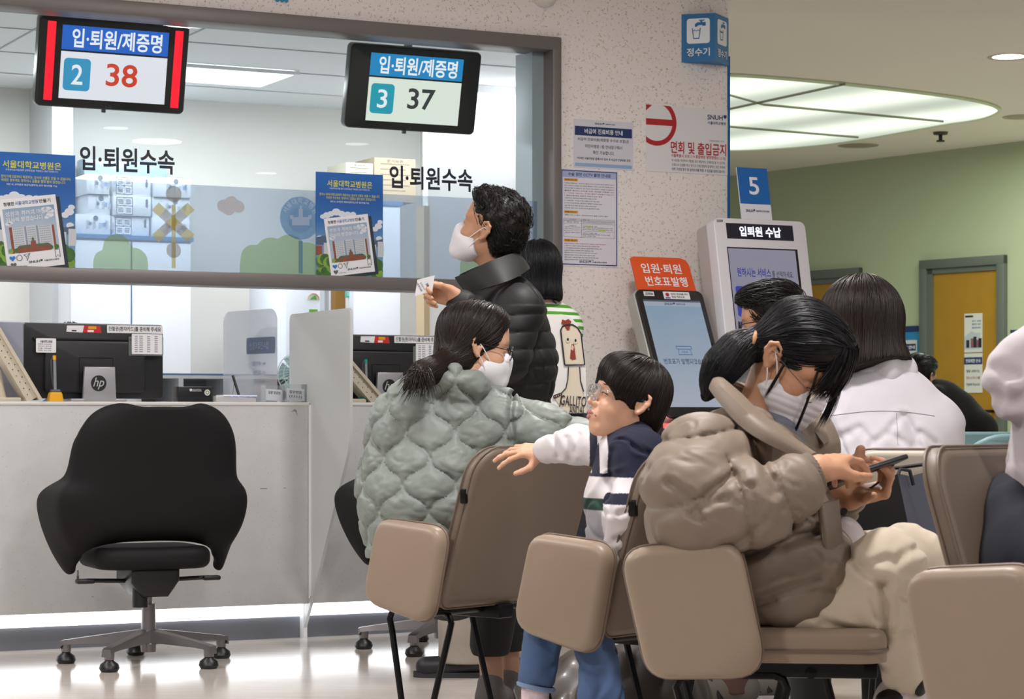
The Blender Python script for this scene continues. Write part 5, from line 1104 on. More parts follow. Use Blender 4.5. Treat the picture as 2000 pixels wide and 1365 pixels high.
# ------------------------------------------------------------ office chairs at the counter
M_FAB = mat('black_upholstery', '#0f0e10', .7, spec=.3, bump=(500, .15, .0006)); M_CHR = mat('brushed_steel', '#8d898a', .3, .85); M_PLB = mat('black_plastic', '#121214', .4)
def office_chair(u, v, Y, yaw, label):
    """u, v: foot of the gas column on the floor; yaw turns the chair, 0 = its back towards the viewer"""
    p = P(u, 815, Y); T = Matrix.Translation((p.x, p.y, 0)) @ Matrix.Rotation(R(yaw), 4, 'Z'); t = thing('office_chair', label, 'chair', T, 'black office chairs at the counter')
    # wraparound shell: outline rows of (half width, depth of the rim) by height; the rear is towards -y
    rows = [(.318, .245, -.02, .04), (.345, .262, -.05, .08), (.39, .282, -.08, .13), (.45, .30, -.10, .18), (.51, .312, -.115, .215), (.56, .318, -.125, .225), (.588, .312, -.13, .18), (.612, .285, -.135, .06), (.64, .268, -.14, -.02), (.70, .262, -.15, -.06), (.75, .258, -.16, -.08), (.795, .248, -.17, -.10), (.828, .228, -.175, -.115), (.848, .20, -.178, -.116), (.858, .15, -.18, -.118)]
    n = 36; v_ = []
    for z, hw, yb, yr in rows:
        for i in range(n + 1):
            s_ = -1 + 2 * i / n; e = abs(s_)
            if e < .62: x = hw * math.sin(e / .62 * PI / 2 * .92) / math.sin(PI / 2 * .92) * .97; y = yb + (.055 * (e / .62) ** 2.2)
            else: q = (e - .62) / .38; x = hw * (.97 + .03 * math.sin(q * PI / 2)); y = yb + .055 + (yr - yb - .055) * q
            zz = z
            zz += .030 * (1 - e * e * 2.0) * max(0, min(1, (z - .76) / .09))
            if z < .50: zz = z + (.50 - z) * .72 * max(0, 1 - (e / .84) ** 2.4)
            v_.append(Vector((x if s_ > 0 else -x, y, zz)))
    m_, nr = n + 1, len(rows)
    b = MB(); f = [(j * m_ + i, j * m_ + i + 1, (j + 1) * m_ + i + 1, (j + 1) * m_ + i) for j in range(nr - 1) for i in range(n)]
    b.add(v_, f); me = b.mesh('shell', M_FAB, 80)
    o = part(t, 'shell', me, None); md = o.modifiers.new('thickness', 'SOLIDIFY'); md.thickness = .038; md.offset = 0.6; sb = o.modifiers.new('smooth', 'SUBSURF'); sb.levels = 1; sb.render_levels = 2
    st = MB(); st.prism(rrect(-.205, .205, -.14, .25, .10, 8), -.405, -.33, 0, .03, 5, True, fn=lambda x, y, z: (x, z, -y)); part(t, 'seat', st, M_FAB)
    part(t, 'zip_pull', MB().tube([(-.235, .05, .325), (-.235, .05, .305)], .003, 6).box(-.239, -.231, .048, .052, .288, .306), M_CHR)
    me_ = MB(); me_.prism([(-.085, .335), (.085, .335), (.085, .29), (.045, .235), (-.045, .235), (-.085, .285)], -.10, .12, 0, .012, 3, True); part(t, 'tilt_mechanism', me_, M_PLB)
    for s_ in (-1, 1):
        L = MB(); L.tube([(s_ * .07, .0, .287), (s_ * .17, .0, .290), (s_ * .215, -.005, .292)], .0075, 8).box(min(s_ * .19, s_ * .255), max(s_ * .19, s_ * .255), -.022, .016, .281, .298, 0, .007); part(t, 'lever', L, M_PLB)
    part(t, 'tension_knob', MB().cyl((-.045, -.06, .20), (-.045, -.06, .285), .028, .026, 20), M_PLB)
    part(t, 'gas_column', MB().cyl((0, 0, .15), (0, 0, .25), .0135).cyl((0, 0, .085), (0, 0, .205), .026, .024, 24).cyl((0, 0, .04), (0, 0, .09), .026, .03, 24), M_CHR)
    base = part(t, 'star_base', MB().cyl((0, 0, .07), (0, 0, .115), .05, .038, 24), M_CHR)
    for k in range(5):
        a = R(252 + 72 * k - yaw); c_, s__ = math.cos(a), math.sin(a); q = lambda r, z, w=0: (c_ * r - s__ * w, s__ * r + c_ * w, z)
        L = MB(); vs = []
        prof = [(.02, .075, .118, .030), (.12, .072, .105, .022), (.24, .068, .088, .017), (.295, .064, .080, .019), (.305, .05, .076, .019)]
        for r_, z0, z1, w in prof: vs += [q(r_, z0, -w), q(r_, z0, w), q(r_, z1, w * .8), q(r_, z1, -w * .8)]
        fs = [tuple(range(4))[::-1], tuple(range(len(vs) - 4, len(vs)))]
        for j in range(len(prof) - 1):
            for e in range(4): fs.append((j * 4 + e, j * 4 + (e + 1) % 4, (j + 1) * 4 + (e + 1) % 4, (j + 1) * 4 + e))
        L.add(vs, fs); L.cyl(q(.285, .04), q(.285, .07), .017, .018, 14); lg = part(t, 'base_arm', L, M_CHR)
        x, y, _ = q(.285, 0); part(lg, 'glide', MB().lathe([(.0005, .001), (.028, .001), (.034, .012), (.030, .026), (.016, .036), (.012, .044), (.0005, .044)], (x, y, 0), 24), M_PLB)
    return t
office_chair(290, 1290, .85 * F / 480, 24, 'black office chair standing alone before the left counter place')
office_chair(862, 1250, .85 * F / 452, 24, 'black office chair behind the divider, beside the woman in green')
# ============================================================ SOFT FORMS: smooth unions of tapered capsules and ellipsoids, meshed in numpy
f32 = np.float32
class Soft:
    def __init__(s): s.p = []; s.M = Matrix.Identity(4); s.mods = []
    def _t(s, p): return np.array(s.M @ Vector(p), dtype=f32)
    @property
    def sc(s): return s.M.to_scale().x
    def cap(s, a, b, ra, rb=None, k=.02, op='u', flat=None, puff=None):
        """tapered capsule; flat=(direction, factor<1) thins it; puff=(count, amplitude) swells it into quilted rings"""
        rb = ra if rb is None else rb; c = s.sc; a = s._t(a); b = s._t(b); ra *= c; rb *= c; d = b - a; L2 = float(d @ d) + 1e-12
        fn_ = None
        if flat: n = np.array((s.M.to_3x3() @ Vector(flat[0])).normalized(), dtype=f32); q = 1 / flat[1] - 1; fn_ = (n, q, flat[1])
        def f(X, Y, Z):
            x, y, z = X - a[0], Y - a[1], Z - a[2]; h = np.clip((x * d[0] + y * d[1] + z * d[2]) / L2, 0, 1)
            x = x - h * d[0]; y = y - h * d[1]; z = z - h * d[2]
            if fn_: n, q, ff = fn_; t = (x * n[0] + y * n[1] + z * n[2]) * q; x = x + t * n[0]; y = y + t * n[1]; z = z + t * n[2]
            r = ra + (rb - ra) * h
            if puff: r = r + puff[1] * c * (np.abs(np.sin(PI * (h * puff[0] + (puff[2] if len(puff) > 2 else 0)))) ** .7 - .6)
            dd = np.sqrt(x * x + y * y + z * z) - r
            return dd * (fn_[2] ** .5) if fn_ else dd
        r = max(ra, rb) + (puff[1] * c if puff else 0); s.p.append((f, np.minimum(a, b) - r, np.maximum(a, b) + r, k * c, op)); return s
    def chain(s, pts, rs, k=.015, **kw):
        for i in range(len(pts) - 1): s.cap(pts[i], pts[i + 1], rs[i], rs[i + 1], k, **kw)
        return s
    def ell(s, c, r, k=.02, op='u', rot=None):
        c = s._t(c); r = np.array(r, dtype=f32) * s.sc; Rm = s.M.to_3x3().normalized() @ (Euler([R(q) for q in rot]).to_matrix() if rot else Matrix.Identity(3)); B = np.array(Rm.transposed(), dtype=f32)
        def f(X, Y, Z):
            x, y, z = X - c[0], Y - c[1], Z - c[2]
            u = (B[0, 0] * x + B[0, 1] * y + B[0, 2] * z) / r[0]; v = (B[1, 0] * x + B[1, 1] * y + B[1, 2] * z) / r[1]; w = (B[2, 0] * x + B[2, 1] * y + B[2, 2] * z) / r[2]
            k0 = np.sqrt(u * u + v * v + w * w); k1 = np.sqrt((u / r[0]) ** 2 + (v / r[1]) ** 2 + (w / r[2]) ** 2) + 1e-9
            return k0 * (k0 - 1) / k1
        m = float(r.max()); s.p.append((f, c - m, c + m, k * s.sc, op)); return s
    def box(s, c, h, rad=.01, k=.015, op='u', rot=None):
        c = s._t(c); h = np.array(h, dtype=f32) * s.sc; rad *= s.sc; Rm = s.M.to_3x3().normalized() @ (Euler([R(q) for q in rot]).to_matrix() if rot else Matrix.Identity(3)); B = np.array(Rm.transposed(), dtype=f32)
        def f(X, Y, Z):
            x, y, z = X - c[0], Y - c[1], Z - c[2]
            q = [np.abs(B[i, 0] * x + B[i, 1] * y + B[i, 2] * z) - (h[i] - rad) for i in range(3)]
            return np.sqrt(sum(np.maximum(t, 0) ** 2 for t in q)) + np.minimum(np.maximum(np.maximum(q[0], q[1]), q[2]), 0) - rad
        m = float(np.linalg.norm(h)); s.p.append((f, c - m, c + m, k * s.sc, op)); return s
    def cut(s, p, n):                            # remove everything on the side n points to
        p = s._t(p); n = np.array((s.M.to_3x3() @ Vector(n)).normalized(), dtype=f32)
        s.p.append((lambda X, Y, Z: -((X - p[0]) * n[0] + (Y - p[1]) * n[1] + (Z - p[2]) * n[2]), None, None, .004, 's')); return s
    def use(s, o): s.p += o.p; return s
    @staticmethod
    def comb(D, d, k, op):
        if op == 's':
            d = -d; h = np.maximum(k - np.abs(D - d), 0) / k; return np.maximum(D, d) + h * h * k * .25
        h = np.maximum(k - np.abs(D - d), 0) / k; return np.minimum(D, d) - h * h * k * .25
    def at(s, X, Y, Z):
        D = np.full(np.broadcast(X, Y, Z).shape, 9.0, f32)
        for f, lo, hi, k, op in s.p: D = s.comb(D, f(X, Y, Z), k, op)
        for m in s.mods: D = D + m(X, Y, Z)
        return D
    def grad(s, Pn, e=.002):
        x, y, z = Pn.T; g = np.stack([s.at(x + e, y, z) - s.at(x - e, y, z), s.at(x, y + e, z) - s.at(x, y - e, z), s.at(x, y, z + e) - s.at(x, y, z - e)], 1)
        return g / (np.linalg.norm(g, axis=1, keepdims=True) + 1e-9)
    def mesh(s, name, mats, res=.004, region=None, pad=None):
        pads = pad or (.034 if s.mods else .012)
        los = [p[1] for p in s.p if p[4] == 'u']; his = [p[2] for p in s.p if p[4] == 'u']
        lo = np.min(los, 0) - pads; hi = np.max(his, 0) + pads; n = np.ceil((hi - lo) / res).astype(int) + 1
        ax = [(lo[i] + res * np.arange(n[i])).astype(f32) for i in range(3)]
        D = np.full(tuple(n), 9.0, f32)
        for f, a, b, k, op in s.p:
            if a is None: sl = [slice(0, n[i]) for i in range(3)]
            else:
                m = k + 3 * res + .006
                sl = [slice(max(0, int((a[i] - m - lo[i]) / res)), min(n[i], int((b[i] + m - lo[i]) / res) + 2)) for i in range(3)]
                if any(q.stop <= q.start for q in sl): continue
            X, Y, Z = ax[0][sl[0], None, None], ax[1][None, sl[1], None], ax[2][None, None, sl[2]]
            v = D[sl[0], sl[1], sl[2]]; D[sl[0], sl[1], sl[2]] = s.comb(v, f(X, Y, Z), k, op)
        if s.mods:
            I = np.nonzero(np.abs(D) < .035)
            if len(I[0]):
                X, Y, Z = ax[0][I[0]], ax[1][I[1]], ax[2][I[2]]
                for m in s.mods: D[I] += m(X, Y, Z)
        V, Q = nets(D, lo, res)
        me = bpy.data.meshes.new(name); nv, nq = len(V), len(Q)
        me.vertices.add(nv); me.vertices.foreach_set('co', V.astype(f32).ravel()); me.loops.add(nq * 4); me.loops.foreach_set('vertex_index', Q.ravel().astype(np.int32))
        me.polygons.add(nq); me.polygons.foreach_set('loop_start', np.arange(0, nq * 4, 4, dtype=np.int32))
        for m in (mats if isinstance(mats, (list, tuple)) else [mats]): me.materials.append(m)
        if region is not None:              # dyed areas of one cloth, kept as a colour attribute
            pal = np.array([lin(c) for c in region[1]], dtype=f32); at_ = me.attributes.new('dye', 'FLOAT_COLOR', 'POINT'); at_.data.foreach_set('color', pal[region[0](V[:, 0], V[:, 1], V[:, 2])].ravel())
        me.polygons.foreach_set('use_smooth', np.ones(nq, bool)); me.update(calc_edges=True); me.validate()
        return me
def nets(D, lo, res):
    S = D < 0; n = D.shape
    cs = np.zeros((n[0] - 1, n[1] - 1, n[2] - 1), np.int8)
    for i in (0, 1):
        for j in (0, 1):
            for k in (0, 1): cs += S[i:n[0] - 1 + i, j:n[1] - 1 + j, k:n[2] - 1 + k]
    act = (cs > 0) & (cs < 8); idx = np.nonzero(act); N = len(idx[0]); num = np.full(act.shape, -1, np.int32); num[idx] = np.arange(N)
    acc = np.zeros((N, 3)); cnt = np.zeros(N); C = list(np.stack(idx, 1).T)
    cor = [(i, j, k) for i in (0, 1) for j in (0, 1) for k in (0, 1)]
    for a in cor:
        for ax_ in range(3):
            if a[ax_]: continue
            b = list(a); b[ax_] = 1
            da = D[C[0] + a[0], C[1] + a[1], C[2] + a[2]]; db = D[C[0] + b[0], C[1] + b[1], C[2] + b[2]]; x = (da < 0) != (db < 0)
            t = np.where(x, da / np.where(x, da - db, 1), 0); p = np.array(a, float)[None] + 0 * t[:, None]; p[:, ax_] += t; acc[x] += p[x]; cnt += x
    V = lo + res * (np.stack(idx, 1) + acc / np.maximum(cnt, 1)[:, None])
    Qs = []
    for ax_ in range(3):
        u, v = (ax_ + 1) % 3, (ax_ + 2) % 3
        sa = [slice(None)] * 3; sb = [slice(None)] * 3; sa[ax_] = slice(0, -1); sb[ax_] = slice(1, None)
        A, B = S[tuple(sa)], S[tuple(sb)]; E = A != B
        I = np.stack(np.nonzero(E), 1); I = I[(I[:, u] > 0) & (I[:, v] > 0) & (I[:, u] < n[u] - 1) & (I[:, v] < n[v] - 1)]
        du = np.zeros(3, int); du[u] = 1; dv = np.zeros(3, int); dv[v] = 1
        g = lambda J: num[J[:, 0], J[:, 1], J[:, 2]]
        q = np.stack([g(I - du - dv), g(I - dv), g(I), g(I - du)], 1); fl = ~A[I[:, 0], I[:, 1], I[:, 2]]; q[fl] = q[fl][:, ::-1]; Qs.append(q)
    Q = np.concatenate(Qs); return V, Q[(Q >= 0).all(1)]
def vnoise(X, Y, Z, sc, seed=0):                 # smooth pseudo-noise, -1..1
    r = np.random.default_rng(seed); o = 0
    for k in range(5):
        d = r.normal(size=3); d /= np.linalg.norm(d); o = o + np.sin((X * d[0] + Y * d[1] + Z * d[2]) * sc * (.7 + .6 * k / 5 * 2) + r.uniform(0, 6.28) + 1.3 * np.sin((X * d[1] + Y * d[2] + Z * d[0]) * sc * .8 + r.uniform(0, 6)))
    return o / 3.2
def ridged(X, Y, Z, sc, seed=0): return 1 - 2 * np.abs(vnoise(X, Y, Z, sc, seed)).clip(0, 1)

# ---------------------------------------------------------------- heads
def head_M(c, yaw, pitch, roll=0, s=1.0):
    """c: midpoint between the ears; face looks along +y of the frame. yaw 0 looks away from the viewer (+Y), 90 to the left, -90 to the right; pitch > 0 looks up"""
    return Matrix.Translation(Vector(c)) @ Matrix.Rotation(R(yaw), 4, 'Z') @ Matrix.Rotation(R(pitch), 4, 'X') @ Matrix.Rotation(R(roll), 4, 'Y') @ Matrix.Scale(s, 4)
def add_head(S, M, child=False, face=True, neck=None):
    S.M = M
    S.ell((0, -.005, .045), (.074, .094, .082), k=.03)
    S.ell((0, .028, -.03), (.062, .062, .082), k=.03)
    jw = .043 if not child else .041
    for x in (-1, 1):
        S.cap((x * jw, .012, -.062), (x * .012, .078 if not child else .071, -.097), .017 if not child else .015, .016 if not child else .0135, k=.025)
        S.ell((x * .036, .058, -.036), (.026, .028, .030) if not child else (.028, .029, .030), k=.025)
        S.cap((x * .012, .088, .022), (x * .045, .072, .024), .011, .011, k=.02)
    S.ell((0, .040, .050), (.056, .053, .055), k=.03)
    if face:
        for x in (-1, 1): S.ell((x * .031, .095, .003), (.017, .014, .011), k=.012, op='s')
        for x in (-1, 1): S.ell((x * .031, .080, .002), (.0155, .0125, .0115), k=.006)
        S.cap((0, .090, .010), (0, .1115 if child else .109, -.030), .0075, .0105, k=.010)
        for x in (-1, 1): S.ell((x * .0105, .098, -.034), (.0085, .010, .0075), k=.006)
        for x in (-1, 1): S.ell((x * .006, .104, -.0415), (.0035, .004, .003), k=.003, op='s')
        S.ell((0, .087, -.066), (.026, .016, .024), k=.015)
        S.chain([(-.022, .090, -.066), (-.007, .1025, -.060), (0, .1025, -.0612), (.007, .1025, -.060), (.022, .090, -.066)], [.003, .0062, .006, .0062, .003], k=.005)
        S.chain([(-.020, .090, -.070), (0, .101, -.0740), (.020, .090, -.070)], [.003, .0074, .003], k=.005)
        S.cap((-.022, .094, -.0668), (.022, .094, -.0668), .0012, k=.002, op='s')
    S.ell((0, .078 if not child else .072, -.098), (.020, .018, .016), k=.02)
    for x in (-1, 1):                            # ears
        S.ell((x * .0755, -.012, .000), (.006, .0185, .030), k=.006, rot=(0, 0, x * 18))
        S.chain([(x * .074, .004, .012), (x * .0795, -.002, .027), (x * .084, -.017, .031), (x * .0865, -.030, .020), (x * .0855, -.031, .002), (x * .081, -.020, -.017), (x * .077, -.008, -.028), (x * .0745, -.002, -.026)], [.003, .0036, .0042, .0045, .0042, .004, .0062, .004], k=.004)
        S.ell((x * .083, -.010, .004), (.006, .009, .014), k=.005, op='s')
        S.chain([(x * .081, -.018, .012), (x * .083, -.021, .0), (x * .081, -.015, -.012)], [.002, .003, .002], k=.003)
        S.ell((x * .079, .001, -.004), (.004, .004, .006), k=.004)
    if neck: S.M = Matrix.Identity(4); S.cap(M @ Vector((0, -.022, -.055)), neck[0], .052 * M.to_scale().x, neck[1], k=.03); S.M = M
    S.M = Matrix.Identity(4)
# ---------------------------------------------------------------- hands
def add_hand(S, wrist, dirv, dors, side, curls, spread=(0, 0, 0, 0), thumb=((.6, .5, -.2), (.9, .2, -.2)), s=1.0):
    """wrist point, direction to the knuckles, back-of-hand normal; side +1 when the thumb lies along dors x dir. curls: per finger three bend angles in degrees (index first)"""
    x = Vector(dirv).normalized(); z = Vector(dors); z = (z - x * z.dot(x)).normalized(); y = z.cross(x) * side
    Mh = Matrix(((x.x, y.x, z.x, wrist[0]), (x.y, y.y, z.y, wrist[1]), (x.z, y.z, z.z, wrist[2]), (0, 0, 0, 1))) @ Matrix.Scale(s, 4)
    tr = lambda p: Mh @ Vector(p)
    old = S.M; S.M = Matrix.Identity(4)
    q = lambda a, b, ra, rb, k=.008: S.cap(tr(a), tr(b), ra * s, rb * s, k * s)
    q((-.05, 0, 0), (.0, 0, 0), .024, .023, .02)
    for yb, yk, rr in ((.016, .027, .0125), (.006, .009, .0125), (-.006, -.009, .012), (-.016, -.026, .011)): q((.0, yb, 0), (.078 - abs(yk - .008) * .25, yk, .002), .0135, rr * .86, .014)
    q((.005, .018, -.006), (.045, .024, -.006), .014, .013, .016)
    LN = ((.042, .026, .022), (.047, .029, .023), (.043, .027, .022), (.034, .021, .020)); tips = []
    for i, (yk, rad) in enumerate(((.027, .0088), (.009, .009), (-.009, .0086), (-.0255, .0076))):
        p = Vector((.080 - abs(yk - .008) * .28, yk, .002)); a = 0; d0 = R(spread[i])
        for j in range(3):
            a += R(curls[i][j]); L = LN[i][j]
            d = Vector((math.cos(a) * math.cos(d0), math.cos(a) * math.sin(d0), -math.sin(a))); e = p + d * L
            q(p, e, rad * (1 - .07 * j), rad * (1 - .07 * (j + 1)), .005 if j else .007); p = e
        tips.append(tr(p))
    p = Vector((.022, .026, -.008)); b1 = p + Vector(thumb[0]).normalized() * .044; b2 = b1 + Vector(thumb[1]).normalized() * .030; b3 = b2 + Vector(thumb[2] if len(thumb) > 2 else thumb[1]).normalized() * .022
    q(p, b1, .0155, .0115, .014); q(b1, b2, .0108, .0098, .005); q(b2, b3, .0098, .0082, .004)
    S.M = old; return tips, tr(b3), Mh
def nail_mb(mb, tip, dirv, up, w=.0048, m=0):
    d = Vector(dirv).normalized(); u = Vector(up); u = (u - d * u.dot(d)).normalized(); s = d.cross(u)
    mb.add([tip + d * a * .006 + s * b * w + u * (.0072 - abs(b) * .0018) for a, b in ((-1, -1), (-1, 1), (.6, .9), (1, .3), (1, -.3), (.6, -.9))], [tuple(range(6))], m)

# ---------------------------------------------------------------- hair strands laid over a soft form
def strands(F_, seeds, flow, steps, step, rad, lift=.002, jit=.25, seed=1, taper=True, gravity=None, free=None):
    """grow tufts along the surface of F_; flow(P) gives the wished direction. Returns a mesh builder"""
    r = np.random.default_rng(seed); Pn = seeds.astype(f32).copy(); N = len(Pn); path = [Pn.copy()]; rnd = r.normal(size=(N, 3)) * jit; lf = lift * r.uniform(.1, 1.6, N)
    g = F_.grad(Pn); d = F_.at(*Pn.T); Pn = Pn - g * (d - lf)[:, None]; path = [Pn.copy()]; prev = None
    for k in range(steps):
        w = flow(Pn) + rnd * .55; w = w / (np.linalg.norm(w, axis=1, keepdims=True) + 1e-9)
        g = F_.grad(Pn); w = w - g * (w * g).sum(1, keepdims=True) * (1.0 if free is None else (1 - free(k / steps))); w = w / (np.linalg.norm(w, axis=1, keepdims=True) + 1e-9)
        if prev is not None: w = .55 * w + .45 * prev; w = w / (np.linalg.norm(w, axis=1, keepdims=True) + 1e-9)
        prev = w; Pn = Pn + w * step
        d = F_.at(*Pn.T); g = F_.grad(Pn); corr = np.where(d < lf, d - lf, (d - lf) * (1.0 if free is None else 1 - free(k / steps))); Pn = Pn - g * corr[:, None]; path.append(Pn.copy())
    return ribbons(path, rad, r)
def ribbons(path, rad, r=None):
    Pt = np.stack(path, 1); N, K, _ = Pt.shape; r = r or np.random.default_rng(0)
    T = np.gradient(Pt, axis=1); T /= np.linalg.norm(T, axis=2, keepdims=True) + 1e-9
    up = r.normal(size=(N, 1, 3)); A = np.cross(T, up); A /= np.linalg.norm(A, axis=2, keepdims=True) + 1e-9; B = np.cross(T, A)
    prof = np.clip(np.minimum(1.0, 1.25 * (1 - np.linspace(0, 1, K) ** 3) + .05), .05, 1)[None, :, None] * (rad * r.uniform(.6, 1.3, (N, 1, 1)))
    ang = [0, 2.094, 4.189]; V = np.stack([Pt + (A * math.cos(a) + B * math.sin(a)) * prof for a in ang], 2)         # N,K,3,3
    base = (np.arange(N)[:, None, None] * K + np.arange(K - 1)[None, :, None]) * 3 + np.arange(3)[None, None, :]
    nxt = (np.arange(N)[:, None, None] * K + np.arange(K - 1)[None, :, None]) * 3 + (np.arange(3)[None, None, :] + 1) % 3
    Q = np.stack([base, nxt, nxt + 3, base + 3], -1).reshape(-1, 4)
    return V.reshape(-1, 3), Q
def mesh_np(name, V, Q, mats, add=None):
    me = bpy.data.meshes.new(name); nv, nq = len(V), len(Q)
    me.vertices.add(nv); me.vertices.foreach_set('co', np.asarray(V, dtype=f32).ravel()); me.loops.add(nq * 4); me.loops.foreach_set('vertex_index', np.asarray(Q, dtype=np.int32).ravel())
    me.polygons.add(nq); me.polygons.foreach_set('loop_start', np.arange(0, nq * 4, 4, dtype=np.int32))
    me.materials.append(mats); me.polygons.foreach_set('use_smooth', np.ones(nq, bool)); me.update(calc_edges=True); return me
def surf_seeds(F_, lo, hi, n, keep, seed=3):      # random points on the surface of F_ inside a box
    r = np.random.default_rng(seed); Pn = (np.array(lo) + r.random((n * 6, 3)) * (np.array(hi) - np.array(lo))).astype(f32)
    for _ in range(5): Pn = Pn - F_.grad(Pn) * F_.at(*Pn.T)[:, None]
    ok = (np.abs(F_.at(*Pn.T)) < .002) & keep(Pn); return Pn[ok][:n]

def crease(S, amp, sc, seed=0, w=.16, stretch=(1, 1, 1), where=None):
    """sparse pinched folds: thin valleys with a soft ridge beside them"""
    def f(X, Y, Z):
        n = vnoise(X * stretch[0], Y * stretch[1], Z * stretch[2], sc, seed); m = np.clip(vnoise(X, Y, Z, sc * .55, seed + 50) * 1.6 + .35, 0, 1)
        d = amp * m * (np.exp(-(n / w) ** 2) - .45 * np.exp(-((np.abs(n) - 2.2 * w) / w) ** 2))
        return d if where is None else d * where(X, Y, Z)
    S.mods.append(f)

def fold(S, px, Y, amp=.008, w=.008, ymax=None, ridge=.25):
    """a sewn seam or sharp fold running along a line of the cloth facing the viewer at depth Y"""
    L = [(P(u, v, Y).x, P(u, v, Y).z) for u, v in px]; ymax = ymax or Y + .12
    def f(X, Yq, Z):
        d = np.full(np.broadcast(X, Z).shape, 9.0, f32)
        for (a, b), (c, e) in zip(L[:-1], L[1:]):
            ux, uz = c - a, e - b; t = np.clip(((X - a) * ux + (Z - b) * uz) / (ux * ux + uz * uz + 1e-9), 0, 1); d = np.minimum(d, np.hypot(X - a - t * ux, Z - b - t * uz))
        return .8 * amp * (np.exp(-(d / w) ** 2) - ridge * np.exp(-((d - 2.3 * w) / w) ** 2)) * (Yq < ymax)
    S.mods.append(f)
# ============================================================ PEOPLE
def skin(name, c): return mat(name, c, 0.48, sss=0.18, bump=(260, .12, .0008), var=(30, .05))
SK1 = skin('skin_light', '#d2a386'); SK2 = skin('skin_tan', '#c08f70'); SK3 = skin('skin_warm', '#c99676'); SK4 = skin('skin_child', '#dbab8d')
def hairmat(name, c): return mat(name, c, 0.42, spec=0.32)
H_BLK = hairmat('hair_black', '#16120f'); H_DBR = hairmat('hair_dark_brown', '#231914'); H_BRN = hairmat('hair_brown_black', '#1c1512'); H_JET = hairmat('hair_jet', '#101013')
M_MASK = mat('mask_white', '#e6e4e8', .8, bump=(320, .1, .0006)); M_LOOP = mat('mask_loop', '#ecebee', .7)
M_LENS = glassy('spectacle_lens', '#fafbfc', 0.0, 0.0, .5)
def cloth(name, c, rough=.8, sc=420, st=.18, sheen=.02): return mat(name, c, rough, bump=(sc, st, .0008), sheen=sheen)
def person(label, base, group=None): return thing('person', label, 'person', Matrix.Translation(Vector(base)), group)
def wp(pr, name, me, mats=None, label=None, kind=None, sharp=60):
    if isinstance(me, MB): me = me.mesh(name, mats, sharp)
    t = pr
    while t.parent is not None: t = t.parent
    me.transform(t.matrix_world.inverted()); return part(pr, name, me, None, label, kind)
def hl(M): return lambda *p: tuple(M @ Vector(p))
def loft(rows, sub, th, bow=.012):
    """thick cloth band lofted through rows of points"""
    def cr(P4, t): a, b, c, d = P4; return .5 * ((2 * b) + (c - a) * t + (2 * a - 5 * b + 4 * c - d) * t * t + (3 * b - a - 3 * c + d) * t ** 3)
    def dense(L, k): 
        o = []
        for i in range(len(L) - 1):
            q = [L[max(0, i - 1)], L[i], L[i + 1], L[min(len(L) - 1, i + 2)]]
            for j in range(k): o.append(cr(q, j / k))
        return o + [L[-1]]
    D = [dense(r, 5) for r in rows]; n = len(D[0]); g = []
    J = 7
    for j in range(J):
        t = j / (J - 1) * (len(D) - 1); i = min(int(t), len(D) - 2); g.append([D[i][k].lerp(D[i + 1][k], t - i) for k in range(n)])
    nrm = [[None] * n for _ in range(J)]
    for j in range(J):
        for k in range(n):
            du = g[j][min(n - 1, k + 1)] - g[j][max(0, k - 1)]; dv = g[min(J - 1, j + 1)][k] - g[max(0, j - 1)][k]; nrm[j][k] = du.cross(dv).normalized()
    mb = MB(); V = []
    for s_ in (1, -1):
        for j in range(J):
            for k in range(n): e = math.sin(j / (J - 1) * PI) ** .5; V.append(g[j][k] + nrm[j][k] * s_ * th * (.35 + .65 * e) * .5)
    F4 = []
    for s_ in (0, 1):
        o = s_ * J * n
        for j in range(J - 1):
            for k in range(n - 1):
                q = (o + j * n + k, o + j * n + k + 1, o + (j + 1) * n + k + 1, o + (j + 1) * n + k); F4.append(q if s_ == 0 else q[::-1])
    o = J * n
    for k in range(n - 1): F4.append((k + 1, k, o + k, o + k + 1)); F4.append(((J - 1) * n + k, (J - 1) * n + k + 1, o + (J - 1) * n + k + 1, o + (J - 1) * n + k))
    for j in range(J - 1): F4.append((j * n, (j + 1) * n, o + (j + 1) * n, o + j * n)); F4.append(((j + 1) * n + n - 1, j * n + n - 1, o + j * n + n - 1, o + (j + 1) * n + n - 1))
    return mb.add(V, F4)
def face_mask(pr, M, loops=(-1, 1), fold=False):
    S = Soft(); S.M = M
    S.ell((0, .046, -.058), (.069, .068, .058), k=.03).cap((0, .105, -.030), (0, .103, -.088), .022, .018, k=.03).ell((0, .072, -.1), (.035, .03, .026), k=.03)
    for x in (-1, 1): S.cap((x * .047, .010, -.066), (x * .016, .086, -.100), .0235, .020, k=.025)
    S.cut((0, .010, -.06), (0, -1, .55)); S.cut((0, .06, -.012), (0, -.45, 1)); S.cut((0, .05, -.128), (0, 0, -1))
    if fold: S.mods.append(lambda X, Y, Z: -.0016 * np.abs(np.sin(((X - M.translation.x) * .4 + (Z - M.translation.z)) * 210)))
    m = wp(pr, 'face_mask', S.mesh('face_mask', M_MASK, .0026))
    q = hl(M)
    for x in loops:
        L = MB()
        for z0, z1 in ((-.038, .010), (-.085, -.022)): L.tube([q(x * .0655, .036, z0), q(x * .0725, .024, z0 * .7 + z1 * .3), q(x * .0775, .006, z0 * .25 + z1 * .75), q(x * .0800, -.008, z1), q(x * .077, -.022, z1 * .8)], .0016 * M.to_scale().x, 6)
        wp(m, 'ear_loop', L, M_LOOP)
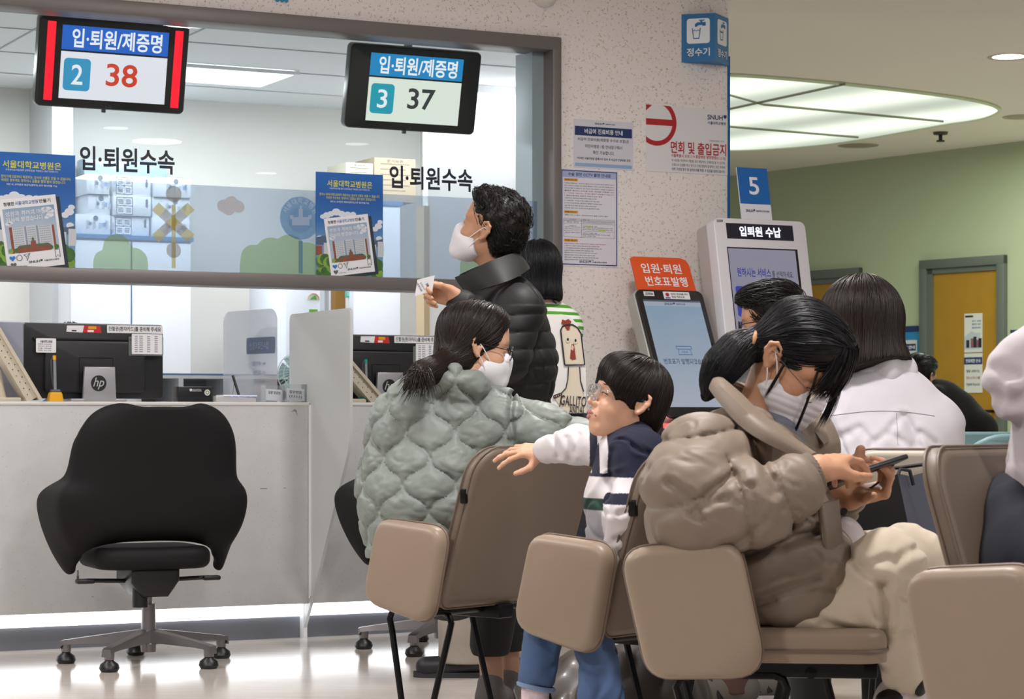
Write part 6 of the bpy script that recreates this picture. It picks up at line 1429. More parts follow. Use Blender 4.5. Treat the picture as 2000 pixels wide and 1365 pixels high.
def glasses(pr, M, frame_m, r=.0235, rz=.021, th=.0013, clear=False, y=.112):
    q = hl(M); t = M.to_scale().x; first = None
    g = MB()
    for x in (-1, 1): g.tube([q(x * .0335 + r * math.cos(a), y - .006 * abs(x * .0335 + r * math.cos(a)) / .06, -.004 + rz * math.sin(a)) for a in [2 * PI * k / 28 for k in range(28)]], th * 1.25 * t, 8, 0, True)
    g.tube([q(-.0105, y - .001, .004), q(0, y + .002, .007), q(.0105, y - .001, .004)], th * t, 6)
    o = wp(pr, 'glasses', g, frame_m)
    for x in (-1, 1):
        T = MB(); T.tube([q(x * .057, y - .008, .002), q(x * .068, y - .022, .004), q(x * .076, y - .07, .006), q(x * .081, -.012, .010), q(x * .082, -.028, .0), q(x * .081, -.036, -.012)], th * 1.1 * t, 6); wp(o, 'temple', T, frame_m)
        L = MB(); L.add([q(x * .0335 + r * .97 * math.cos(a), y - .006 * abs(x * .0335 + r * math.cos(a)) / .06, -.004 + rz * .97 * math.sin(a)) for a in [2 * PI * k / 28 for k in range(28)]], [tuple(range(28))]); wp(o, 'lens', L, M_LENS)
def hair(pr, F_, M, m, flow, n, keep, steps=11, step=.014, rad=.0011, lift=.004, jit=.25, seed=1, free=None, res=.0032, name='hair'):
    """solid hair mass plus strands that follow it"""
    me = F_.mesh(name, m, res); o = wp(pr, name, me)
    if n:
        lo, hi = np.min([p[1] for p in F_.p if p[4] == 'u'], 0), np.max([p[2] for p in F_.p if p[4] == 'u'], 0)
        sd = surf_seeds(F_, lo, hi, n, keep, seed); V, Q = strands(F_, sd, flow, steps, step, rad, lift, jit, seed, free=free)
        wp(o, 'hair_strands', mesh_np('hair_strands', V, Q, m), None, None, 'stuff')
    return o
def inv_np(M):
    I = np.array(M.inverted(), dtype=f32); return lambda Pn: Pn @ I[:3, :3].T + I[:3, 3]
def dir_np(M):
    Rm = np.array(M.to_3x3().normalized(), dtype=f32); return lambda D: D @ Rm.T
def wrinkle(S, amp, sc, seed=0, sharp=1):
    S.mods.append((lambda X, Y, Z: amp * vnoise(X, Y, Z, sc, seed)) if sharp == 1 else (lambda X, Y, Z: amp * (np.abs(vnoise(X, Y, Z, sc, seed)) ** .6 - .5)))

# ---------------------------------------------------------------- man in the black padded jacket, looking up
def build_man():
    Y = 7.6; pr = person('standing man in black padded jacket and white mask looking up, holding a ticket', P(985, 815, Y) * 1.0 - Vector((0, 0, CAMZ)))
    M = head_M(P(960, 452, Y), 66, 22, 0)
    wrist = P(889, 583, 7.33)
    S = Soft(); add_head(S, M, neck=(P(985, 560, Y + .02), .062))
    S.chain([P(985, 565, Y + .02), P(975, 780, Y + .02)], [.06, .08], k=.03).chain([P(1000, 610, 7.45), P(960, 700, 7.38), wrist], [.04, .035, .026], k=.03)
    S.cap(P(985, 575, Y + .02), P(1000, 610, 7.45), .05, .04)
    add_hand(S, wrist, (-1, .05, .30), (.05, 1, .45), 1, [(58, 50, 25), (66, 52, 28), (72, 54, 28), (76, 56, 28)], (3, 0, -2, -4), ((.72, .36, -.60), (.95, -.02, -.30), (.97, -.1, -.1)), .98)
    wp(pr, 'body', S.mesh('body', SK2, .0032))
    face_mask(pr, M)
    q = M
    F_ = Soft(); F_.M = M
    F_.ell((0, -.018, .058), (.083, .103, .086), k=.03).ell((0, .045, .098), (.06, .055, .034), k=.03).ell((0, -.06, -.005), (.073, .052, .075), k=.03)
    F_.ell((0, .135, -.005), (.12, .088, .092), k=.012, op='s'); F_.cut((0, -.05, -.085), (0, .25, -1))
    for x in (-1, 1): F_.ell((x * .09, .0, -.032), (.026, .036, .05), k=.006, op='s')
    F_.mods.append(lambda X, Y_, Z: .0045 * vnoise(X, Y_, Z, 110, 31) * np.clip((Z - M.translation.z - .01) / .04, 0, 1))
    iv, dv = inv_np(M), dir_np(M)
    def flow(Pn):
        L = iv(Pn); d = np.stack([L[:, 0] * 3, np.where(L[:, 2] > .06, .25, -.5), np.where(L[:, 2] > .05, .55, -.6)], 1); return dv(d)
    hair(pr, F_, M, H_BLK, flow, 2600, lambda Pn: iv(Pn)[:, 2] > -.06, 5, .0080, .0010, .003, .55, 2, free=lambda t: .5)
    # jacket: narrow quilted bands
    J = Soft(); A = lambda u, v, dy: P(u, v, Y + dy)
    J.chain([A(980, 622, .02), A(982, 700, .03), A(972, 850, .05)], [.135, .17, .17], k=.05, flat=((0, 1, 0), .82))
    J.ell(A(1005, 585, .02), (.06, .085, .07), k=.06)
    J.cap(A(940, 640, -.02), A(935, 800, .0), .11, .12, k=.06)
    J.ell(A(1012, 612, -.05), (.085, .10, .075), k=.05); J.ell(A(960, 605, .16), (.09, .10, .07), k=.05)
    J.chain([P(1012, 605, 7.46), P(985, 700, 7.42), P(945, 715, 7.36)], [.088, .078, .074], k=.03)
    J.chain([P(945, 715, 7.36), P(904, 596, 7.34)], [.070, .050], k=.02)
    J.chain([P(904, 596, 7.34), P(896, 589, 7.335)], [.043, .041], k=.006)
    zc = A(985, 600, 0).z
    J.mods.append(lambda X, Y_, Z: -.0075 * (np.abs(np.sin(PI * (Z - .10 * (X - .0)) / .056)) ** .4 - .65) * (Z < zc - .005))
    wrinkle(J, .002, 42, 5); crease(J, .004, 30, 15)
    jk = wp(pr, 'jacket', J.mesh('jacket', cloth('black_nylon', '#0c0c0e', .62, 300, .12, 0), .0045))
    up = [(889, 541, -.04), (905, 535, -.10), (930, 523, -.14), (958, 510, -.145), (985, 500, -.11), (1006, 494, -.05), (1010, 493, .02), (1000, 497, .08), (965, 508, .12), (925, 524, .10), (898, 536, .04)]
    lo = [(912, 572, -.07), (925, 570, -.14), (952, 562, -.19), (985, 552, -.20), (1012, 540, -.15), (1030, 528, -.07), (1034, 524, .03), (1020, 528, .11), (975, 545, .17), (930, 560, .14), (910, 568, .06)]
    wp(jk, 'collar', loft([[A(*p) for p in lo], [A(*p) for p in up]], 2, .010), cloth('black_nylon', '#0c0c0e', .62))
    wp(jk, 'zip', MB().tube([A(905, 565, -.14), A(915, 600, -.15), A(920, 700, -.14)], .004, 6), M_LEG)
    # legs and shoes (mostly behind the chairs)
    T = Soft(); T.cap(A(975, 830, .05), A(975, 900, .05), .16, .15, k=.05, flat=((0, 1, 0), .8))
    ftL, ftR = P(905, 1300, 7.55), P(965, 1296, 7.75)
    T.chain([A(950, 900, -.04), Vector((P(915, 815, 7.5).x, 7.5, .50)), Vector((P(910, 815, 7.56).x, 7.56, .075))], [.11, .095, .09], k=.03).chain([A(1000, 900, .1), Vector((P(985, 815, 7.72).x, 7.72, .5)), Vector((P(980, 815, 7.74).x, 7.74, .07))], [.11, .095, .09], k=.03)
    T.cut((0, 0, .045), (0, 0, -1)); wrinkle(T, .004, 30, 8)
    wp(pr, 'trousers', T.mesh('trousers', cloth('greige_trousers', '#9c9388', .85), .006))
    for x, y in ((P(905, 815, 7.56).x, 7.56), (P(970, 815, 7.74).x, 7.74)):
        B = Soft(); B.cap((x + .06, y, .04), (x - .12, y - .02, .035), .04, .036, k=.03, flat=((0, 0, 1), .9)).cap((x + .05, y, .07), (x + .02, y, .09), .04, .04, k=.03); B.cut((0, 0, .006), (0, 0, -1))
        s = wp(pr, 'shoe', B.mesh('shoe', mat('black_shoe', '#1b1b1f', .5), .005))
        so = MB(); so.prism(rrect(-.165, .105, -.045, .045, .04, 5), 0, .016, 0, fn=lambda a, b, c: (x + a, y + c, .017 - b)); wp(s, 'sole', so, mat('shoe_sole', '#2a2a2c', .6))
    # ticket between thumb and fingers
    a, b_, c, d = P(803, 541, 7.27), P(842, 549, 7.27), P(852, 573, 7.27), P(822, 568, 7.27)
    ctr = (a + b_ + c + d) / 4; xv = ((b_ - a) + (c - d)).normalized(); zv = ((a - d) + (b_ - c)).normalized(); yv = zv.cross(xv).normalized(); zv = xv.cross(yv) * 1
    w = ((b_ - a).length + (c - d).length) / 4; h = ((a - d).length + (b_ - c).length) / 4
    Mt = Matrix(((xv.x, -yv.x, zv.x, ctr.x), (xv.y, -yv.y, zv.y, ctr.y), (xv.z, -yv.z, zv.z, ctr.z), (0, 0, 0, 1)))
    Mt = Matrix.Translation(ctr) @ Matrix.Rotation(R(-14), 4, 'Y')
    t = thing('queue_ticket', 'white paper queue ticket held in the standing man\'s hand', 'ticket', Mt)
    tk = MB(); tk.grid(lambda i, j: (-w + 2 * w * i + .010 * (j - .5) * 2, -.004 * math.sin(i * 3), -h + 2 * h * j), 8, 4); tk.grid(lambda i, j: (-w + 2 * w * i + .010 * (j - .5) * 2, -.004 * math.sin(i * 3) + .0006, -h + 2 * h * j), 8, 4)
    part(t, 'paper', tk, M_WHT)
    g = MB(); g.text('서울대학교병원', -w * .62, 0, h * 1.3, .006, -.005, 0, .01, rot=-75); g.text('입·퇴원수속', -w * .25, 0, h * 1.1, .004, -.0055, 0, .01, rot=-75); g.text('38', w * .3, 0, .011, .008, -.006, 0, .02, rot=-75)
    part(t, 'print', g, M_INK)
build_man()

# ---------------------------------------------------------------- girl with bob and striped top
def bob(F_, M, low=-.125, w=.092):
    F_.M = M
    F_.ell((0, -.012, .045), (w - .006, .108, .090), k=.03).cap((0, -.025, .0), (0, -.035, low + .03), w - .006, w - .004, k=.05, flat=((0, 1, 0), 1.02))
    F_.ell((0, .135, -.045), (.085, .085, .115), k=.02, op='s'); F_.cut((0, 0, low), (0, -.12, -1))
def build_girl():
    Y = 8.75; A = lambda u, v, dy=0: P(u, v, Y + dy)
    pr = person('girl with black bob in green striped top seen from behind at the window', (A(1090, 815).x, Y, 0))
    M = head_M(A(1049, 532), 25, -4, 0, .92)
    S = Soft(); add_head(S, M, face=False, neck=(A(1068, 612), .05)); S.cap(A(1068, 610), A(1090, 760, .02), .055, .07); wp(pr, 'body', S.mesh('body', SK1, .005))
    F_ = Soft(); bob(F_, M, -.125, .088); iv, dv = inv_np(M), dir_np(M)
    def flow(Pn):
        L = iv(Pn); u = np.clip(L[:, 2] / .1, 0, 1); return dv(np.stack([L[:, 0] * 14 * u, L[:, 1] * 9 * u - .1, -.35 - (1 - u)], 1))
    hair(pr, F_, M, H_JET, flow, 1500, lambda Pn: iv(Pn)[:, 2] > -.03, 14, .014, .0013, .002, .10, 4, res=.005)
    T = Soft(); T.chain([A(1082, 640), A(1080, 720), A(1084, 860)], [.095, .10, .115], k=.05, flat=((0, 1, 0), .78)); T.cap(A(1062, 618), A(1106, 638), .058, .055, k=.05); T.chain([A(1062, 640, -.02), A(1062, 740, -.04), A(1070, 800, -.06)], [.06, .052, .045], k=.03); T.chain([A(1106, 648), A(1108, 740)], [.05, .045], k=.03)
    T.chain([A(1068, 604, -.035), A(1085, 607, .01), A(1072, 604, .05), A(1050, 606, .02), A(1068, 604, -.035)], [.03] * 5, k=.02)
    wrinkle(T, .003, 35, 3)
    m = mat('green_striped_knit', '#e9ece4', .85); nt = m.node_tree; b = nt.nodes['Principled BSDF']; tc = nt.nodes.new('ShaderNodeTexCoord'); wv = nt.nodes.new('ShaderNodeTexWave'); wv.wave_type = 'BANDS'; wv.bands_direction = 'Z'; wv.inputs['Scale'].default_value = 11.5; wv.inputs['Distortion'].default_value = 1.2; wv.inputs['Detail Scale'].default_value = .6
    nt.links.new(tc.outputs['Object'], wv.inputs[0]); cr = nt.nodes.new('ShaderNodeValToRGB'); cr.color_ramp.interpolation = 'CONSTANT'; cr.color_ramp.elements[0].color = lin('#e9ece4'); cr.color_ramp.elements[1].color = lin('#4f9a2a'); cr.color_ramp.elements[1].position = .56; nt.links.new(wv.outputs[1], cr.inputs[0]); nt.links.new(cr.outputs[0], b.inputs['Base Color'])
    tp = wp(pr, 'striped_top', T.mesh('striped_top', m, .006))
    Lg = Soft(); Lg.cap(A(1092, 850), A(1092, 900), .14, .13, k=.04); Lg.chain([A(1075, 900), Vector((A(1075, 815).x, Y, .45)), Vector((A(1075, 815).x, Y, .06))], [.09, .065, .055], k=.02).chain([A(1112, 900, .03), Vector((A(1112, 815).x, Y + .03, .45)), Vector((A(1112, 815).x, Y + .03, .06))], [.09, .065, .055], k=.02)
    wp(pr, 'trousers', Lg.mesh('trousers', cloth('navy_trousers', '#2a2d3a'), .008))
    for u, dy in ((1075, 0), (1112, .03)):
        B = Soft(); x = A(u, 815).x; B.cap((x, Y + dy - .03, .04), (x - .02, Y + dy + .13, .035), .04, .036, k=.02); B.cut((0, 0, .004), (0, 0, -1)); wp(pr, 'shoe', B.mesh('shoe', mat('black_shoe', '#1b1b1f', .5), .006))
    # white canvas panel with the big rooster, hanging down her back
    yb = Y - .125
    def onback(x, y, z):                          # bulges with her back
        xx = (x - A(1098, 700).x); return (x, yb + .9 * xx * xx + y, z)
    px = lambda u, v: (A(u, v, -.125).x, A(u, v, -.125).z)
    W_ = MB()
    outl = [px(*p) for p in ((1075, 808), (1074, 700), (1068, 640), (1060, 617), (1085, 612), (1112, 616), (1128, 634), (1139, 665), (1144, 720), (1146, 808))]
    x0, z0 = px(1059, 812); x1, z1 = px(1147, 610); N = 26
    def edge(z):
        xs = []
        for i in range(len(outl)):
            a, c = outl[i], outl[(i + 1) % len(outl)]
            if (a[1] - z) * (c[1] - z) < 0: xs.append(a[0] + (c[0] - a[0]) * (z - a[1]) / (c[1] - a[1]))
        return (min(xs), max(xs)) if len(xs) > 1 else (px(1090, 0)[0], px(1100, 0)[0])
    def gp(i, j):
        z = px(0, 807)[1] + (px(0, 614)[1] - px(0, 807)[1]) * j; e = edge(z); x = e[0] + (e[1] - e[0]) * i
        return Vector(onback(x, -.004 + .0015 * math.sin(40 * z + 9 * x), z))
    W_.grid(gp, 14, 30)
    bp = wp(pr, 'canvas_panel', W_, [cloth('white_canvas', '#e4e2de', .8)], 'white printed back panel')
    g = MB(); pq = lambda L: [px(*p) for p in L]
    fnb = lambda k: (lambda x, y, z: onback(x, y - .0075 - k * .0006, z))
    def area_(L, m, k): g.poly(pq(L), 0, m, fnb(k))
    area_([(1110, 718), (1132, 718), (1133, 745), (1140, 775), (1146, 800), (1145, 806), (1090, 806), (1092, 790), (1082, 776), (1098, 768), (1106, 758), (1109, 740)], 0, 1)
    head = [(1103, 713), (1095, 645), (1098, 638), (1106, 634), (1118, 634), (1128, 640), (1135, 652), (1142, 712)]; area_(head, 0, 2)
    area_([(1107, 645), (1103, 638), (1096, 631), (1098, 624), (1104, 626), (1110, 623), (1116, 628), (1114, 634), (1112, 645)], 1, 4); area_([(1116, 672), (1113, 700), (1118, 703), (1125, 701), (1121, 672)], 1, 4); area_([(1115, 682), (1117, 672), (1121, 678), (1119, 685)], 2, 5)
    for u, v in ((1109, 663), (1124, 665)):
        c = px(u, v); g.poly(circ(c[0], c[1], .0085, 14, .013), 0, 0, fnb(5)); g.poly(circ(c[0], c[1], .004, 10, .006), 0, 3, fnb(6))
    def line(L, r=.0022): g.tube([fnb(6)(p[0], 0, p[1]) for p in pq(L)], r, 5, 3)
    line(head + [head[0]], .0028); line([(1110, 716), (1109, 740), (1105, 758), (1097, 767), (1081, 773)]); line([(1132, 716), (1134, 745), (1140, 765)]); line([(1082, 778), (1097, 770), (1092, 800)]); line([(1081, 773), (1082, 778)])
    for k in range(4): area_([(1083 + k * 4, 773 - k * 1.6), (1085 + k * 4, 772 - k * 1.6), (1086 + k * 4, 776 - k * 1.6), (1084 + k * 4, 777 - k * 1.6)], 1, 4)
    c = px(1120, 783); g.text('GALLITO', c[0], c[1], px(1146, 0)[0] - px(1096, 0)[0], .038, 0, 3, .01, rot=-4, fn=fnb(7)); c = px(1127, 801); g.text('ANDAL', c[0], c[1], px(1141, 0)[0] - px(1110, 0)[0], .03, 0, 3, .01, fn=fnb(7))
    wp(bp, 'print', g, [mat('rooster_cream', '#d9cdb8', .8), mat('rooster_red', '#8a3526', .8), mat('rooster_pink', '#d8b6a4', .8), M_INK])
    wp(pr, 'neck_cord', MB().tube([A(1046, 583, -.05), A(1062, 578, -.075), A(1078, 584, -.06), A(1090, 598, -.03)], .003, 6), M_NAVY)
build_girl()

# ---------------------------------------------------------------- woman in the sage green quilted jacket
def build_green():
    Y = 6.1; A = lambda u, v, dy=0: P(u, v, Y + dy); hs = .86
    pr = person('seated woman in sage green quilted jacket and white mask, seen from behind', (A(870, 815).x, Y + .1, 0))
    M = head_M(A(928, 676, .02), -74, -9, 3, hs)
    S = Soft(); add_head(S, M, neck=(A(898, 770, .0), .055)); S.cap(A(890, 800), A(860, 1020), .09, .12, k=.04)
    S.chain([A(985, 840), A(1120, 860, -.02)], [.05, .04])
    # bare ankle in black cropped leggings is further forward
    wp(pr, 'body', S.mesh('body', SK1, .004))
    face_mask(pr, M, (1,)); glasses(pr, M, mat('black_frame', '#151214', .35), th=.0014)
    F_ = Soft(); F_.M = M
    F_.ell((0, -.016, .050), (.088, .112, .090), k=.03).ell((0, -.055, -.035), (.082, .066, .085), k=.04).ell((0, .03, .095), (.066, .06, .035), k=.03)
    F_.ell((0, .138, -.02), (.115, .092, .115), k=.02, op='s'); F_.ell((.092, -.004, -.016), (.024, .026, .036), k=.010, op='s'); F_.cut((0, -.05, -.118), (0, .3, -1))
    F_.M = Matrix.Identity(4)
    F_.chain([A(868, 718, -.05), A(845, 724, -.10), A(826, 728, -.13), A(806, 742, -.16), A(790, 760, -.175)], [.042, .030, .026, .018, .006], k=.02)
    iv, dv = inv_np(M), dir_np(M); tail = np.array(A(836, 728, -.12), dtype=f32); tail2 = np.array(A(785, 768, -.18), dtype=f32)
    def flow(Pn):
        L = iv(Pn); d = tail - Pn; ds = np.linalg.norm(d, axis=1, keepdims=True); w = d / (ds + 1e-6); top = np.clip(L[:, 2:3] / .1, 0, 1); dn = dv(np.stack([np.sign(L[:, 0]) * .6, -.35 + 0 * L[:, 1], -.9 + 0 * L[:, 0]], 1))
        e = tail2 - Pn; e = e / (np.linalg.norm(e, axis=1, keepdims=True) + 1e-6)
        return np.where(ds < .05, e, w * (1 - top * .75) + dn * top * .75)
    ho = hair(pr, F_, M, H_DBR, flow, 3200, lambda Pn: (iv(Pn)[:, 2] > -.09), 17, .017, .0013, .002, .10, 6, res=.004)
    r = np.random.default_rng(5); N = 240; b0 = np.array(A(828, 734, -.15)); e0 = r.normal(size=(N, 3)) * [.012, .012, .012]
    path = []
    tip = np.stack([np.array(A(u, v, -.20)) for u, v in zip(r.uniform(776, 850, N), r.uniform(750, 790, N))])
    for k in range(9): t = k / 8; path.append(b0 + e0 * (1 - .4 * t) + (tip - b0) * t + np.array([0, 0, .016 * math.sin(t * 3.1)]))
    V, Q = ribbons(path, .0009, r); wp(ho, 'hair_ends', mesh_np('hair_ends', V, Q, H_DBR), None, None, 'stuff')
    J = Soft()
    J.chain([A(880, 825, .02), A(867, 900, .02), A(850, 985, .0), A(842, 1060, .0)], [.150, .185, .195, .165], k=.06, flat=((0, 1, 0), .80))
    J.ell(A(800, 830, .0), (.095, .10, .11), k=.06); J.ell(A(960, 838, .0), (.10, .11, .085), k=.06)
    J.chain([A(790, 840, .03), A(768, 940, .08), A(790, 1010, .15)], [.088, .085, .075], k=.04)
    J.chain([A(982, 834, .0), A(1060, 850, -.02), A(1138, 864, -.02), A(1160, 890, .05)], [.088, .074, .055, .05], k=.04)
    J.ell(A(930, 940, .16), (.16, .12, .2), k=.05)
    J.chain([A(858, 748, -.06), A(890, 742, -.10), A(922, 752, -.08), A(946, 768, -.02)], [.024, .030, .026, .018], k=.04)
    x0 = A(868, 900).x; w = .048; hgt = .135
    def quilt(X, Y_, Z):
        ang = np.arctan2(X - x0, (Y + .28 - Y_)); p = ang * .30 / w; q = (Z - .35 * 0) / hgt; c = np.cos(2 * PI * q); c = np.sign(c) * np.abs(c) ** .75; best = np.full(np.broadcast(X, Z).shape, 9.0, f32); n0 = np.floor(p)
        for k in (-1, 0, 1, 2):
            n = n0 + k; s = np.where(np.mod(n, 2) < .5, 1.0, -1.0); best = np.minimum(best, np.abs(p - (n + s * .46 * c)))
        return -.021 * (np.clip(best, 0, .6) ** .42 - .6)
    J.mods.append(quilt); wrinkle(J, .002, 48, 2); J.mods.append(lambda X, Y_, Z: .0012 * ridged(X, Y_, Z, 120, 9))
    fold(J, [(1001, 770), (997, 810), (1002, 860)], 6.05, .012, .007)
    J.cut(A(842, 1085), (0, 0, -1))
    jk = wp(pr, 'jacket', J.mesh('jacket', cloth('sage_nylon', '#828a83', .5, 260, .12, 0), .0036))
    # legs: dark leggings, bare ankles, grey trainers
    T = Soft(); T.cap(A(860, 1085, .05), A(880, 1120, .2), .15, .13, k=.05); kn = [Vector((A(900, 815, .45).x, Y + .5, .53)), Vector((A(985, 815, .4).x, Y + .42, .53))]; an = [P(905, 1300, 6.85), P(968, 1302, 6.62)]
    an = [Vector((P(990, 815, 6.75).x, 6.75, .20)), Vector((P(958, 815, 6.62).x, 6.62, .20))]
    T.chain([A(830, 1090, .1), kn[0], an[0]], [.11, .075, .058], k=.03).chain([A(890, 1090, .1), kn[1], an[1]], [.11, .078, .060], k=.03)
    for a in an: T.cut((0, 0, .165), (0, 0, -1))
    wp(pr, 'leggings', T.mesh('leggings', cloth('black_leggings', '#0f0e10', .85, 420, .18, 0), .006))
    for a in an:
        B = Soft(); B.cap((a.x, a.y, .20), (a.x + .005, a.y, .07), .036, .033, k=.02); wp(pr, 'ankle', B.mesh('ankle', skin('skin_shaded', '#9c7660'), .005))  # ankle skin darker than the body's: shade put into the colour
        B = Soft(); B.cap((a.x, a.y - .035, .045), (a.x + .05, a.y + .13, .035), .042, .036, k=.02).cap((a.x, a.y - .02, .05), (a.x, a.y - .01, .085), .04, .038, k=.02); B.cut((0, 0, .012), (0, 0, -1))
        s = wp(pr, 'shoe', B.mesh('shoe', cloth('grey_trainer', '#55514f', .8), .005)); so = MB()
        so.prism(rrect(-.05, .05, -.08, .17, .045, 6), 0, .026, 0, .006, fn=lambda u, v, w_: (a.x + .02 + u + w_ * .3, a.y + w_, .028 - v)); wp(s, 'sole', so, mat('trainer_sole', '#aaa7a2', .6))
        for k in range(3): wp(s, 'stripe', MB().tube([(a.x - .043, a.y - .02 + k * .02, .03), (a.x - .038, a.y - .01 + k * .02, .075)], .004, 6), mat('trainer_stripe', '#d5d2cc', .6))
build_green()

# ---------------------------------------------------------------- boy in the navy sweater
def build_boy():
    Y = 5.15; A = lambda u, v, dy=0: P(u, v, Y + dy); hs = .785
    pr = person('boy in navy and white sweater and clear glasses reaching over the chair in front', (A(1230, 815).x, Y, 0))
    M = head_M(A(1230, 786), 104, 17, 0, hs)
    wr = P(1066, 880, 5.56)
    S = Soft(); add_head(S, M, child=True, neck=(A(1228, 872), .040))
    S.chain([A(1228, 870), A(1235, 1090)], [.045, .075], k=.03).chain([A(1200, 875, .12), P(1120, 868, 5.42), wr], [.034, .028, .0185], k=.02)
    add_hand(S, wr, (-1, .18, .0), (-.1, -.52, .85), 1, [(16, 14, 10), (8, 16, 14), (10, 26, 18), (14, 36, 22)], (16, 4, -6, -14), ((.55, .62, -.5), (.9, .25, -.35), (.95, .1, -.3)), .74)
    S.chain([A(1240, 895, -.08), A(1228, 1000, -.14), A(1212, 1120, -.13)], [.026, .026, .02], k=.02)
    wp(pr, 'body', S.mesh('body', SK4, .0026))
    # features
    q = hl(M); e = MB()
    for x in (-1, 1):
        e.tube([q(x * .0185, .0905, .0005), q(x * .026, .0932, .0028), q(x * .034, .0925, .0026), q(x * .042, .0875, .000), q(x * .047, .082, -.003)], .0011, 6)
    wp(pr, 'eyelashes', e, H_BLK)
    eb = MB()
    for x in (-1, 1): eb.tube([q(x * .016, .096, .022), q(x * .028, .0955, .0255), q(x * .040, .0905, .025), q(x * .048, .083, .021)], [.0012, .0019, .0018, .0006], 6)
    wp(pr, 'eyebrows', eb, H_BRN)
    lp = Soft(); lp.M = M
    lp.chain([(-.024, .0895, -.0662), (-.007, .1033, -.0602), (0, .1033, -.0614), (.007, .1033, -.0602), (.024, .0895, -.0662)], [.0038, .0064, .0062, .0064, .0038], k=.004).chain([(-.022, .0895, -.0695), (0, .1020, -.0740), (.022, .0895, -.0695)], [.0038, .0076, .0038], k=.004).cap((-.024, .098, -.0668), (.024, .098, -.0668), .0014, k=.002, op='s')
    wp(pr, 'lips', lp.mesh('lips', mat('lip_rose', '#b06f66', .4, sss=.1), .0016))
    glasses(pr, M, glassy('clear_frame', '#f6f7f9', .16, .03, .8, '#eceef3'), r=.0265, rz=.0235, th=.0026, y=.117)
    F_ = Soft(); F_.M = M
    F_.ell((0, -.006, .048), (.085, .106, .090), k=.03).ell((0, .045, .078), (.072, .064, .052), k=.03).ell((0, -.056, -.015), (.072, .048, .078), k=.03)
    for x in (-1, 1): F_.ell((x * .062, .040, .035), (.022, .05, .05), k=.03)
    F_.ell((0, .150, -.028), (.15, .105, .073), k=.010, op='s'); F_.cut((0, -.05, -.085), (0, .35, -1))
    for x in (-1, 1): F_.ell((x * .094, -.012, -.030), (.03, .034, .046), k=.008, op='s'); F_.ell((x * .09, .050, -.050), (.05, .055, .055), k=.008, op='s')
    iv, dv = inv_np(M), dir_np(M)
    def flow(Pn):
        L = iv(Pn); u = np.clip((L[:, 2] - .03) / .09, 0, 1); return dv(np.stack([L[:, 0] * 14 * u, (L[:, 1] + .03) * 13 * u, -.25 - (1 - u)], 1))
    hair(pr, F_, M, H_BRN, flow, 3600, lambda Pn: iv(Pn)[:, 2] > -.01, 13, .0115, .0009, .0018, .10, 7, res=.003)
    # sweater
    T = Soft()
    T.chain([A(1232, 892), A(1232, 980), A(1228, 1110)], [.078, .088, .09], k=.05, flat=((0, 1, 0), 1.15)); T.ell(A(1215, 1000, -.02), (.065, .1, .11), k=.05)
    T.chain([A(1250, 896, -.085), A(1226, 1000, -.145), A(1208, 1120, -.135)], [.052, .046, .040], k=.025); T.ell(A(1244, 893, -.075), (.066, .068, .060), k=.03)
    T.chain([A(1205, 878, .10), P(1125, 868, 5.40), P(1074, 877, 5.53)], [.052, .042, .034], k=.025)
    T.chain([P(1074, 877, 5.53), P(1066, 879, 5.55)], [.033, .032], k=.006)
    T.chain([A(1200, 868, -.03), A(1222, 862, -.055), A(1250, 848, -.03), A(1258, 842, .02), A(1240, 850, .06), A(1210, 862, .05)], [.016, .019, .022, .022, .02, .016], k=.02)
    T.M = Matrix.Identity(4); wrinkle(T, .002, 45, 11); crease(T, .005, 42, 12, .2)
    for L_ in ([(1196, 880), (1190, 930), (1188, 1000)], [(1205, 1000), (1240, 990)], [(1200, 1050), (1235, 1035)], [(1205, 1075), (1228, 1085)], [(1235, 870), (1265, 885), (1278, 930)]): fold(T, L_, 5.05, .006, .006)
    for L_ in ([(1080, 850), (1090, 890)], [(1105, 855), (1112, 895)], [(1128, 848), (1120, 880)]): fold(T, L_, 5.45, .005, .006)
    hx = A(1190, 0).x; sx0, sx1, sx2 = P(1148, 0, 5.4).x, P(1163, 0, 5.35).x, P(1178, 0, 5.32).x
    z = lambda v: A(0, v, -.13).z
    def region(X, Y_, Z):
        m = np.zeros(len(X), int)                 # navy
        near = Y_ < Y - .045
        m[(Z < z(932)) & (Z > z(962)) ] = 1; m[(Z <= z(962)) & (Z > z(984))] = 0; m[Z <= z(984)] = 1
        fr = (X < A(1186, 0).x) & (Y_ >= Y - .10) & (Z < z(950))
        m[fr] = 0; m[fr & (Z < z(950)) & (Z > z(975))] = 1; m[fr & (Z <= z(975)) & (Z > z(998))] = 2; m[fr & (Z <= z(998))] = 3
        arm = (X < hx) & (Z > z(925)); m[arm] = 0; m[arm & (X < sx0)] = 1; m[arm & (X > sx1) & (X < sx2)] = 1
        return m
    N_ = [None, cloth('sweater_white', '#d9d4d6', .9)]; sm_ = cloth('striped_sweater', '#888888', .9); ca = sm_.node_tree.nodes.new('ShaderNodeVertexColor'); ca.layer_name = 'dye'; sm_.node_tree.links.new(ca.outputs[0], sm_.node_tree.nodes['Principled BSDF'].inputs['Base Color'])
    sw = wp(pr, 'sweater', T.mesh('sweater', sm_, .0026, (region, ['#141830', '#d9d4d6', '#1f3d33', '#a9a4a9'])))
    cf = Soft(); cf.cap(P(1076, 876, 5.525), P(1062, 880, 5.565), .0345, .031, k=.004); cf.cut(P(1060, 881, 5.57), (-1, .2, 0)); wp(sw, 'cuff', cf.mesh('cuff', N_[1], .003))
    wp(sw, 'chest_letters', MB().tube([A(1166, 912, -.04), A(1163, 930, -.04)], .0022, 5).tube([A(1167, 915, -.05), A(1168, 928, -.05)], .0018, 5), N_[1])
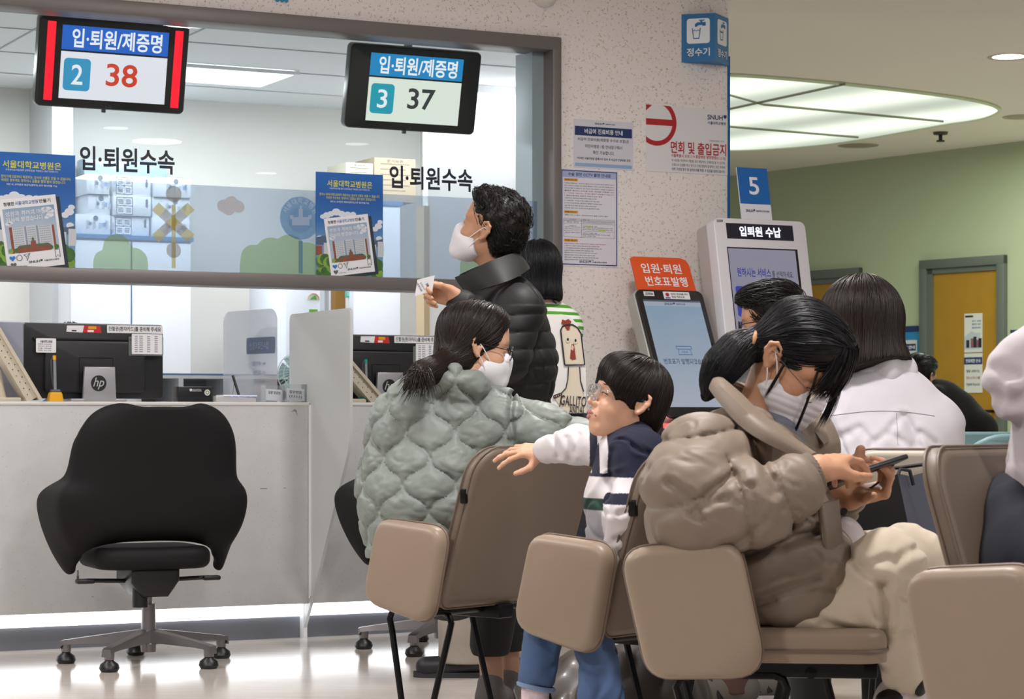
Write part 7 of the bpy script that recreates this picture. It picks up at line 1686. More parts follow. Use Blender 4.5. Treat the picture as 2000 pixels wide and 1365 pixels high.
    # jeans, socks, shoes
    L = Soft(); L.cap(A(1225, 1125), A(1225, 1150), .095, .09, k=.04); k1, k2 = Vector((A(1075, 815).x, 5.16, .47)), Vector((A(1150, 815, -.02).x, 5.08, .46))
    f1, f2 = P(1047, 1325, 5.10), P(1174, 1362, 5.02)
    L.chain([A(1215, 1130, .06), k1, f1], [.07, .047, .040], k=.03).chain([A(1215, 1130, -.05), k2, f2, f2 + (f2 - k2).normalized() * .09], [.07, .050, .044, .042], k=.03)
    wrinkle(L, .002, 45, 13); crease(L, .005, 40, 14, .2)
    wp(pr, 'jeans', L.mesh('jeans', mat('blue_denim', '#4a6288', .85, bump=(500, .25, .0008), var=(14, .28)), .0045))
    cu = MB(); cu.tube([f1 + Vector((.038 * math.cos(a), .038 * math.sin(a), -.018 - .008 * math.cos(a))) for a in [2 * PI * k / 20 for k in range(20)]], .006, 6, 0, True); wp(pr, 'jeans_cuff', cu, mat('denim_cuff', '#7f94b4', .85))
    B = Soft(); B.cap(f1, f1 + Vector((-.004, 0, -.075)), .032, .03, k=.01); wp(pr, 'sock', B.mesh('sock', mat('spotted_sock', '#d8c6ca', .9, var=(60, .4)), .004))
    s = f1 + Vector((-.02, 0, -.12)); B = Soft(); B.cap(s + Vector((.03, 0, .0)), s + Vector((-.09, .05, -.01)), .036, .03, k=.02).cap(s + Vector((.015, 0, .03)), s + Vector((.015, 0, 0)), .034, .034, k=.02); wp(pr, 'shoe', B.mesh('shoe', mat('boy_shoe', '#d3cfd2', .6), .005))
    s = f2 + Vector((.01, -.01, -.15)); B = Soft(); B.cap(s + Vector((.03, 0, .0)), s + Vector((-.09, .05, -.01)), .036, .03, k=.02).cap(s + Vector((.015, 0, .03)), s + Vector((.015, 0, 0)), .034, .034, k=.02); wp(pr, 'shoe', B.mesh('shoe', mat('boy_shoe', '#d3cfd2', .6), .005))
build_boy()
# ---------------------------------------------------------------- woman in the khaki padded coat with the phone
def build_khaki():
    Y = 4.55; A = lambda u, v, dy=0: P(u, v, Y + dy); hs = .90
    pr = person('seated woman in khaki padded coat and white mask typing on her phone', (A(1480, 815).x, Y, 0))
    M = head_M(A(1553, 702, .08), -130, -45, 0, hs)
    S = Soft(); add_head(S, M, neck=(A(1470, 838, .11), .046))
    S.cap(A(1468, 900, .10), A(1470, 1130, .05), .06, .11, k=.04)
    wr = P(1600, 916, 4.365); wf = P(1660, 970, 4.62)
    S.chain([A(1385, 870, -.13), P(1360, 1000, 4.36), wr], [.045, .036, .026], k=.02); S.chain([A(1560, 870, .22), P(1620, 985, 4.80), wf], [.04, .034, .025], k=.02)
    tips, th, Mh = add_hand(S, wr, (.62, .74, .24), (-.30, -.42, .86), -1, [(22, 24, 12), (28, 28, 14), (36, 32, 16), (44, 36, 18)], (2, 0, -2, -4), ((.72, .55, -.45), (.95, .15, -.3), (.98, 0, -.2)), .92)
    add_hand(S, wf, (.86, -.10, .22), (.25, .35, -.90), 1, [(62, 50, 25), (66, 52, 26), (70, 54, 28), (74, 56, 30)], (2, 0, -2, -4), ((.15, 1.0, -.25), (.30, .9, -.5), (.45, .8, -.35)), .92)
    S.cap(P(1668, 935, 4.62), P(1677, 898, 4.60), .0135, .0125, k=.01).cap(P(1677, 898, 4.60), P(1681, 878, 4.595), .0122, .0098, k=.004)
    wp(pr, 'body', S.mesh('body', SK3, .0028))
    face_mask(pr, M, fold=True); glasses(pr, M, mat('thin_frame', '#5a5050', .3, .5), r=.023, rz=.023, th=.0008, y=.113)
    q = hl(M)
    lash = MB()
    for x in (-1, 1): lash.tube([q(x * .019, .0905, -.002), q(x * .030, .093, -.001), q(x * .044, .086, -.003)], .0013, 6)
    wp(pr, 'eyelashes', lash, H_BLK)
    F_ = Soft(); F_.M = M
    F_.ell((0, -.010, .050), (.081, .106, .088), k=.03).ell((0, .042, .086), (.066, .058, .046), k=.03).ell((0, -.06, .0), (.070, .05, .065), k=.03)
    F_.ell((0, .150, -.022), (.15, .098, .080), k=.012, op='s'); F_.cut((0, -.05, -.055), (0, .5, -1))
    for x in (-1, 1): F_.ell((x * .092, .002, -.030), (.032, .045, .052), k=.008, op='s')
    F_.M = Matrix.Identity(4)
    F_.chain([A(1470, 672, .08), A(1436, 690, .07), A(1410, 716, .06), A(1394, 745, .06), A(1379, 775, .06)], [.026, .032, .033, .022, .006], k=.02)
    F_.chain([A(1470, 668, .09), A(1442, 676, .08), A(1414, 702, .075)], [.02, .022, .022], k=.02)
    iv, dv = inv_np(M), dir_np(M); tie = np.array(A(1470, 672, .08), dtype=f32); tl = np.array(A(1378, 775, .06), dtype=f32)
    def flow(Pn):
        d = tie - Pn; ds = np.linalg.norm(d, axis=1, keepdims=True); e = tl - Pn; e = e / (np.linalg.norm(e, axis=1, keepdims=True) + 1e-6); out = (Pn[:, 0:1] < tie[0] + .01)
        return np.where(out | (ds < .02), e, d / (ds + 1e-6))
    ho = hair(pr, F_, M, H_JET, flow, 3400, lambda Pn: Pn[:, 2] > -9, 14, .014, .0010, .002, .10, 8, res=.0032)
    r = np.random.default_rng(8)
    wp(ho, 'hair_tie', MB().tube([tuple(A(1468, 670, .08) + Vector((.0 + .01 * math.cos(a), .03 * math.sin(a), .028 * math.cos(a)))) for a in [2 * PI * k / 20 for k in range(20)]], .005, 6, 0, True), mat('hair_tie_tan', '#b98a5c', .6))
    # fringe: a curtain from the parting over the brow, and loose locks
    N = 560; xs = r.uniform(-.072, .050, N); root = np.stack([xs * .55, .072 + r.uniform(-.03, .02, N), .115 + r.uniform(-.012, .006, N)], 1); end = np.stack([xs * 1.12, .120 - 6 * xs ** 2 + r.normal(size=N) * .003, .010 + r.uniform(-.022, .018, N) - 5.5 * xs ** 2], 1)
    mid = np.stack([xs * .95, .125 - 5 * xs ** 2, .078 + r.normal(size=N) * .004], 1); path = []
    Rm = np.array(M.to_3x3(), dtype=float); T0 = np.array(M.translation)
    for k in range(10): t = k / 9; L = (1 - t) ** 2 * root + 2 * t * (1 - t) * mid + t * t * end; path.append(L @ Rm.T + T0)
    V, Q = ribbons(path, .0011, r); wp(ho, 'fringe', mesh_np('fringe', V, Q, H_JET), None, None, 'stuff')
    def lock(a, b, c, n, w, name='loose_lock'):
        a, b, c = (np.array(M @ Vector(p)) for p in (a, b, c)); e = r.normal(size=(n, 3)) * w; pth = [(1 - t) ** 2 * a + 2 * t * (1 - t) * b + t * t * c + e * (1 + .6 * t) for t in np.linspace(0, 1, 12)]
        V, Q = ribbons(pth, .0010, r); wp(ho, name, mesh_np(name, V, Q, H_JET), None, None, 'stuff')
    lock((.050, .085, .045), (.056, .122, -.03), (.036, .132, -.105), 22, .0012); lock((.072, .018, .02), (.081, .036, -.03), (.070, .036, -.085), 12, .0012); lock((-.062, .06, .05), (-.075, .105, -.01), (-.05, .130, -.075), 40, .003); lock((-.06, .05, .05), (-.085, .10, -.03), (-.062, .12, -.11), 8, .004)
    # coat
    J = Soft()
    J.chain([A(1455, 935, .07), A(1455, 1000, .06), A(1480, 1110, .0)], [.125, .160, .165], k=.06, flat=((0, 1, 0), 1.02))
    J.ell(A(1375, 905, -.10), (.09, .10, .085), k=.05).ell(A(1548, 905, .20), (.09, .10, .085), k=.05).ell(A(1446, 862, .04), (.075, .13, .06), k=.06)
    J.chain([A(1368, 905, -.12), P(1350, 960, 4.37), P(1362, 1008, 4.35)], [.086, .086, .078], k=.04); J.chain([P(1362, 1008, 4.35), P(1465, 990, 4.34), P(1550, 952, 4.345)], [.080, .078, .060], k=.03)
    J.chain([A(1556, 868, .24), P(1600, 960, 4.82), P(1640, 975, 4.70)], [.085, .072, .055], k=.03)
    J.chain([A(1500, 1090, -.03), A(1545, 1112, -.07)], [.155, .125], k=.05); J.ell(A(1560, 1085, .02), (.085, .12, .10), k=.04); J.ell(A(1335, 1000, .08), (.07, .13, .13), k=.05)
    zt = A(0, 1000).z
    sl0, sl1 = np.array(P(1362, 1008, 4.35)), np.array(P(1565, 948, 4.345)); sd_ = (sl1 - sl0) / np.linalg.norm(sl1 - sl0)
    def baffles(X, Y_, Z):
        h1 = (X - sl0[0]) * sd_[0] + (Z - sl0[2]) * sd_[2]; off = np.abs((Z - sl0[2]) * sd_[0] - (X - sl0[0]) * sd_[2])
        arm = np.clip((.10 - off) / .02, 0, 1) * np.clip((4.46 - Y_) / .03, 0, 1) * np.clip((h1 - .015) / .03, 0, 1)
        w = .010 * vnoise(X, Y_, Z, 18, 66)
        v = lambda t: np.clip(np.abs(np.sin(PI * t)), 0, .75) ** .45 - .62
        return -.016 * (arm * v((h1 + w) / .088 + .1) + (1 - arm) * v((Z - .20 * (X - .5) - zt + w) / .112 + .42))
    J.mods.append(baffles)
    for L_, a_, w_ in (([(1476, 850), (1488, 915), (1500, 958)], .016, .009), ([(1425, 925), (1375, 960), (1345, 1000)], .010, .008), ([(1405, 968), (1370, 985)], .008, .007), ([(1300, 940), (1345, 975), (1362, 1010)], .008, .008), ([(1455, 945), (1466, 1003)], .008, .006), ([(1503, 930), (1518, 990)], .009, .006), ([(1440, 1089), (1520, 1065), (1600, 1038)], .012, .008), ([(1450, 1178), (1530, 1152), (1600, 1126)], .012, .008), ([(1480, 1010), (1440, 1050), (1400, 1066)], .008, .008)): fold(J, L_, 4.38, a_, w_, 4.62)
    wrinkle(J, .002, 24, 21); crease(J, .003, 40, 22, .2, (1, 1, .6)); crease(J, .002, 75, 24, .22)
    J.cut(A(1450, 1196), (-.24, 0, -1))
    MK = cloth('khaki_nylon', '#7d6e60', .55, 240, .12); MKD = cloth('khaki_rib', '#6d6156', .85)
    jk = wp(pr, 'coat', J.mesh('coat', MK, .0042))
    V3 = lambda L: [A(*p) for p in L]
    near = loft([V3([(1392, 760, .10), (1386, 760, .03), (1412, 795, -.06), (1450, 836, -.12), (1500, 868, -.15), (1572, 902, -.14)]), V3([(1402, 744, .10), (1396, 743, .02), (1428, 778, -.07), (1466, 816, -.12), (1515, 850, -.145), (1582, 890, -.135)]), V3([(1414, 738, .10), (1409, 736, .03), (1446, 768, -.02), (1482, 803, -.06), (1532, 842, -.09), (1594, 886, -.10)])], 2, .010)
    wp(jk, 'collar', near, MK)
    far = loft([V3([(1400, 748, .05), (1440, 765, .16), (1520, 797, .22), (1585, 824, .20), (1612, 866, .11)]), V3([(1406, 740, .05), (1450, 752, .17), (1530, 782, .24), (1597, 814, .22), (1617, 866, .115)]), V3([(1410, 738, .04), (1460, 758, .13), (1535, 800, .18), (1580, 832, .16), (1609, 869, .10)])], 2, .010)
    wp(jk, 'lapel', far, MK)
    cf = Soft(); cf.cap(P(1556, 945, 4.345), P(1592, 922, 4.36), .055, .041, k=.004); cf.cut(P(1594, 921, 4.36), (.9, .2, .4)); cf.mods.append(lambda X, Y_, Z: .0012 * np.sin(np.arctan2(Z - .735, Y_ - 4.35) * 34)); wp(jk, 'cuff', cf.mesh('cuff', MKD, .0032))
    cf = Soft(); cf.cap(P(1628, 972, 4.72), P(1652, 966, 4.645), .048, .040, k=.004); wp(jk, 'cuff', cf.mesh('cuff', MKD, .0036))
    # front placket hanging over the lap
    pl = MB(); pv = [(1596, 985, -.16), (1602, 1040, -.17), (1606, 1090, -.165), (1612, 1132, -.155)]; pw = [(1628, 975, -.12), (1634, 1040, -.13), (1642, 1085, -.13), (1650, 1132, -.12)]
    def pg(i, j):
        k = min(2, int(j * 3)); f_ = j * 3 - k; a = A(*pv[k]).lerp(A(*pv[k + 1]), f_); b = A(*pw[k]).lerp(A(*pw[k + 1]), f_); p = a.lerp(b, i); return p + Vector((0, -.004 * math.sin(i * PI), 0))
    pl.grid(pg, 8, 40); o = wp(jk, 'placket', pl, [MK]); o.modifiers.new('t', 'SOLIDIFY').thickness = .012
    wp(jk, 'zip', MB().tube([pg(.12, j / 12) + Vector((0, -.006, 0)) for j in range(13)], .0035, 6), mat('zip_brass', '#8f8368', .4, .6))
    fl = MB(); fv = [(1640, 985, .0), (1668, 1020, .03), (1690, 1045, .05), (1708, 1056, .06)]; fw_ = [(1612, 1000, -.02), (1640, 1035, -.0), (1664, 1058, .01), (1690, 1062, .03)]
    fl.grid(lambda i, j: A(*fv[min(2, int(j * 3))]).lerp(A(*fv[min(2, int(j * 3)) + 1]), j * 3 - min(2, int(j * 3))).lerp(A(*fw_[min(2, int(j * 3))]).lerp(A(*fw_[min(2, int(j * 3)) + 1]), j * 3 - min(2, int(j * 3))), i), 4, 12); o = wp(jk, 'front_flap', fl, [MK]); o.modifiers.new('t', 'SOLIDIFY').thickness = .014
    c = A(1648, 1000, -.02); wp(jk, 'snap_button', MB().cyl(c, c + Vector((0, -.006, .002)), .008, .007, 14), mat('snap_dark', '#2c2622', .4, .4))
    sh = Soft(); sh.ell(A(1640, 1055, .03), (.05, .08, .05), k=.02); wp(pr, 'shirt', sh.mesh('shirt', cloth('white_shirt', '#d9d3d6', .9), .005))
    ns = Soft(); ns.chain([A(1480, 845, .09), A(1512, 858, .07), A(1540, 885, .06)], [.05, .05, .04], k=.02); wp(pr, 'inner_top', ns.mesh('inner_top', cloth('blue_grey_knit', '#6d727e', .9), .005))
    # trousers
    T = Soft()
    T.chain([A(1490, 1195, .06), A(1600, 1180, -.06), A(1735, 1112, -.14)], [.085, .068, .066], k=.05); T.chain([A(1735, 1112, -.14), P(1748, 1200, 4.46), P(1765, 1325, 4.62)], [.068, .052, .044], k=.035)
    T.chain([A(1490, 1180, .12), A(1640, 1130, .25), A(1770, 1092, .22)], [.12, .09, .072], k=.05); ank = Vector((P(1800, 815, 4.95).x, 4.95, .10)); T.chain([A(1770, 1092, .22), Vector((P(1800, 815, 4.9).x, 4.9, .32)), ank], [.068, .058, .05], k=.03)
    T.cap(A(1560, 1205, -.13), A(1700, 1205, -.13), .035, .04, k=.06)
    wrinkle(T, .003, 24, 31); crease(T, .004, 20, 36, .24, (.7, 1, 1)); crease(T, .003, 44, 34, .22)
    for L_, a_, w_ in (([(1650, 1075), (1688, 1119), (1716, 1137)], .014, .009), ([(1716, 1137), (1724, 1210), (1716, 1285)], .018, .010), ([(1735, 1092), (1765, 1072), (1800, 1066)], .008, .008), ([(1560, 1185), (1610, 1210), (1665, 1232)], .008, .007), ([(1600, 1215), (1690, 1228)], .006, .006), ([(1670, 1105), (1720, 1085)], .007, .007), ([(1745, 1160), (1790, 1180)], .006, .007), ([(1740, 1235), (1785, 1222)], .006, .007), ([(1690, 1150), (1705, 1200)], .007, .006)): fold(T, L_, 4.42, a_, w_, 4.62)
    MC = mat('cream_corduroy', '#cbbda8', .9, sheen=.3); nt = MC.node_tree; b = nt.nodes['Principled BSDF']; tc = nt.nodes.new('ShaderNodeTexCoord'); wv = nt.nodes.new('ShaderNodeTexWave'); wv.bands_direction = 'DIAGONAL'; wv.inputs['Scale'].default_value = 90; nt.links.new(tc.outputs['Object'], wv.inputs[0]); bp = nt.nodes.new('ShaderNodeBump'); bp.inputs['Strength'].default_value = .12; bp.inputs['Distance'].default_value = .0008; nt.links.new(wv.outputs[1], bp.inputs['Height']); nt.links.new(bp.outputs[0], b.inputs['Normal'])
    wp(pr, 'trousers', T.mesh('trousers', MC, .0045))
    B = Soft(); B.cap(P(1762, 1310, 4.62), P(1772, 1362, 4.63), .036, .034, k=.01); wp(pr, 'sock', B.mesh('sock', cloth('taupe_sock', '#8d7f7b', .9), .004))
    B = Soft(); a = P(1768, 1372, 4.63); B.cap(a + Vector((-.02, 0, -.005)), a + Vector((.10, .05, -.05)), .045, .036, k=.02).cap(a + Vector((-.01, 0, .015)), a, .042, .044, k=.02)
    s = wp(pr, 'shoe', B.mesh('shoe', mat('shoe_offwhite', '#d3c9c5', .5), .004))
    wp(s, 'heel_tab', MB().ball(P(1795, 1338, 4.60), (.017, .022, .022)), mat('shoe_black', '#17161a', .5)); wp(s, 'toe_panel', MB().ball(a + Vector((-.03, -.03, .01)), (.035, .02, .022)), mat('shoe_black', '#17161a', .5))
    a = ank + Vector((.02, 0, -.06)); B = Soft(); B.cap(a + Vector((-.04, 0, .0)), a + Vector((.12, -.02, -.005)), .04, .034, k=.02); B.cut((0, 0, .006), (0, 0, -1)); wp(pr, 'shoe', B.mesh('shoe', mat('shoe_offwhite', '#d3c9c5', .5), .005))
    # phone
    p0, p1 = P(1630, 938, 4.50), P(1748, 900, 4.60); dv_ = (p1 - p0).normalized(); up = Vector((-.38, .10, .92)); up = (up - dv_ * up.dot(dv_)).normalized(); sd = up.cross(dv_).normalized(); L = (p1 - p0).length
    ctr = (p0 + p1) / 2; Mp = Matrix(((dv_.x, sd.x, up.x, ctr.x), (dv_.y, sd.y, up.y, ctr.y), (dv_.z, sd.z, up.z, ctr.z), (0, 0, 0, 1)))
    t = thing('phone', 'black smartphone held in the hands of the woman in the khaki coat', 'phone', Mp)
    hw = .036; hl_ = L / 2 + .01
    fnp = lambda x, y, z: (x, z, y)
    part(t, 'case', MB().prism(rrect(-hl_, hl_, -hw, hw, .012, 5), -.006, .004, 0, .003, 3, True, fn=fnp), mat('phone_black', '#141417', .35))
    part(t, 'screen', MB().prism(rrect(-hl_ + .004, hl_ - .004, -hw + .003, hw - .003, .009, 5), .0042, .0046, 0, fn=fnp), screen_mat('phone_screen', '#c9c4cc', .45))
    part(t, 'camera_bump', MB().prism(rrect(hl_ - .034, hl_ - .008, .004, .030, .006, 4), -.0085, -.0055, 0, .001, fn=fnp), mat('phone_glass', '#0a0a0c', .1))
    wp(pr, 'wrist_band', MB().tube([P(1690, 956, 4.60), P(1702, 952, 4.585), P(1716, 942, 4.60)], .0022, 6), M_INK)
build_khaki()

# ---------------------------------------------------------------- man with glasses behind her
def short_hair(pr, M, m, n=1500, seed=3, res=.004, step=.009, lift=.003, fringe=.0):
    F_ = Soft(); F_.M = M
    F_.ell((0, -.016, .056), (.084, .106, .088), k=.03).ell((0, .050, .092), (.066, .056, .040), k=.03).ell((0, -.06, -.005), (.073, .052, .075), k=.03)
    F_.ell((0, .145, -.012 - fringe), (.14, .096, .092), k=.012, op='s'); F_.cut((0, -.05, -.085), (0, .25, -1))
    for x in (-1, 1): F_.ell((x * .09, .0, -.032), (.026, .036, .05), k=.006, op='s')
    iv, dv = inv_np(M), dir_np(M)
    def flow(Pn):
        L = iv(Pn); return dv(np.stack([L[:, 0] * 4, np.where(L[:, 2] > .06, .9, -.3), np.where(L[:, 2] > .05, .15, -.7)], 1))
    return hair(pr, F_, M, m, flow, n, lambda Pn: iv(Pn)[:, 2] > -.06, 7, step, .0011, lift, .35, seed, free=lambda t: .3, res=res)
def seated_core(pr, c, low, w, m_top, m_leg, knee=None, top_name='jacket', res=.007, seed=1):
    """clothed torso and legs of somebody mostly hidden behind others"""
    T = Soft(); T.chain([c, c.lerp(low, .5), low], [w * .8, w, w * 1.02], k=.06); wrinkle(T, .004, 28, seed); return T
def build_reader():
    Y = 6.9; A = lambda u, v, dy=0: P(u, v, Y + dy)
    pr = person('dark-haired man with black glasses, half hidden behind the woman in khaki', (A(1515, 815).x, Y, 0))
    M = head_M(A(1508, 630), 74, -7, 0, .87)
    S = Soft(); add_head(S, M, neck=(A(1520, 730), .06)); S.chain([A(1520, 730), A(1525, 930)], [.07, .11]); wp(pr, 'body', S.mesh('body', SK2, .004))
    short_hair(pr, M, H_BLK, 1500, 5, .004, .012, .005, -.006); glasses(pr, M, mat('black_frame', '#151214', .35), th=.0017); face_mask(pr, M)
    T = Soft(); T.chain([A(1525, 770), A(1528, 850), A(1530, 960)], [.14, .17, .17], k=.05); T.chain([A(1480, 785, -.1), A(1470, 870, -.15), A(1440, 930, -.2)], [.075, .065, .055], k=.03); T.chain([A(1560, 785, .1), A(1560, 880, .1)], [.075, .065], k=.03); wp(pr, 'coat', T.mesh('coat', cloth('charcoal_coat', '#3a3838', .85), .007))
    L = Soft(); L.chain([A(1525, 960), A(1525, 1000)], [.14, .13], k=.05)
    for u, dy in ((1432, -.10), (1548, .12)):
        x = A(u, 815, dy).x; L.chain([A(1525, 985, dy), Vector((x - .04, Y + dy, .48)), Vector((x, Y + dy, .04))], [.10, .075, .058], k=.03)
    L.cut((0, 0, .035), (0, 0, -1)); wp(pr, 'trousers', L.mesh('trousers', cloth('maroon_trousers', '#5b423c', .85), .008))
    for u, dy in ((1432, -.10), (1548, .12)):
        x = A(u, 815, dy).x; B = Soft(); B.cap((x + .03, Y + dy, .05), (x - .19, Y + dy - .03, .04), .05, .04, k=.02).cap((x - .01, Y + dy, .08), (x - .07, Y + dy, .06), .042, .04, k=.03); B.cut((0, 0, .006), (0, 0, -1)); s = wp(pr, 'trainer', B.mesh('trainer', mat('trainer_dark', '#6a665f', .7), .005))
        for k in range(3): wp(s, 'stripe', MB().tube([(x - .075 - k * .034, Y + dy - .040, .088 - k * .008), (x - .050 - k * .034, Y + dy - .052, .045), (x - .040 - k * .034, Y + dy - .052, .018)], .0085, 6), mat('trainer_black', '#121214', .6))
build_reader()

# ---------------------------------------------------------------- woman in the white shirt, from behind
def build_white():
    Y = 5.95; A = lambda u, v, dy=0: P(u, v, Y + dy)
    pr = person('seated woman in white shirt with brown-black bob, seen from behind', (A(1700, 815).x, Y, 0))
    M = head_M(A(1684, 650, .02), -14, -6, 0, 1.04)
    S = Soft(); add_head(S, M, face=False, neck=(A(1700, 770), .062)); S.chain([A(1700, 770), A(1700, 960)], [.08, .12]); wp(pr, 'body', S.mesh('body', SK1, .004))
    F_ = Soft(); F_.M = M
    F_.ell((0, -.014, .048), (.090, .112, .092), k=.03).cap((0, -.03, .02), (0.004, -.036, -.085), .096, .108, k=.05, flat=((0, 1, 0), .95)).ell((.05, -.02, -.085), (.07, .085, .05), k=.03)
    F_.ell((0, .15, -.04), (.085, .09, .14), k=.02, op='s'); F_.cut((0, 0, -.112), (.32, -.12, -1))
    iv, dv = inv_np(M), dir_np(M)
    def flow(Pn):
        L = iv(Pn); u = np.clip(L[:, 2] / .1, 0, 1); return dv(np.stack([L[:, 0] * 14 * u, L[:, 1] * 9 * u - .1, -.35 - (1 - u)], 1))
    hair(pr, F_, M, H_DBR, flow, 3600, lambda Pn: iv(Pn)[:, 2] > -.04, 16, .0145, .0011, .002, .08, 9, res=.004)
    T = Soft()
    T.chain([A(1710, 810), A(1712, 900), A(1710, 1010)], [.15, .185, .18], k=.06, flat=((0, 1, 0), .78)); T.ell(A(1815, 830, .0), (.085, .09, .07), k=.07); T.ell(A(1625, 825, .0), (.085, .09, .07), k=.07)
    T.chain([A(1826, 838), A(1838, 930, .02)], [.068, .06], k=.04); T.chain([A(1615, 835), A(1600, 930, .02)], [.068, .06], k=.04); T.ell(A(1730, 770, -.01), (.10, .075, .06), k=.05)
    wrinkle(T, .002, 24, 41); crease(T, .009, 22, 42, .17, (1, 1, .7), lambda X, Y_, Z: np.clip((A(0, 800).z - Z) / .05, 0, 1))
    WS = cloth('white_cotton', '#d2cfd6', .85, 300, .1)
    for L_ in ([(1640, 850), (1680, 835), (1700, 860)], [(1625, 870), (1660, 850)], [(1700, 870), (1730, 845), (1762, 812)], [(1770, 815), (1790, 850), (1795, 872)], [(1800, 845), (1830, 868)], [(1655, 760), (1640, 800)], [(1740, 850), (1780, 872)]): fold(T, L_, 5.82, .008, .008, 6.0)
    sh = wp(pr, 'shirt', T.mesh('shirt', WS, .005))
    yk = Soft(); yk.chain([A(1628, 828, -.01), A(1700, 800, -.065), A(1770, 800, -.065), A(1828, 826, -.01)], [.06, .075, .075, .06], k=.04); 
    C = Soft(); C.chain([A(1660, 742, .02), A(1690, 735, -.05), A(1735, 722, -.07), A(1770, 728, -.03), A(1778, 738, .03)], [.018, .022, .026, .024, .02], k=.03, flat=((0, 0, 1), 1.5)); wp(sh, 'collar', C.mesh('collar', WS, .004))
    sm = MB(); bk = lambda u, v: A(u, v, -.150)
    F0 = T
    def onto(u, v):
        p = np.array([A(u, v, -.22)], dtype=f32)
        for _ in range(14): p = p + np.array([[0, 1, 0]], dtype=f32) * np.minimum(.04, F0.at(*p.T))[:, None]
        return Vector(p[0]) + Vector((0, -.001, 0))
    sm.tube([onto(u, v) for u, v in [(1632 + k * 10, 812 - 10 * math.sin(k / 21 * PI)) for k in range(22)]], .0008, 5); sm.tube([onto(1763, 806 + k * 8) for k in range(9)], .0007, 5); wp(sh, 'yoke_seam', sm, mat('seam_grey', '#aaa4aa', .9))
    L = Soft()
    for x in (-.1, .1):
        k = Vector((A(1705, 815).x + x, Y + .45, .50)); L.chain([Vector((A(1705, 815).x + x, Y + .02, .52)), k, Vector((k.x, k.y + .03, .05))], [.10, .075, .055], k=.03)
    L.cut((0, 0, .04), (0, 0, -1)); wp(pr, 'trousers', L.mesh('trousers', cloth('dark_trousers', '#2b2a2e', .85), .009))
build_white()

# ---------------------------------------------------------------- person in black far back
def build_black():
    Y = 12.9; A = lambda u, v, dy=0: P(u, v, Y + dy)
    pr = person('seated person in black coat with short black hair before the ochre door', (A(1840, 815).x, Y, 0))
    M = head_M(A(1797, 740), -40, -8, 0, 1.0)
    S = Soft(); add_head(S, M, face=False, neck=(A(1815, 785), .06)); S.chain([A(1815, 785), A(1830, 850)], [.07, .1]); wp(pr, 'body', S.mesh('body', SK1, .005))
    short_hair(pr, M, H_JET, 700, 6, .005)
    T = Soft(); T.chain([A(1835, 800), A(1845, 850), A(1845, 930)], [.17, .21, .2], k=.06, flat=((0, 1, 0), .8)); T.ell(A(1800, 795), (.12, .1, .09), k=.06); T.chain([A(1880, 800), A(1915, 838, -.1), A(1900, 870, -.1)], [.09, .085, .07], k=.05); T.chain([A(1805, 778, -.08), A(1830, 768, -.1), A(1850, 772, -.04)], [.03, .035, .03], k=.03); wrinkle(T, .006, 16, 51)
    wp(pr, 'coat', T.mesh('coat', cloth('black_coat', '#0e0e10', .9, 200, .2, 0), .008))
    L = Soft()
    for x in (-.1, .1): k = Vector((A(1840, 815).x + x + .2, Y + .35, .5)); L.chain([Vector((A(1840, 815).x + x, Y, .5)), k, Vector((k.x, k.y + .05, .05))], [.1, .08, .06], k=.03)
    L.cut((0, 0, .04), (0, 0, -1)); wp(pr, 'trousers', L.mesh('trousers', cloth('dark_trousers', '#2b2a2e', .85), .012))
build_black()
p = P(1845, 815, 12.9); T_ = frame2((p.x - .05, p.y - .03, 0), 62)
t = copy_tree([o for o in bpy.data.objects if o.name == 'bucket_chair'][0]); t.matrix_world = T_; t['label'] = 'teal chair under the person in black, hidden by nearer seats'

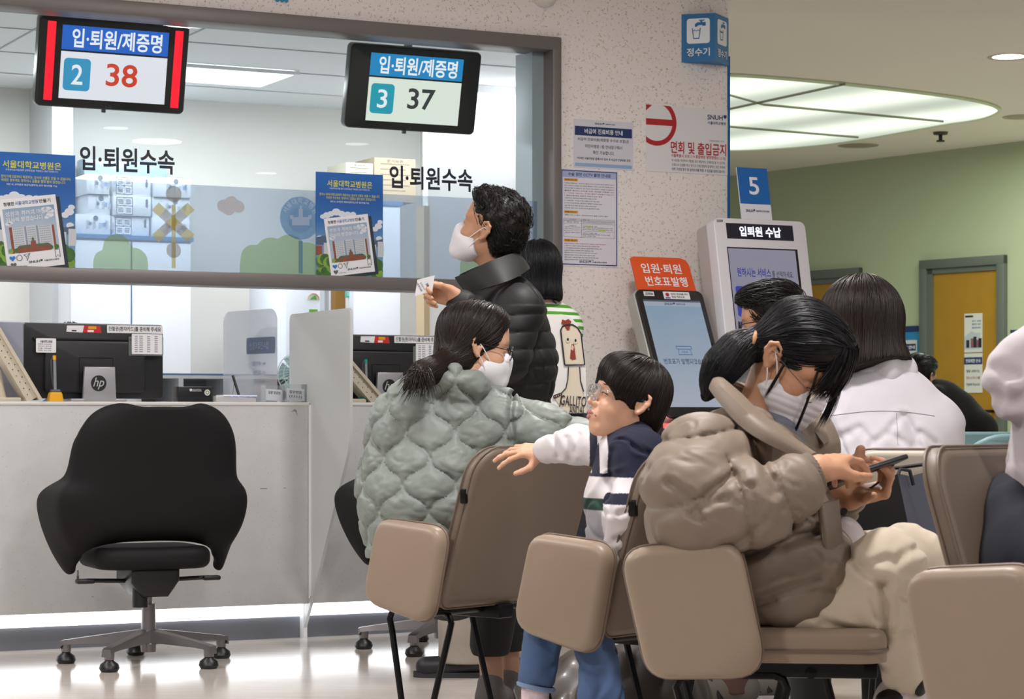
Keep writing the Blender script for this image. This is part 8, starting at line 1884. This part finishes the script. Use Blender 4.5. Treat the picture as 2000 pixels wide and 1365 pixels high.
# ---------------------------------------------------------------- person in the white hoodie, cut by the right edge
def build_hoodie():
    Y = 3.85; A = lambda u, v, dy=0: P(u, v, Y + dy)
    pr = person('person in white hoodie and navy trousers at the right edge, only elbow and side showing', (A(2080, 815).x, Y, 0))
    S = Soft(); S.chain([A(2235, 640), A(2200, 1000)], [.08, .11]); S.chain([A(2200, 650), A(2020, 738), A(2080, 785)], [.04, .03, .03]); M = head_M(A(2245, 470), -60, -10); add_head(S, M, neck=(A(2235, 620), .06)); wp(pr, 'body', S.mesh('body', SK1, .006))
    T = Soft(); T.chain([A(2230, 660), A(2205, 800), A(2180, 960)], [.14, .17, .16], k=.06); T.chain([A(2140, 640, -.02), A(2010, 728, -.03), A(1992, 744, -.03), A(2090, 800, -.08)], [.08, .058, .050, .06], k=.04); T.ell(A(2062, 960, .0), (.085, .10, .13), k=.05)
    wrinkle(T, .003, 22, 61); crease(T, .009, 22, 62, .2)
    for L_ in ([(1945, 770), (1975, 785), (2000, 765)], [(1950, 720), (1985, 735)], [(1975, 840), (1985, 930), (1970, 1000)], [(1990, 830), (2000, 900)]): fold(T, L_, 3.78, .010, .010)
    T.cut(A(2000, 1035), (-.25, 0, -1))
    wp(pr, 'hoodie', T.mesh('hoodie', cloth('white_fleece', '#c6bec2', .9, 300, .1), .0055))
    short_hair(pr, M, H_BLK, 300, 7, .006)
    L = Soft(); L.chain([A(2140, 1040, .02), A(2160, 1120, .02)], [.15, .15], k=.05); L.ell(A(1975, 1050, .0), (.085, .12, .11), k=.06); L.ell(A(1945, 1120, .02), (.05, .11, .07), k=.05); L.chain([A(2040, 1110, -.12), A(2300, 1110, -.3), Vector((A(2320, 815, -.3).x, Y - .3, .05))], [.11, .08, .06], k=.03); L.chain([A(2060, 1110, .12), A(2320, 1110, .05), Vector((A(2330, 815, .05).x, Y + .05, .05))], [.11, .08, .06], k=.03)
    L.cut((0, 0, .04), (0, 0, -1)); wrinkle(L, .006, 20, 63); L.mods.append(lambda X, Y_, Z: .006 * ridged(X, Y_, Z * .4, 26, 64)); wp(pr, 'trousers', L.mesh('trousers', cloth('navy_cotton', '#191b26', .9), .006))
build_hoodie()

# ---------------------------------------------------------------- clerk behind the left monitor
def build_clerk():
    A = lambda u, v: hit(W, u, v, .95); c = W @ A(137, 699); M = head_M(c, 190, -14, 0, .98)
    pr = person('clerk behind the left monitor, only the top of the black hair showing', (c.x, c.y, 0))
    S = Soft(); n = c + Vector((0, .02, -.17)); add_head(S, M, neck=(n, .06)); S.cap(n, n + Vector((0, .05, -.42)), .08, .12); wp(pr, 'body', S.mesh('body', SK1, .005)); short_hair(pr, M, mat('hair_matte', '#15110f', .85, spec=.08), 900, 8, .005)
    T = Soft(); T.chain([n + Vector((0, .03, -.10)), n + Vector((0, .06, -.42))], [.15, .17], k=.05, flat=((0, 1, 0), .8)); T.cap(n + Vector((-.12, .03, -.1)), n + Vector((.12, .03, -.1)), .07, .07, k=.05); wp(pr, 'uniform', T.mesh('uniform', cloth('clerk_uniform', '#46506a', .85), .008))
build_clerk()
# ============================================================ BAGS AND SMALL THINGS AMONG THE SEATS
# black paper shopping bag standing on the seat beyond the woman in khaki
Yb = 5.12; A = lambda u, v, dy=0: P(u, v, Yb + dy)
a, b_, c = A(1652, 965), A(1757, 925), A(1822, 905, .16)
pb = Vector((b_.x, b_.y, .452)); 
t = thing('shopping_bag', 'black paper shopping bag with grey side standing behind the khaki coat woman\'s knees', 'bag', Matrix.Translation((b_.x, b_.y, .452)))
q = lambda p: tuple(Vector(p) - Vector((b_.x, b_.y, .452)))
fl = Vector((A(1640, 1060).x, Yb + .03, .452)); fr = Vector((A(1800, 1060).x, Yb - .02, .452)); ft_l = A(1646, 985, .03); ft_r = A(1753, 925, -.02); dp = Vector((.09, .13, 0)); bk_l = ft_l + dp; bk_r = ft_r + Vector((.105, .13, .006)); bl, br_ = fl + dp, fr + Vector((.10, .13, 0))
g = MB(); g.add([q(fl), q(fr), q(ft_r), q(ft_l)], [(0, 1, 2, 3)]); g.add([q(bl), q(br_), q(bk_r), q(bk_l)], [(1, 0, 3, 2)]); g.add([q(fl), q(bl), q(bk_l), q(ft_l)], [(1, 0, 3, 2)]); g.add([q(fl), q(fr), q(br_), q(bl)], [(3, 2, 1, 0)])
o = part(t, 'panel', g, mat('bag_black', '#0b0b0d', .7))
mg = (fr + br_) / 2 + Vector((-.02, 0, 0)); mt = (ft_r + bk_r) / 2 + Vector((-.012, 0, -.01))
s = MB(); s.add([q(fr), q(mg), q(mt), q(ft_r), q(br_), q(bk_r)], [(0, 1, 2, 3), (1, 4, 5, 2)]); part(t, 'gusset', s, mat('bag_grey', '#4f5361', .6), 'grey side gusset')
hd = MB(); hd.tube([q(ft_r + Vector((.0, .005, -.008))), q(ft_r + Vector((.008, .012, .010))), q(ft_r + Vector((.032, .03, .006))), q(ft_r + Vector((.042, .04, -.026)))], .0042, 8); part(t, 'handle', hd, M_INK)
single('cord', 'thin black cord stretched over the pale-lit chair back beside the phone', 'cord', MB().tube([P(1706, 917, 5.30), P(1760, 913, 5.30), P(1818, 905, 5.30)], .0045, 6), mat('cord_black', '#101012', .5))
# grey padded coat heap / plastic bag under the chairs
S = Soft()
for k, (u, v, Y, r) in enumerate(((1100, 1330, 5.9, .09), (1125, 1300, 6.0, .07), (1080, 1350, 5.85, .08), (1140, 1345, 5.9, .08))): p = P(u, v, Y); S.ell((p.x, p.y, .10 + .06 * (k % 2)), (r * 1.3, r, r * 1.2), k=.05)
S.cut((0, 0, .004), (0, 0, -1)); S.mods.append(lambda X, Y_, Z: .010 * ridged(X, Y_, Z, 40, 71)); p = P(1110, 815, 5.92)
me = S.mesh('plastic_bag', mat('grey_plastic', '#6a6560', .35, coat=.2), .006); me.transform(Matrix.Translation((-p.x, -p.y, 0)))
single('plastic_bag', 'crumpled grey plastic bag on the floor under the boy\'s chair', 'bag', me, None, Matrix.Translation((p.x, p.y, 0)))
S = Soft(); p = P(1270, 815, 5.6)
for k, (u, v, Y, r) in enumerate(((1235, 1320, 5.6, .10), (1280, 1330, 5.62, .11), (1310, 1350, 5.58, .08), (1220, 1350, 5.6, .08))): w_ = P(u, v, Y); S.ell((w_.x, w_.y, .13 + .05 * (k % 2)), (r * 1.2, r, r * 1.4), k=.06)
S.cut((0, 0, .004), (0, 0, -1)); S.mods.append(lambda X, Y_, Z: .012 * ridged(X, Y_, Z, 28, 72))
me = S.mesh('backpack', cloth('dark_taupe_nylon', '#3d3833', .6), .006); me.transform(Matrix.Translation((-p.x, -p.y, 0)))
single('folded_coat', 'dark brown padded coat bundled on the floor behind the boy\'s jeans', 'coat', me, None, Matrix.Translation((p.x, p.y, 0)))
drop_type()
